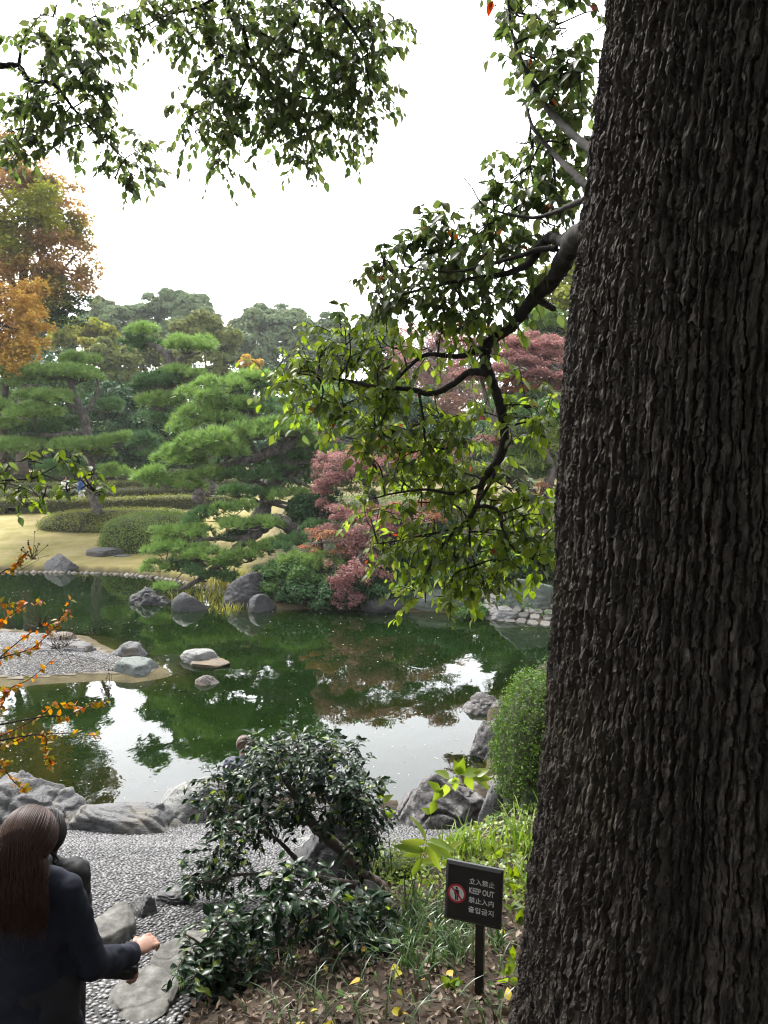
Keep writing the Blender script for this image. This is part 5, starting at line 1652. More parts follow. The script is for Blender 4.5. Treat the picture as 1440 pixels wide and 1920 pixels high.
# distant wood closing the view behind the garden
r = np.random.default_rng(63)
nw = 620
a = np.linspace(-.80, .95, nw) + r.normal(0, .01, nw)
dd = r.uniform(58, 84, nw) - 12 * sstep(.15, .5, a)
hh = 4.5 + 9 * np.exp(-((a - .5) / .25) ** 2) + 5 * np.exp(-((a + .55) / .2) ** 2)
lc = np.stack([dd * np.sin(a), dd * np.cos(a), 2.2 + r.random(nw) ** 1.5 * hh], -1)
lw = r.uniform(1.6, 3.0, nw)
for mt, sel, sd_ in (('dark', np.arange(nw) % 3 != 0, 1), ('mid', np.arange(nw) % 3 == 0, 2)):
    V, Fc = crown_cloud(lc[sel], lw[sel], 110000 if mt == 'dark' else 60000, r, .36, .9)
    tag(link('distant_wood', mesh_np('distant_wood', V, Fc, False), ML[mt]), kind='stuff')
# low plants covering the far bank
n = 30000
x, y = r.uniform(-4.5, 18, n), r.uniform(18.5, 36, n)
z, sp, si = land(x, y)
ok = (sp > .15) & (sp < 14) & (x + .1 * (y - 23) > -3.2 + r.normal(0, .4, n))
p = np.stack([x, y, z + r.uniform(.02, .22, n)], -1)[ok]
nrm = unit(r.normal(0, .5, (len(p), 3)) + [0, 0, 1]); g = unit(np.cross(nrm, rand_dirs(len(p), r)))
v, f = scatter(*LEAF_SMALL, p, frames(g, nrm), .12 * r.uniform(.5, 1.3, len(p)))
tag(link('bank_ground_cover', mesh_np('bank_ground_cover', v, f, False), ML['mid']), kind='stuff')

# ------------------------------------------------------------------ leafy twigs low on the left
t3 = thing('low_sapling', 'bare twiggy branch with a few chewed leaves over the hedges', 'sapling', (-3.2, 3.7, Z(-3.2, 3.7)))
b = MB()
b.tube(curve([(-3.2, 3.7, Z(-3.2, 3.7) - .1), (-3.1, 3.75, 3.4), (-2.9, 3.9, 4.28)], 14), np.linspace(.035, .018, 14), 8)
b.build('stem', M_LIMB, t3)
_s = project(np.array([[-2.92, 3.88, 4.22]]))[0]
B4 = [limb(t3, [(_s[0], _s[1], 3.85, .014), (-80, 906, 4.0, .008), (0, 901, 4.1, .006), (60, 897, 4.1, .005), (80, 890, 4.1, .004), (110, 900, 4.1, .0035), (140, 905, 4.1, .003), (165, 890, 4.1, .002)], 6, seed=50),
      limb(t3, [(70, 893, 4.1, .004), (95, 880, 4.1, .003), (115, 868, 4.1, .002), (140, 850, 4.1, .0015)], 5, seed=51),
      limb(t3, [(-40, 904, 4.05, .005), (20, 908, 4.1, .003), (55, 920, 4.1, .0025), (80, 935, 4.1, .0015)], 5, seed=52),
      limb(t3, [(55, 912, 4.1, .003), (75, 940, 4.1, .002), (30, 955, 4.1, .0015)], 5, seed=53), limb(t3, [(-60, 880, 4.1, .005), (0, 868, 4.1, .003), (40, 865, 4.1, .002)], 5, seed=54)]
C4 = [(15, 875, 28, 18, 4.1, 26), (60, 862, 25, 14, 4.1, 16), (110, 855, 25, 18, 4.1, 14), (150, 870, 30, 20, 4.1, 18), (175, 890, 22, 22, 4.1, 16), (180, 925, 18, 25, 4.1, 16), (35, 925, 25, 18, 4.1, 20), (10, 915, 18, 14, 4.1, 12), (85, 925, 25, 18, 4.1, 18), (125, 925, 25, 18, 4.1, 18), (45, 945, 18, 14, 4.1, 10), (10, 955, 10, 8, 4.1, 5), (165, 915, 14, 14, 4.1, 10), (60, 890, 25, 14, 4.1, 12)]
tw, pos, R, s, kd = leaf_cloud([(*c, 'holed') for c in C4], np.vstack(B4), 24, .055, (.05, .10), per=5)
tw.build('twigs', M_LIMB, t3)['kind'] = 'stuff'
kd = np.where(np.random.default_rng(3).random(len(kd)) < .35, 'canopy', kd)
place_leaves(t3, pos, R, s, kd, 300, LEAF, 3)

t4 = thing('crape_myrtle', 'thin shrub twigs with orange autumn leaves at the left edge', 'shrub', (-2.7, 3.55, Z(-2.7, 3.55)))
b = MB()
for k, (x, y) in enumerate([(-2.7, 3.55), (-2.6, 3.7), (-2.85, 3.6)]):
    b.tube(curve([(x, y, Z(x, y) - .1), (x + .1, y + .1, 2.5), (x + .3, y + .15, 3.5)], 10), np.linspace(.02, .008, 10), 6)
b.build('stems', M_LIMB, t4)
D = 3.8
tws = [[(-120, 1330), (-20, 1250), (20, 1215), (60, 1185), (110, 1160), (135, 1120)], [(-100, 1150), (0, 1075), (25, 1065), (40, 1045), (60, 1030)], [(-90, 1200), (0, 1165), (40, 1140), (85, 1125)], [(-90, 1280), (0, 1235), (60, 1215), (100, 1180), (132, 1150)],
       [(-100, 1420), (0, 1400), (60, 1378), (120, 1375), (185, 1380)], [(-100, 1400), (0, 1380), (70, 1345), (110, 1320), (150, 1325)], [(-60, 1320), (0, 1310), (20, 1290), (60, 1270), (110, 1225)], [(60, 1378), (85, 1410), (100, 1440)], [(-60, 1440), (0, 1440), (30, 1470), (50, 1480)],
       [(-80, 1120), (0, 1130), (60, 1128)], [(70, 1345), (120, 1345), (170, 1320), (205, 1312)], [(0, 1390), (-30, 1420), (20, 1430)], [(-40, 1360), (5, 1320), (10, 1290)]]
B5 = []
for k, tl in enumerate(tws):
    z0 = P(tl[0][0], tl[0][1], D)[2]
    sp0 = project(np.array([[-2.45, 3.70, min(z0 - .12, 3.35)]]))[0]
    tl = [(sp0[0], sp0[1])] + tl
    nseg = len(tl)
    B5.append(limb(t4, [(x, y, D + .05 * (i - 1), .0055 - .0042 * i / (nseg - 1)) for i, (x, y) in enumerate(tl)], 5, seed=70 + k, name='twig', wob=.02))
r = np.random.default_rng(66)
PO, RO, SO = [], [], []
for q in B5:
    pr = project(q)
    m_ = int(np.clip(np.linalg.norm(q[-1] - q[0]) / .012, 8, 46))
    tt = r.uniform(.3, 1, m_)
    pos = np.stack([np.interp(tt * (len(q) - 1), np.arange(len(q)), q[:, a]) for a in range(3)], -1)
    dr = unit(r.normal(0, .7, (m_, 3)) + [0, -.1, -.35])
    PO.append(pos); RO.append(frames(dr, unit(r.normal(0, .8, (m_, 3)) + [0, -.4, .6]))); SO.append(.034 * r.uniform(.6, 1.25, m_))
PO, RO, SO = np.vstack(PO), np.concatenate(RO), np.concatenate(SO)
place_leaves(t4, PO, RO, SO, np.array(['crape'] * len(PO)), 300, leaf_tpl(.6, .3, .2), 4)
# dry seed heads at three twig tips
sd = MB()
for (x, y, rx, ry) in [(62, 1035, 16, 14), (122, 1185, 22, 28), (75, 1160, 14, 14), (105, 1205, 14, 12), (200, 1290, 10, 14)]:
    for _ in range(26):
        p = P(x + r.normal(0, rx), y + r.normal(0, ry), D + .1)
        V0, F0 = ico(1)
        sd.add(V0 * r.uniform(.003, .0055) + p, [F0])
        sd.tube([p, P(x + r.normal(0, 4), y + ry, D + .1)], .0012, 3, False)
sd.build('seed_heads', plain_mat('seed_head', (.07, .04, .025), .8), t4)['kind'] = 'stuff'


# ------------------------------------------------------------------ camellias
def bush(name, label, trunks, clusters, seed, size, n_parts, kinds, per=8, tlen=(.08, .18), tpl=None):
    root = thing(name, label, 'shrub', P(*trunks[0][0][:3]), 'camellias beside the pebble path')
    B = [limb(root, t_, 8, seed=seed + k, name='trunk' if k == 0 else 'branch', wob=.05, mat=M_BARK2) for k, t_ in enumerate(trunks)]
    tw, pos, R, s, kd = leaf_cloud(clusters, np.vstack(B), seed, size, tlen, per, droop=.12)
    tw.build('twigs', M_BARK2, root)['kind'] = 'stuff'
    r = np.random.default_rng(seed)
    kd = np.where(r.random(len(kd)) < .05, 'young_lit', kd)
    place_leaves(root, pos, R, s, kd, n_parts, tpl or leaf_tpl(.48, .35, .3), seed)
    return root


M_BARK2 = ramp_mat('smooth_bark', [(.3, (.03, .022, .018)), (.6, (.07, .052, .042)), (.8, (.11, .085, .07))], 20, 6, .85, .4, 90, dist=.004)
c1 = []
r = np.random.default_rng(90)
for (px, py, rx, ry, n) in [(560, 1430, 90, 35, 210), (480, 1460, 70, 40, 150), (630, 1460, 70, 45, 180), (550, 1490, 90, 40, 150), (420, 1490, 45, 40, 110), (680, 1510, 45, 50, 150), (470, 1530, 60, 35, 110), (390, 1520, 25, 30, 50), (600, 1515, 70, 28, 110), (690, 1570, 32, 45, 110), (440, 1560, 45, 22, 60), (700, 1610, 22, 25, 40),
                            (430, 1600, 60, 26, 80), (380, 1640, 35, 25, 60), (440, 1635, 50, 22, 60), (365, 1650, 22, 18, 28), (580, 1410, 60, 20, 70), (510, 1410, 50, 20, 60), (640, 1420, 40, 25, 60)]:
    c1.append((px, py, rx, ry, 5.3 + r.uniform(-.3, .35), int(n * 2.9), 'camellia'))
bush('camellia', 'dome-shaped camellia leaning over the black pointed rock',
     [[(745, 1712, 5.3, .06), (712, 1665, 5.35, .052), (672, 1630, 5.35, .046), (635, 1590, 5.35, .042), (590, 1550, 5.3, .035), (560, 1500, 5.3, .022), (530, 1460, 5.3, .012)],
      [(700, 1668, 5.3, .035), (640, 1655, 5.25, .028), (585, 1642, 5.2, .024), (550, 1605, 5.2, .018), (520, 1575, 5.2, .012), (480, 1550, 5.2, .007)],
      [(640, 1655, 5.25, .02), (540, 1640, 5.2, .014), (450, 1640, 5.15, .010), (380, 1655, 5.1, .006)], [(600, 1560, 5.3, .025), (640, 1510, 5.3, .016), (670, 1470, 5.3, .008)], [(585, 1545, 5.3, .02), (500, 1530, 5.3, .012), (430, 1510, 5.3, .007)], [(560, 1500, 5.3, .015), (520, 1480, 5.3, .01), (460, 1470, 5.3, .006)]],
     c1, 91, .062, 300, None)
c2 = []
for (px, py, rx, ry, n) in [(600, 1680, 55, 28, 80), (520, 1690, 50, 28, 80), (440, 1720, 45, 28, 70), (660, 1700, 40, 22, 50), (470, 1760, 60, 30, 90), (400, 1770, 45, 28, 80), (550, 1750, 50, 30, 60), (620, 1740, 40, 25, 30), (680, 1750, 40, 25, 45), (380, 1810, 35, 25, 50), (450, 1820, 55, 28, 80), (520, 1820, 50, 30, 70), (600, 1800, 40, 30, 35), (690, 1800, 35, 25, 30), (660, 1770, 50, 30, 50), (580, 1840, 50, 30, 60), (400, 1850, 40, 28, 50), (480, 1850, 50, 30, 60), (430, 1870, 45, 25, 45), (500, 1880, 50, 28, 60), (560, 1870, 50, 26, 45), (620, 1860, 30, 22, 20), (650, 1830, 30, 20, 20), (540, 1660, 40, 15, 30), (690, 1720, 25, 18, 20)]:
    c2.append((px, py, rx, ry, 4.25 + r.uniform(-.22, .25), int(n * 2.7), 'camellia'))
bush('camellia', 'low spreading camellia with pale bare twigs at the bottom of the path',
     [[(600, 1905, 4.4, .04), (600, 1830, 4.35, .036), (605, 1760, 4.3, .03), (600, 1715, 4.25, .016), (560, 1680, 4.2, .008)], [(605, 1760, 4.3, .014), (560, 1730, 4.2, .009), (520, 1700, 4.2, .005)],
      [(560, 1835, 4.3, .016), (500, 1835, 4.2, .013), (420, 1815, 4.15, .01), (375, 1770, 4.1, .008), (345, 1750, 4.1, .004)], [(640, 1700, 4.2, .010), (600, 1715, 4.2, .009), (570, 1740, 4.15, .007), (530, 1765, 4.1, .005), (470, 1810, 4.1, .004)], [(620, 1690, 4.25, .008), (650, 1700, 4.25, .007), (600, 1720, 4.25, .006), (540, 1740, 4.2, .004)],
      [(720, 1730, 4.5, .012), (735, 1770, 4.45, .016), (720, 1800, 4.4, .016), (690, 1830, 4.35, .014), (650, 1860, 4.3, .012), (620, 1880, 4.3, .01)]],
     c2, 95, .070, 300, None)

# clipped round shrub by the trunk
mound('clipped_shrub', 'tall rounded shrub clipped smooth between pond and big trunk', 'clipped shrub', 1040, 1505, 176, 7.0, 205, 1.2, 620, 'shear', 'shear', 15000, .034, None, e=.95, jit=.014, tpl=LEAF_SMALL)


# ------------------------------------------------------------------ ground plants
def blades(name, label, cat, px, py, depth, n, L_, w, spread, seed, mat, group=None, kind=None, arch=.9):
    r = np.random.default_rng(seed)
    b0 = P(px, py, depth)
    b0[2] = Z(b0[0], b0[1])
    b = MB()
    for _ in range(n):
        a = r.uniform(0, 2 * math.pi)
        o_ = b0 + [*(r.normal(0, spread, 2)), -.01]
        l = L_ * r.uniform(.6, 1.15)
        d = np.array([math.cos(a), math.sin(a), 0])
        lean = r.uniform(.15, .75)
        t_ = np.linspace(0, 1, 6)[:, None]
        c = o_ + d * lean * l * t_ ** 1.5 + np.array([0, 0, 1]) * l * (t_ * .95 - arch * lean * .75 * t_ ** 2.4)
        sd_ = np.array([-d[1], d[0], 0]) * w * .5
        ww = np.array([.7, 1, 1, .8, .5, .05])[:, None]
        V = np.concatenate([c - sd_ * ww, c + sd_ * ww])
        k = np.arange(5)
        b.add(V, [np.stack([k, k + 6, k + 7, k + 1], -1)])
    o = b.build(name, ML[mat], None, True, b0)
    return tag(o, label, cat, group, kind)


gT = 'tufts of strap-leaved grass under the trees'
for k, (lab, px, py, d, n, L_, w, sp_, mt) in enumerate([
    ('dark strap-leaved tuft directly below the sign board', 845, 1790, 4.25, 46, .30, .011, .06, 'mondo'),
    ('dark strap-leaved tuft left of the sign post', 795, 1790, 4.35, 44, .30, .011, .06, 'mondo'),
    ('tall arching tuft beside the leaning camellia trunk', 772, 1735, 4.75, 26, .46, .014, .05, 'mondo'),
    ('small dark tuft low on the leaf litter', 815, 1850, 4.0, 26, .22, .010, .03, 'mondo'),
    ('bright green grass tuft against the big trunk', 985, 1600, 6.0, 60, .55, .016, .08, 'blade'),
    ('bright green grass tuft behind the sign board', 905, 1610, 6.1, 44, .42, .016, .10, 'blade'),
    ('pale grass clump half hidden right of the sign', 985, 1680, 5.2, 40, .36, .012, .08, 'blade'),
    ('grass tuft at the path end under the broad-leaf sapling', 855, 1620, 6.2, 36, .38, .014, .08, 'blade')]):
    blades('grass_tuft', lab, 'grass tuft', px, py, d, n, L_, w, sp_, 800 + k, mt, gT)
for k, (px, py, d_) in enumerate([(690, 1720, 4.9), (735, 1790, 4.5), (760, 1840, 4.2), (870, 1720, 4.7), (830, 1720, 4.8), (700, 1850, 4.15), (800, 1690, 5.0), (930, 1780, 4.3), (860, 1840, 4.05), (770, 1890, 3.9)]):
    blades('grass_tuft', ['dark tuft nearest the leaning trunk foot', 'dark tuft left of the sign, halfway to the camellia', 'dark tuft low between camellia and sign post', 'dark tuft just behind the sign board edge', 'dark tuft behind the left rim of the sign', 'tuft touching the right side of the low camellia', 'tuft above the others at the leaning trunk', 'tuft between the sign post and the big trunk', 'short tuft close beside the sign post foot', 'lowest dark tuft at the front of the litter'][k], 'grass tuft', px, py, d_, 30, .24, .010, .05, 870 + k, 'mondo', 'low dark tufts among the dry leaves')
blades('reed_clump', 'yellow-green water grass in the corner of the far shore', 'water grass', 400, 1135, 24.6, 150, .6, .03, .55, 820, 'reed', 'water grass at the pond corner', 'stuff', arch=.5)
blades('reed_clump', 'thin water grass standing before the dark rounded rock', 'water grass', 430, 1160, 22.6, 80, .45, .02, .22, 821, 'reed', 'water grass at the pond corner', 'stuff', arch=.5)
blades('bank_grass', 'yellow-green grass clump on the bank under the low pine', 'grass tuft', 440, 1100, 26.6, 300, .5, .03, .8, 822, 'reed', None, arch=.5)


def leaf_plant(name, label, cat, stems, seed, size, mat, tpl, group=None, stem_r=.004, up=.3):
    """stems: polylines (px, py, depth) with leaves listed as fractions"""
    r = np.random.default_rng(seed)
    root = thing(name, label, cat, P(*stems[0][0][0]), group)
    b = MB()
    PO, RO, SO = [], [], []
    for st, lv in stems:
        q = curve([P(*p) for p in st], 14)
        b.tube(q, np.linspace(stem_r, stem_r * .4, 14), 5)
        for f, ang, sc in lv:
            p = np.array([np.interp(f * 13, np.arange(14), q[:, a]) for a in range(3)])
            d = unit(np.array([math.cos(ang), r.uniform(-.5, .2), math.sin(ang)]))
            PO.append(p); RO.append(frames(d[None], unit(np.array([[0, -.6, .6]]) + r.normal(0, .25, (1, 3))))[0]); SO.append(size * sc)
    b.build('stem', plain_mat(name + '_stem', (.06, .09, .025)), root)
    me = mesh_np('leaf', *tpl)
    me.materials.append(ML[mat])
    for p, R_k, s_ in zip(PO, RO, SO):
        o = bpy.data.objects.new('leaf', me)
        COL.objects.link(o)
        o.parent = root
        mw = Matrix.Identity(4)
        for a in range(3):
            for c_ in range(3):
                mw[a][c_] = float(R_k[a, c_] * s_)
            mw[a][3] = float(p[a] - ORG[root.name][a])
        o.matrix_local = mw
    return root


BROAD = leaf_tpl(.62, .25, .3, (0, .8, 1, .75, .4, 0))
LANCE = leaf_tpl(.27, .25, .35, (0, .8, 1, .9, .55, 0))
leaf_plant('vine_sapling', 'slim sapling with heart-shaped yellow-green leaves before the shore boulder', 'sapling',
           [([(770, 1690, 5.2), (785, 1620, 5.2), (805, 1540, 5.2), (822, 1490, 5.2), (850, 1455, 5.2), (890, 1455, 5.2)], [(.62, 2.2, 1), (.66, -2.2, 1), (.72, .3, .9), (.76, 2.4, 1.1), (.80, -1.3, 1), (.85, 1.3, 1.1), (.9, .3, 1.2), (.92, -1.1, 1), (.97, .0, 1.2), (.99, -.5, 1.3), (1, .6, 1.0), (.7, -1.6, 1.2), (.55, -2.0, .9), (.45, 2.6, .7), (.88, 2.0, 1)])],
           831, .115, 'young_lit', BROAD)
leaf_plant('bamboo_grass', 'long bright lance-shaped leaves fanning out above the sign', 'plant',
           [([(760, 1700, 5.0), (775, 1650, 5.0), (795, 1600, 5.0), (800, 1575, 5.0)], [(.95, 1.9, 1.2), (.9, -.35, 1.5), (.85, -.9, 1.2), (.95, 3.0, 1.1), (.8, -2.6, 1.2), (.7, 2.7, 1.3), (.6, -2.2, 1.0), (1, -.1, 1.3), (.55, .1, .9)]),
            ([(790, 1690, 5.2), (815, 1640, 5.2), (830, 1600, 5.2)], [(1, .6, 1.0), (.9, 2.6, 1), (.8, -.2, 1.1), (.7, 2.9, .9)])],
           832, .165, 'young_lit', LANCE)
leaf_plant('pond_sprig', 'small yellow-green sprig at the right rim of the camellia', 'plant', [([(735, 1640, 5.2), (728, 1560, 5.2), (715, 1490, 5.2)], [(.9, .8, 1), (.95, 2, 1), (1, 1.4, 1.1), (.8, -.3, .9), (.7, .4, .9)])], 833, .09, 'young_lit', BROAD)
for k, (lab, px, py, d, w_, n) in enumerate([('yellow-leaved seedling beside the trunk below the sign', 965, 1760, 4.4, 1, 6), ('small green seedling left of the sign post', 840, 1895, 3.75, .9, 8), ('green seedling between sign post and trunk', 950, 1880, 3.8, .8, 8), ('yellowing seedling right of the sign board', 965, 1700, 5.0, 1.1, 8), ('low green seedling by the pale grass', 930, 1650, 5.6, 1.1, 9), ('small seedling at the camellia side of the litter', 745, 1880, 4.0, .8, 6), ('yellow leaf sprig low against the trunk flare', 968, 1845, 3.9, .8, 5)]):
    rr_ = np.random.default_rng(840 + k)
    lv = [(rr_.uniform(.5, 1), rr_.uniform(-.6, 3.7), rr_.uniform(.7, 1.2)) for _ in range(n)]
    leaf_plant('seedling', lab, 'seedling', [([(px, py, d), (px + 4, py - 30, d), (px + rr_.uniform(-8, 8), py - 60, d)], lv)], 850 + k, .075 * w_, 'young_lit' if 'yellow' not in lab else 'holed', BROAD, 'seedlings in the leaf litter', .002)


def frond(root, b, p0, d, L_, seed, mat):
    r = np.random.default_rng(seed)
    t_ = np.linspace(0, 1, 16)[:, None]
    c = p0 + d * L_ * t_ + np.array([0, 0, 1]) * L_ * (.5 * t_ - .75 * t_ ** 2)
    m = MB()
    m.tube(c, np.linspace(.003, .001, 16), 4)
    side = unit(np.cross(d, [0, 0, 1.0]))
    PO, RO, SO = [], [], []
    for i in range(1, 16):
        for sg in (-1, 1):
            PO.append(c[i]); SO.append(.045 * math.sin(math.pi * (.15 + .8 * (1 - i / 16))) + .008)
            RO.append(frames((side * sg + d * .5 + [0, 0, -.25])[None], np.array([[0, 0, 1.0]]))[0])
    v, f = scatter(*leaf_tpl(.2, .1, .2, (0, 1, .6, 0)), np.array(PO), np.array(RO), np.array(SO))
    m.add(v, f)
    m.build('frond', ML[mat], root)


fern = thing('fern', 'drooping fern fronds at the left of the low camellia', 'fern', P(345, 1835, 4.1))
for k in range(4):
    a = math.radians(165 + k * 22)
    frond(fern, None, P(352 + k * 2, 1838, 4.1), np.array([math.cos(a), math.sin(a) * .7, 0]), .22 + .02 * (k % 3), k, 'mid')

# moss pad, twig pile, leaf litter, ground cover
mound('moss_cushion', 'bright moss cushion right of the black pointed rock', 'moss', 750, 1660, 80, 5.6, 36, .35, 640, 'moss', 'moss', 2600, .022, None, e=.9, jit=.008)


def on_slope(n, r, x0, x1, y0, y1):
    x, y = r.uniform(x0, x1, n), r.uniform(y0, y1, n)
    z, sp, si = land(x, y)
    ok = (x > path_edge(y) + .02) & (sp > .3)
    return np.stack([x[ok], y[ok], z[ok]], -1)


r = np.random.default_rng(900)
p = on_slope(15000, r, -1.2, 3.0, 2.2, 7.5)
nrm = unit(r.normal(0, .75, (len(p), 3)) + [0, 0, 1])
g = unit(np.cross(nrm, rand_dirs(len(p), r)))
p[:, 2] += r.uniform(.004, .035, len(p))
v, f = scatter(*leaf_tpl(.55, .5, -.25, (0, .8, 1, .6, 0)), p, frames(g, nrm), .042 * r.uniform(.3, 1.35, len(p)))
tag(link('leaf_litter', mesh_np('leaf_litter', v, f, True), ML['litter']), kind='stuff')
p = on_slope(160, r, -.4, 2.5, 2.8, 6.5)
nrm = unit(r.normal(0, .3, (len(p), 3)) + [0, -.2, 1]); g = unit(np.cross(nrm, rand_dirs(len(p), r)))
p[:, 2] += .05
v, f = scatter(*BROAD, p, frames(g, nrm), .06 * r.uniform(.6, 1.2, len(p)))
tag(link('fallen_leaves', mesh_np('fallen_leaves', v, f, True), ML['fallen']), kind='stuff')
p = on_slope(3400, r, .0, 3.0, 4.6, 8.3)
pr = project(p)
p = p[(pr[:, 1] < 1720)]
nrm = unit(r.normal(0, .5, (len(p), 3)) + [0, -.2, 1]); g = unit(np.cross(nrm, rand_dirs(len(p), r)))
p[:, 2] += r.uniform(.02, .14, len(p))
v, f = scatter(*BROAD, p, frames(g, nrm), .055 * r.uniform(.5, 1.3, len(p)))
tag(link('ground_cover', mesh_np('ground_cover', v, f, True), ML['young_lit']), kind='stuff')
p = on_slope(1300, r, -.6, 2.6, 3.0, 7.6)
b = MB()
for o_ in p:
    a = r.uniform(0, 2 * math.pi); l = r.uniform(.08, .26); q_ = np.array([math.cos(a), math.sin(a), 0])
    t_ = np.linspace(0, 1, 5)[:, None]
    c_ = o_ + q_ * l * .6 * t_ ** 1.5 + np.array([0, 0, 1]) * l * (t_ - .45 * t_ ** 2)
    s_ = np.array([-q_[1], q_[0], 0]) * .004 * np.array([1, 1, .9, .6, .1])[:, None]
    k = np.arange(4)
    b.add(np.concatenate([c_ - s_, c_ + s_]), [np.stack([k, k + 5, k + 6, k + 1], -1)])
tag(b.build('undergrowth', ML['mondo'], loc=(0, 0, 0)), kind='stuff')
p = on_slope(900, r, -.3, 2.6, 3.2, 6.0)
nrm = unit(r.normal(0, .5, (len(p), 3)) + [0, -.2, 1]); g = unit(np.cross(nrm, rand_dirs(len(p), r)))
p = p[noise(p * 2.0, 55) > .1]
nrm, g = nrm[:len(p)], g[:len(p)]
p[:, 2] += r.uniform(.02, .12, len(p))
v, f = scatter(*BROAD, p, frames(g, nrm), .045 * r.uniform(.5, 1.3, len(p)))
tag(link('ground_cover', mesh_np('ground_cover', v, f, True), ML['mid']), kind='stuff')
b = MB()
for k in range(130):
    p = on_slope(1, r, -.9, 1.8, 2.8, 6.0)
    if len(p):
        a = r.uniform(0, math.pi); l = r.uniform(.06, .28)
        d = np.array([math.cos(a), math.sin(a), r.normal(0, .15)]) * l
        b.tube(curve([p[0] + [0, 0, .02], p[0] + d * .5 + [0, 0, .035 + r.normal(0, .01)], p[0] + d + [0, 0, .02]], 6), np.linspace(.004, .0015, 6), 4)
tag(b.build('fallen_twigs', M_BARK2), kind='stuff')
p = on_slope(7000, r, .8, 9.0, 7.0, 14.5)
nrm = unit(r.normal(0, .5, (len(p), 3)) + [0, 0, 1]); g = unit(np.cross(nrm, rand_dirs(len(p), r)))
p[:, 2] += r.uniform(.01, .12, len(p))
v, f = scatter(*BROAD, p, frames(g, nrm), .075 * r.uniform(.5, 1.3, len(p)))
tag(link('ground_cover', mesh_np('ground_cover', v, f, True), ML['mid']), kind='stuff')
# leaves afloat on the pond
r = np.random.default_rng(910)
n = 1000
px, py = r.uniform(-50, 1060, n), 1100 + 420 * r.random(n) ** 1.2
p = np.array([G(a, b_, .004) for a, b_ in zip(px, py)])
_, sp, si = land(p[:, 0], p[:, 1])
clump = noise(p * .5, 33) + .4 * noise(p * 1.7, 34)
p = p[(sp < -.15) & (si > .2) & (clump > r.uniform(-.6, .6, n))]
nrm = unit(r.normal(0, .05, (len(p), 3)) + [0, 0, 1]); g = unit(np.cross(nrm, rand_dirs(len(p), r)))
v, f = scatter(*LEAF_SMALL, p, frames(g, nrm), .04 * np.clip(p[:, 1] / 14, .55, 1.4) * r.uniform(.4, 1.3, len(p)))
tag(link('floating_leaves', mesh_np('floating_leaves', v, f, True), ML['floating']), kind='stuff')

# ------------------------------------------------------------------ the sign
M_BLACK = plain_mat('black_paint', (.008, .008, .009), .38, .5, .1, 300)
M_WHITE = plain_mat('white_print', (.55, .55, .54), .6)
M_RED = plain_mat('red_print', (.38, .02, .03), .55)
sg_c = P(888, 1676, 3.6)
yaw = math.radians(-21)
# local frame: X to the right along the board, Y out of its back, Z up; the right edge is nearer
sx = np.array([math.cos(yaw), math.sin(yaw), 0])
lean = math.radians(7)
sz = np.array([-math.sin(yaw) * math.sin(lean), math.cos(yaw) * math.sin(lean), math.cos(lean)])
sy = np.cross(sz, sx)
SR = np.stack([sx, sy, sz], -1)
gz0 = Z(sg_c[0], sg_c[1])
sign = thing('keep_out_sign', 'small black keep out sign in four languages on a black post', 'sign', (sg_c[0], sg_c[1], gz0))
W_, H_, D_ = .285, .285, .026
b = MB()
w, h, be = W_ / 2, H_ / 2, .014
V = []
for (x, z, y) in [(-w, -h, D_ / 2), (w, -h, D_ / 2), (w, h, D_ / 2), (-w, h, D_ / 2), (-w, -h, -D_ / 2 + .010), (w, -h, -D_ / 2 + .010), (w, h, -D_ / 2 + .010), (-w, h, -D_ / 2 + .010),
                  (-w + be, -h + be, -D_ / 2), (w - be, -h + be, -D_ / 2), (w - be, h - be, -D_ / 2), (-w + be, h - be, -D_ / 2)]:
    V.append(SR @ np.array([x, y, z]) + sg_c)
b.add(np.array(V), [np.array([[0, 3, 2, 1], [0, 1, 5, 4], [1, 2, 6, 5], [2, 3, 7, 6], [3, 0, 4, 7], [4, 5, 9, 8], [5, 6, 10, 9], [6, 7, 11, 10], [7, 4, 8, 11], [8, 9, 10, 11]])])
b.build('board', M_BLACK, sign, False)
b = MB()
pt = sg_c + SR @ np.array([.028, D_ / 2 + .016, .0])
b.box([pt[0], pt[1], (gz0 - .3 + pt[2]) / 2], [.042, .028, pt[2] - gz0 + .3], np.array([[sx[0], -sx[1], 0], [sx[1], sx[0], 0], [0, 0, 1]]))
b.build('post', M_BLACK, sign, False)
b = MB()
for dx in (-.08, .1):
    p = sg_c + SR @ np.array([dx, 0, -h])
    b.tube([p - sz * .004, p + sz * .004], .004, 8)
front = -D_ / 2


def on_board(x, z, lift=.0015):
    return sg_c + SR @ np.array([x, front - lift, z])


def disc(name, x, z, r0, r1, mat, lift, n=40):
    an = np.linspace(0, 2 * math.pi, n, endpoint=False)
    V = np.array([on_board(x + math.cos(a) * r1, z + math.sin(a) * r1, lift) for a in an] + ([on_board(x + math.cos(a) * r0, z + math.sin(a) * r0, lift) for a in an] if r0 else [on_board(x, z, lift)]))
    k = np.arange(n); k2 = (k + 1) % n
    b = MB()
    b.add(V, [np.stack([k, k + n, k2 + n, k2], -1)] if r0 else [np.stack([k, np.full(n, n), k2], -1)])
    return b.build(name, mat, sign, False)


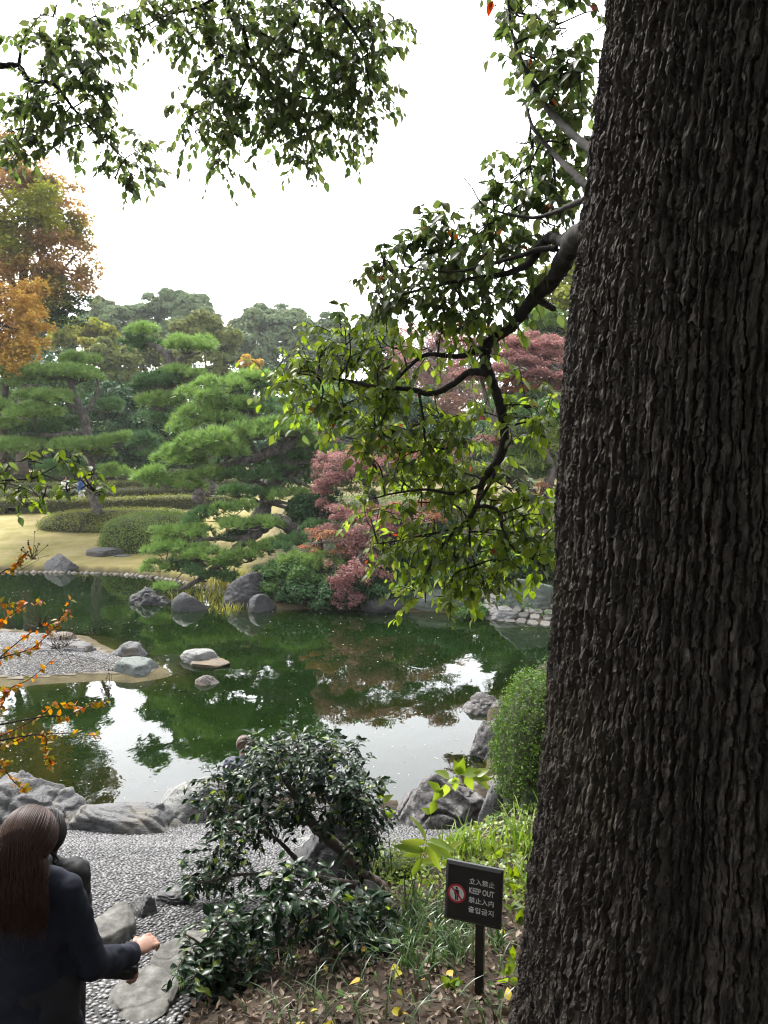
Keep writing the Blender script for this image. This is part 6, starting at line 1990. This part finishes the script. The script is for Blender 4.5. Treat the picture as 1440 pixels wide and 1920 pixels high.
cx_, cz_ = -.081, -.008
disc('sign_disc', cx_, cz_, 0, .044, M_WHITE, .001)
disc('red_ring', cx_, cz_, .036, .046, M_RED, .0024)
b = MB()
fig = lambda pts: b.add(np.array([on_board(cx_ + x, cz_ + z, .0017) for x, z in pts]), [np.array([list(range(4))])] if len(pts) == 4 else [np.array([[0, k, k + 1] for k in range(1, len(pts) - 1)])])
fig([(math.cos(a) * .0055 - .001, .0265 + math.sin(a) * .0055) for a in np.linspace(0, 2 * math.pi, 14, endpoint=False)])
fig([(-.009, .019), (-.009, -.006), (.007, -.006), (.007, .019)])
fig([(-.0135, .018), (-.0135, -.006), (-.0100, -.006), (-.0100, .018)])
fig([(.008, .018), (.008, -.006), (.0115, -.006), (.0115, .018)])
fig([(-.0088, -.005), (-.0088, -.033), (-.0020, -.033), (-.0020, -.005)])
fig([(.0002, -.005), (.0002, -.033), (.0070, -.033), (.0070, -.005)])
b.build('walker_symbol', M_BLACK, sign, False)
b = MB()
dv = np.array([.030, -.030]); nv = np.array([1, 1]) / math.sqrt(2) * .0042
b.add(np.array([on_board(cx_ + s_ * dv[0] + t_ * nv[0], cz_ + s_ * dv[1] + t_ * nv[1], .0031) for s_, t_ in ((-1, -1), (1, -1), (1, 1), (-1, 1))]), [np.array([[0, 1, 2, 3]])])
b.build('red_slash', M_RED, sign, False)
DG = bpy.context.evaluated_depsgraph_get


def to_mesh(o):
    bpy.context.view_layer.update()
    dg = DG()
    return bpy.data.meshes.new_from_object(o.evaluated_get(dg))


for k, (txt, zz, wid) in enumerate([('立入禁止', .066, .125), ('KEEP OUT', .021, .125), ('禁止入内', -.024, .125), ('출입금지', -.070, .125)]):
    cu = bpy.data.curves.new('text', 'FONT')
    cu.body = txt
    cu.size = .034
    cu.extrude = .0004
    cu.offset = .00035 if k != 1 else .0009
    cu.resolution_u = 3
    if k != 1:
        cu.space_character = 1.06
    to = bpy.data.objects.new('text', cu)
    COL.objects.link(to)
    me = to_mesh(to)
    bpy.data.objects.remove(to)
    nV = len(me.vertices)
    co = np.empty(nV * 3, np.float32); me.vertices.foreach_get('co', co); co = co.reshape(-1, 3)
    x0, x1 = co[:, 0].min(), co[:, 0].max(); y0, y1 = co[:, 1].min(), co[:, 1].max()
    X = (co[:, 0] - x0) / (x1 - x0) * wid - .020
    Y = (co[:, 1] - y0) / (y1 - y0) * .029 + zz - .0145
    out_ = np.array([sg_c + SR @ np.array([a, front - .0012 - c_, b_]) for a, b_, c_ in zip(X, Y, co[:, 2])])
    me.vertices.foreach_set('co', out_.astype(np.float32).ravel())
    me.update()
    me.materials.clear()
    me.materials.append(M_WHITE)
    link('lettering', me, None, sign)


# ------------------------------------------------------------------ people
def capsule(p0, r0, p1, r1, seg=14):
    p0, p1 = np.asarray(p0, float), np.asarray(p1, float)
    d = p1 - p0
    L_ = np.linalg.norm(d)
    z = d / max(L_, 1e-6)
    x = unit(np.cross(z, [0, 0, 1.0] if abs(z[2]) < .9 else [1.0, 0, 0])); y = np.cross(z, x)
    rings = [(-math.cos(a) * r0, math.sin(a) * r0) for a in np.linspace(.15, math.pi / 2, 4)] + [(L_ + math.sin(a) * r1, math.cos(a) * r1) for a in np.linspace(0, math.pi / 2 - .15, 4)]
    th_ = np.arange(seg) * 2 * math.pi / seg
    V = np.concatenate([p0 + z * t_ + r_ * (np.cos(th_)[:, None] * x + np.sin(th_)[:, None] * y) for t_, r_ in rings])
    n = len(rings)
    i, j = np.meshgrid(np.arange(n - 1), np.arange(seg), indexing='ij')
    j2 = (j + 1) % seg
    q = np.stack([i * seg + j, i * seg + j2, (i + 1) * seg + j2, (i + 1) * seg + j], -1).reshape(-1, 4)
    V = np.vstack([V, p0 - z * r0, p1 + z * r1])
    k = n * seg
    jj = np.arange(seg)
    return V, [q, np.concatenate([np.stack([np.full(seg, k), (jj + 1) % seg, jj], -1), np.stack([np.full(seg, k + 1), (n - 1) * seg + jj, (n - 1) * seg + (jj + 1) % seg], -1)])]


def blob(name, parts, mat, parent, voxel=.01, smooth=6, folds=0.0, fscale=9.0, seed=0):
    """a body or garment grown as one continuous surface from tapering limbs and rounded masses"""
    b = MB()
    for p in parts:
        if p[0] == 'c':
            b.add(*capsule(*p[1:5]))
        else:
            V, Fc = ico(3)
            R3 = p[3] if len(p) > 3 else np.eye(3)
            b.add((V * np.asarray(p[2])) @ np.asarray(R3).T + np.asarray(p[1]), [Fc])
    me = b.mesh('blob')
    o = bpy.data.objects.new('blob', me)
    COL.objects.link(o)
    m_ = o.modifiers.new('r', 'REMESH'); m_.mode = 'VOXEL'; m_.voxel_size = voxel
    s_ = o.modifiers.new('s', 'SMOOTH'); s_.factor = .5; s_.iterations = smooth
    m2 = to_mesh(o)
    bpy.data.objects.remove(o)
    nV = len(m2.vertices)
    co = np.empty(nV * 3, np.float32); m2.vertices.foreach_get('co', co); co = co.reshape(-1, 3).astype(float)
    no = np.empty(nV * 3, np.float32); m2.vertices.foreach_get('normal', no); no = no.reshape(-1, 3)
    if folds:
        q_ = co * np.array([1, 1, 1.0]) * fscale
        f_ = np.abs(fbm(q_ + .6 * fbm(q_ * .7, seed + 9, 2)[:, None], seed, 3))
        co = co + no * (folds * (f_ - .35))[:, None]
        m2.vertices.foreach_set('co', co.astype(np.float32).ravel())
    m2.polygons.foreach_set('use_smooth', np.ones(len(m2.polygons), bool))
    m2.update()
    m2.name = name
    m2.materials.clear()
    return link(name, m2, mat, parent)


M_SKIN = plain_mat('skin', (.36, .20, .145), .5, .4, .1, 120)
M_COAT = plain_mat('navy_coat', (.010, .012, .022), .85, .25, .5, 700, .001)
M_COAT2 = plain_mat('black_jacket', (.012, .012, .014), .7, .3, .4, 500, .001)
M_HAIR = island_mat('auburn_hair', [(.030, .013, .009), (.04, .017, .011), (.05, .021, .013), (.028, .012, .009)], .5, .05, 30, .25)
M_DHAIR = island_mat('dark_hair', [(.008, .007, .007), (.014, .011, .010)], .55, .05, 30, .12)
M_GINGER = island_mat('ginger_hair', [(.05, .022, .012), (.075, .036, .02), (.038, .017, .010)], .45, .05, 30, .4)
M_TROUSER = plain_mat('dark_trousers', (.014, .014, .018), .8, .3)
M_SHOE = plain_mat('shoe', (.02, .018, .017), .5, .4)
M_GREYJ = plain_mat('slate_jacket', (.05, .055, .075), .75, .3, .3, 300, .002)
M_PIPE = plain_mat('pale_piping', (.3, .3, .32), .7)
M_BLUEJ = plain_mat('blue_jacket', (.02, .055, .20), .7, .3)
M_PALET = plain_mat('pale_trousers', (.45, .45, .47), .8, .2)
M_WSHIRT = plain_mat('white_shirt', (.6, .59, .57), .8, .2)
M_EYE = plain_mat('eye', (.02, .012, .01), .2, .5)


def head_parts(c, s=1.0, face=(0, 1, 0)):
    """skull, jaw, nose and ears; face points where the person looks"""
    f_ = unit(np.array(face, float)); r_ = unit(np.cross(f_, [0, 0, 1.0])); u = np.cross(r_, f_)
    R3 = np.stack([r_, f_, u], -1)
    A_ = lambda x, y, z: np.asarray(c) + R3 @ (np.array([x, y, z]) * s)
    P_ = [('e', A_(0, -.005, .025), np.array([.075, .093, .092]) * s, R3), ('e', A_(0, .028, -.045), np.array([.052, .062, .068]) * s, R3), ('e', A_(0, .098, -.012), np.array([.011, .017, .020]) * s, R3), ('e', A_(0, .088, -.052), np.array([.022, .010, .008]) * s, R3),
          ('e', A_(-.076, -.005, -.005), np.array([.010, .018, .030]) * s, R3), ('e', A_(.076, -.005, -.005), np.array([.010, .018, .030]) * s, R3)]
    eyes = [A_(-.032, .088, .012), A_(.032, .088, .012)]
    return P_, eyes, A_, R3


def hand_parts(w, d, up, s=1.0, curl=1.0):
    """palm, four bent fingers of unequal length and a thumb from the side of the palm; w wrist, d pointing direction, up back of the hand"""
    d = unit(np.asarray(d, float)); sd_ = unit(np.cross(d, up)); up = np.cross(sd_, d)
    Pp = [('e', w + d * .045 * s, np.array([.040, .048, .016]) * s, np.stack([sd_, d, up], -1))]
    for k, (o_, l) in enumerate([(-.030, .70), (-.010, .85), (.010, .80), (.029, .62)]):
        a0 = w + d * .082 * s + sd_ * o_ * s
        L_ = .046 * l * s
        a = .75 * curl
        p1 = a0 + (d * math.cos(a) - up * math.sin(a)) * L_
        a += .85 * curl
        p2 = p1 + (d * math.cos(a) - up * math.sin(a)) * L_ * .72
        a += .6 * curl
        p3 = p2 + (d * math.cos(a) - up * math.sin(a)) * L_ * .55
        Pp += [('c', a0 - d * .012, .0098 * s, p1, .0092 * s), ('c', p1, .0092 * s, p2, .0084 * s), ('c', p2, .0084 * s, p3, .0074 * s)]
    t0 = w + d * .022 * s - sd_ * .034 * s
    t1 = t0 + (d * .7 - sd_ * .5 - up * .35) * .036 * s
    t2 = t1 + (d * .75 + sd_ * .3 - up * .6) * .028 * s
    return Pp + [('c', t0, .0125 * s, t1, .0105 * s), ('c', t1, .0105 * s, t2, .0088 * s)]


def strands(name, mat, parent, head, n, zend, r, spread, back, sc=(.095, .112, .112), rad=.0032, gap=None, face=(0, 1, 0)):
    """hair combed from the crown over the skull and down the back"""
    b = MB()
    f_ = unit(np.array(face, float)); rr_ = unit(np.cross(f_, [0, 0, 1.0]))
    tilt = math.radians(62)
    for k in range(n):
        a = r.uniform(math.pi * 1.0, 2.0 * math.pi)           # from the brow backwards over the skull
        a = a + .25 * math.cos(a)
        q = []
        jr = r.uniform(.99, 1.035)
        w1, w2 = r.normal(0, .05, 2)
        for t_ in np.linspace(.05, 1.0, 9):
            el = math.pi / 2 - t_ * (math.radians(118) + .25 * abs(math.cos(a)))
            x, y, z = math.cos(a) * math.cos(el), math.sin(a) * math.cos(el), math.sin(el)
            y, z = y * math.cos(tilt) + z * math.sin(tilt), -y * math.sin(tilt) + z * math.cos(tilt)
            x += w1 * t_ * .5
            q.append(head + jr * (rr_ * x * sc[0] + f_ * y * sc[1] + np.array([0, 0, z * sc[2]])))
        q = np.array(q)
        e = q[-1]
        if zend is not None:
            ze = zend + r.normal(0, .03)
            side = np.dot(e - head, rr_)
            for t_ in (.35, .7, 1.0):
                q = np.vstack([q, e + rr_ * side * spread * t_ + f_ * (-back * t_) + np.array([0, 0, (ze - e[2]) * t_]) + r.normal(0, .009, 3)])
        b.tube(curve(q, 18), np.concatenate([np.linspace(rad * .7, rad, 6), np.full(8, rad), np.linspace(rad, rad * .35, 4)]), 5)
    return b.build(name, mat, parent)


DZ = .397
_P0, _Z0 = P, Z
P = lambda px, py, d: _P0(px, py, d) - np.array([0, 0, DZ])
Z = lambda x, y: _Z0(x, y) - DZ
# --- the long-haired person in the foreground, seen from behind
px0 = -1.335
hd = np.array([px0 + .03, 2.72, 2.645])
gzp = Z(px0, 2.75)
pA = thing('person', 'long auburn hair, dark navy coat, right arm held out over the path', 'person', (px0, 2.75, gzp), 'people by the pond')
hp_, eyes, _, _ = head_parts(hd, 1.0, (.1, 1, -.1))
sh = np.array([px0 + .155, 2.74, 2.44]); shl = np.array([px0 - .165, 2.74, 2.455])
el = P(174, 1806, 2.80); wr = P(250, 1787, 3.0)
hdir = unit(P(275, 1768, 3.06) - wr)
ell = np.array([px0 - .25, 2.72, 2.20]); wrl = np.array([px0 - .2, 2.9, 2.02])
hip = np.array([px0, 2.74, gzp + .80])
legs = []
for s_ in (-1, 1):
    legs += [('c', hip + [s_ * .085, 0, 0], .085, [px0 + s_ * .09, 2.77, gzp + .44], .055), ('c', [px0 + s_ * .09, 2.77, gzp + .44], .052, [px0 + s_ * .09, 2.74, gzp + .09], .036), ('c', [px0 + s_ * .09, 2.73, gzp + .045], .035, [px0 + s_ * .1, 2.88, gzp + .03], .028)]
blob('body', hp_ + [('c', hd - [0, .01, .08], .052, [px0, 2.73, 2.46], .06), ('e', [px0, 2.74, 2.32], [.155, .10, .2]), ('e', [px0, 2.74, 2.05], [.14, .10, .2]),
                    ('c', sh, .05, el, .038), ('c', el, .038, wr, .026), ('c', shl, .05, ell, .038), ('c', ell, .038, wrl, .026)] + hand_parts(wr + hdir * .012, hdir, np.array([-.1, -.75, .65]), .98, .85) + hand_parts(wrl, [.2, .8, -.4], [0, 0, 1.0], .95, .8) + legs, M_SKIN, pA, .005, 2)
coat = blob('coat', [('c', [px0 - .09, 2.735, 2.465], .07, [px0 + .09, 2.735, 2.465], .07), ('e', [px0, 2.74, 2.35], [.18, .12, .2]), ('e', [px0, 2.74, 2.12], [.16, .115, .24]), ('e', [px0, 2.74, 1.85], [.195, .135, .26]), ('c', [px0 - .08, 2.75, 1.78], .13, [px0 + .08, 2.75, 1.78], .13),
                     ('c', sh - [.01, 0, .005], .068, el, .058), ('c', el, .064, wr - hdir * .012, .046), ('c', shl, .078, ell, .064), ('c', ell, .064, wrl, .046)], M_COAT, pA, .009, 6, .013, 8, 5)
blob('collar', [('c', [px0 - .06, 2.72, 2.535], .03, [px0 + .06, 2.72, 2.535], .03), ('c', [px0 - .06, 2.72, 2.535], .03, [px0 - .05, 2.8, 2.53], .025), ('c', [px0 + .06, 2.72, 2.535], .03, [px0 + .05, 2.8, 2.53], .025)], M_COAT, pA, .007, 3)
blob('trousers', [('e', hip + [0, 0, .02], [.15, .11, .14])] + [('c', hip + [s_ * .085, 0, 0], .10, [px0 + s_ * .09, 2.765, gzp + .12], .065) for s_ in (-1, 1)], M_TROUSER, pA, .012, 5, .008, 10)
for s_ in (-1, 1):
    blob('shoe', [('c', [px0 + s_ * .09, 2.71, gzp + .045], .045, [px0 + s_ * .10, 2.88, gzp + .035], .038)], M_SHOE, pA, .008, 3)
r = np.random.default_rng(950)
hb = blob('hair', [('e', hd + [0, -.012, .02], [.092, .106, .105]), ('c', hd + [-.03, -.05, -.06], .065, [hd[0] - .07, 2.62, 2.46], .055), ('c', hd + [.03, -.05, -.06], .058, [hd[0] + .055, 2.62, 2.47], .045), ('c', hd + [0, -.05, -.04], .075, [hd[0], 2.61, 2.44], .05)], M_HAIR, pA, .008, 5, .006, 14)
strands('hair_strands', M_HAIR, hb, hd + [0, -.012, .022], 2200, 2.43, r, .35, .05, rad=.0018)['kind'] = 'stuff'
b = MB()
for e_ in eyes:
    b.add(ico(2)[0] * .011 + e_, [ico(2)[1]])
b.build('eyes', M_EYE, pA)
# --- the shorter person just in front of her
qx, qy = -1.485, 3.2
hq = np.array([qx + .01, qy, 2.405])
gq_ = Z(qx, qy)
pB = thing('person', 'dark-haired person in black, mostly hidden behind the long-haired person', 'person', (qx, qy, gq_), 'people by the pond')
hp_, eyes, _, _ = head_parts(hq, .95, (.2, 1, -.25))
shq = np.array([qx + .14, qy, 2.245]); shq2 = np.array([qx - .14, qy, 2.245])
elq = P(140, 1805, 3.28); wq_ = P(240, 1816, 3.36)
hq_d = unit(P(262, 1822, 3.5) - wq_)
hipq = np.array([qx, qy, gq_ + .72])
legs = []
for s_ in (-1, 1):
    legs += [('c', hipq + [s_ * .08, 0, 0], .08, [qx + s_ * .085, qy + .03, gq_ + .40], .052), ('c', [qx + s_ * .085, qy + .03, gq_ + .40], .05, [qx + s_ * .085, qy, gq_ + .09], .035), ('c', [qx + s_ * .085, qy, gq_ + .045], .035, [qx + s_ * .09, qy + .14, gq_ + .03], .028)]
blob('body', hp_ + [('c', hq - [0, .01, .07], .048, [qx, qy, 2.22], .055), ('e', [qx, qy, 2.1], [.135, .09, .18]), ('e', [qx, qy, 1.9], [.125, .09, .18]), ('c', shq, .045, elq, .035), ('c', elq, .035, wq_, .025), ('c', shq2, .045, [qx - .22, qy, 2.02], .035), ('c', [qx - .22, qy, 2.02], .035, [qx - .2, qy + .18, 1.9], .025)]
     + hand_parts(wq_, hq_d, np.array([0, 0, 1.0]), .8, .9) + hand_parts(np.array([qx - .2, qy + .18, 1.9]), [.1, .8, -.4], [0, 0, 1.0], .85, .8) + legs, M_SKIN, pB, .008, 3)
blob('jacket', [('c', [qx - .09, qy, 2.235], .068, [qx + .09, qy, 2.235], .068), ('e', [qx, qy, 2.12], [.17, .12, .2]), ('e', [qx, qy, 1.88], [.16, .12, .25]), ('c', shq, .07, elq, .06), ('c', elq, .06, wq_ + hq_d * .02, .046), ('c', shq2, .07, [qx - .22, qy, 2.02], .06), ('c', [qx - .22, qy, 2.02], .06, [qx - .2, qy + .17, 1.9], .045)], M_COAT2, pB, .009, 6, .016, 12, 7)
blob('trousers', [('e', hipq, [.14, .11, .13])] + [('c', hipq + [s_ * .08, 0, 0], .095, [qx + s_ * .085, qy + .01, gq_ + .12], .06) for s_ in (-1, 1)], M_TROUSER, pB, .012, 5)
hb = blob('hair', [('e', hq + [0, -.012, .018], [.088, .102, .098]), ('c', hq + [0, -.04, -.02], .075, hq + [0, -.04, -.13], .05)], M_DHAIR, pB, .008, 5, .005, 14)
strands('hair_strands', M_DHAIR, hb, hq + [0, -.012, .02], 220, 2.30, r, .05, .02, (.09, .106, .104))['kind'] = 'stuff'

P, Z = _P0, _Z0
for o in (pA, pB):                        # figures stand on the slope
    o.location.z += DZ
# --- the person with a bun sitting on the shore boulder
bx, by = -1.70, 8.95
hb_ = np.array([bx + .0, by + .05, .785])
pC = thing('person', 'person with ginger hair in a bun sitting at the water edge', 'person', (bx, by, .1), 'people by the pond')
hp_, eyes, A_, R3 = head_parts(hb_, 1.0, (-.1, 1, -.55))
sR, sL = np.array([bx + .18, by, .585]), np.array([bx - .18, by, .585])
blob('body', hp_ + [('c', hb_ + [0, -.03, -.06], .052, [bx, by, .60], .06), ('e', [bx, by, .45], [.155, .10, .2]), ('e', [bx, by - .02, .25], [.16, .12, .13]), ('c', sR, .05, [bx + .24, by + .12, .36], .04), ('c', [bx + .24, by + .12, .36], .04, [bx + .1, by + .33, .34], .027), ('c', sL, .05, [bx - .24, by + .12, .36], .04), ('c', [bx - .24, by + .12, .36], .04, [bx - .1, by + .33, .34], .027),
                    ('c', [bx + .09, by, .22], .085, [bx + .12, by + .38, .34], .06), ('c', [bx + .12, by + .38, .34], .055, [bx + .12, by + .42, -.02], .04), ('c', [bx - .09, by, .22], .085, [bx - .12, by + .38, .34], .06), ('c', [bx - .12, by + .38, .34], .055, [bx - .12, by + .42, -.02], .04)]
     + hand_parts(np.array([bx + .1, by + .33, .34]), [-.5, .8, .1], [0, 0, 1.0], .95, .9) + hand_parts(np.array([bx - .1, by + .33, .34]), [.5, .8, .1], [0, 0, 1.0], .95, .9), M_SKIN, pC, .009, 3)
blob('jacket', [('c', [bx - .13, by - .01, .595], .07, [bx + .13, by - .01, .595], .07), ('c', [bx, by - .02, .63], .075, [bx, by - .02, .6], .09), ('e', [bx, by, .46], [.19, .13, .2]), ('e', [bx, by - .02, .28], [.18, .14, .16]), ('c', sR, .07, [bx + .24, by + .12, .36], .06), ('c', [bx + .24, by + .12, .36], .06, [bx + .12, by + .30, .34], .045), ('c', sL, .07, [bx - .24, by + .12, .36], .06), ('c', [bx - .24, by + .12, .36], .06, [bx - .12, by + .30, .34], .045)], M_GREYJ, pC, .010, 5, .014, 12, 3)
b = MB()
for s_ in (-1, 1):
    b.tube(curve([(bx + s_ * .05, by - .09, .655), (bx + s_ * .10, by - .09, .63), (bx + s_ * .15, by - .085, .57), (bx + s_ * .17, by - .11, .48)], 12), .007, 6)
b.build('piping', M_PIPE, pC)
blob('trousers', [('e', [bx, by, .22], [.17, .14, .12])] + [('c', [bx + s_ * .09, by, .22], .095, [bx + s_ * .12, by + .38, .34], .07) for s_ in (-1, 1)] + [('c', [bx + s_ * .12, by + .38, .34], .068, [bx + s_ * .12, by + .42, .04], .055) for s_ in (-1, 1)], M_TROUSER, pC, .014, 4)
hb2 = blob('hair', [('e', hb_ + [0, -.018, .02], [.090, .104, .104])], M_GINGER, pC, .008, 4, .006, 22)
blob('hair_bun', [('e', hb_ + [.005, -.055, .108], [.033, .032, .028]), ('e', hb_ + [-.02, -.05, .10], [.024, .028, .026]), ('e', hb_ + [.03, -.045, .098], [.023, .026, .024])], M_GINGER, pC, .006, 2, .010, 40)
strands('hair_strands', M_GINGER, hb2, hb_ + [0, -.018, .022], 160, None, r, 0, 0, (.092, .106, .106))['kind'] = 'stuff'

pC.location.z += .07
pC.location.y += .1
# --- two walkers on the path beyond the long hedge
def walker(label, px, py, depth, coat_m, leg_m, hair_m, seed, face):
    g0 = P(px, py, depth)
    f_ = unit(np.array([*face, 0.0])); s_ = np.array([f_[1], -f_[0], 0])
    root = thing('person', label, 'person', g0, 'people walking beyond the hedge')
    A_ = lambda side, fwd, up: g0 + s_ * side + f_ * fwd + np.array([0, 0, up])
    hp_, eyes, _, _ = head_parts(A_(0, .03, 1.5), 1.0, (*face, -.1))
    legs = [('c', A_(-.09, 0, .82), .085, A_(-.09, .2, .45), .055), ('c', A_(-.09, .2, .45), .052, A_(-.09, .24, .08), .038), ('c', A_(-.09, .22, .04), .035, A_(-.09, .38, .03), .03),
            ('c', A_(.09, 0, .82), .085, A_(.09, -.06, .44), .055), ('c', A_(.09, -.06, .44), .052, A_(.09, -.3, .12), .038), ('c', A_(.09, -.32, .07), .035, A_(.09, -.2, .0), .03)]
    arm = [('c', A_(-.18, 0, 1.3), .048, A_(-.22, -.12, 1.04), .038), ('c', A_(-.22, -.12, 1.04), .036, A_(-.2, .05, .84), .026), ('c', A_(.18, 0, 1.3), .048, A_(.22, .08, 1.04), .038), ('c', A_(.22, .08, 1.04), .036, A_(.18, .28, .98), .026)]
    blob('body', hp_ + [('c', A_(0, 0, 1.42), .052, A_(0, 0, 1.33), .06), ('c', A_(0, 0, 1.22), .14, A_(0, 0, .92), .13)] + arm + legs + hand_parts(A_(-.2, .05, .84), f_ + [0, 0, -.6], -s_, .95, .6) + hand_parts(A_(.18, .28, .98), f_, [0, 0, 1.0], .95, .6), M_SKIN, root, .014, 2)
    blob('jacket', [('c', A_(-.12, 0, 1.32), .07, A_(.12, 0, 1.32), .07), ('c', A_(0, 0, 1.2), .17, A_(0, 0, .84), .17)] + [(a[0], a[1], a[2] * 1.4, a[3], a[4] * 1.35) for a in arm], coat_m, root, .015, 3, .012, 9)
    blob('trousers', [('c', A_(-.05, 0, .84), .12, A_(.05, 0, .84), .12)] + [(a[0], a[1], a[2] * 1.18, a[3], a[4] * 1.25) for a in legs if a[0] == 'c' and a[2] > .04], leg_m, root, .015, 3)
    blob('hair', [('e', A_(0, .01, 1.525), [.088, .10, .095]), ('c', A_(0, -.04, 1.5), .075, A_(0, -.05, 1.4), .055)], hair_m, root, .012, 3)


walker('person in a blue jacket and pale trousers walking beyond the long hedge', 152, 949, 48.5, M_BLUEJ, M_PALET, M_DHAIR, 1, (.9, .4))
walker('dark-haired person in a white top half hidden by the hedge and leaves', 122, 948, 49.0, M_WSHIRT, M_TROUSER, M_DHAIR, 2, (.9, .3))

# ------------------------------------------------------------------ the air: a thin even haze
m, t, out = new_mat('haze')
pv_ = t.nodes.new('ShaderNodeVolumePrincipled')
pv_.inputs['Color'].default_value = (.9, .93, .95, 1)
pv_.inputs['Density'].default_value = .00038
pv_.inputs['Anisotropy'].default_value = .2
t.links.new(pv_.outputs[0], out.inputs['Volume'])
b = MB()
b.box([0, 60, 14], [1900, 1900, 42])
tag(b.build('haze', m, None, False), kind='stuff')
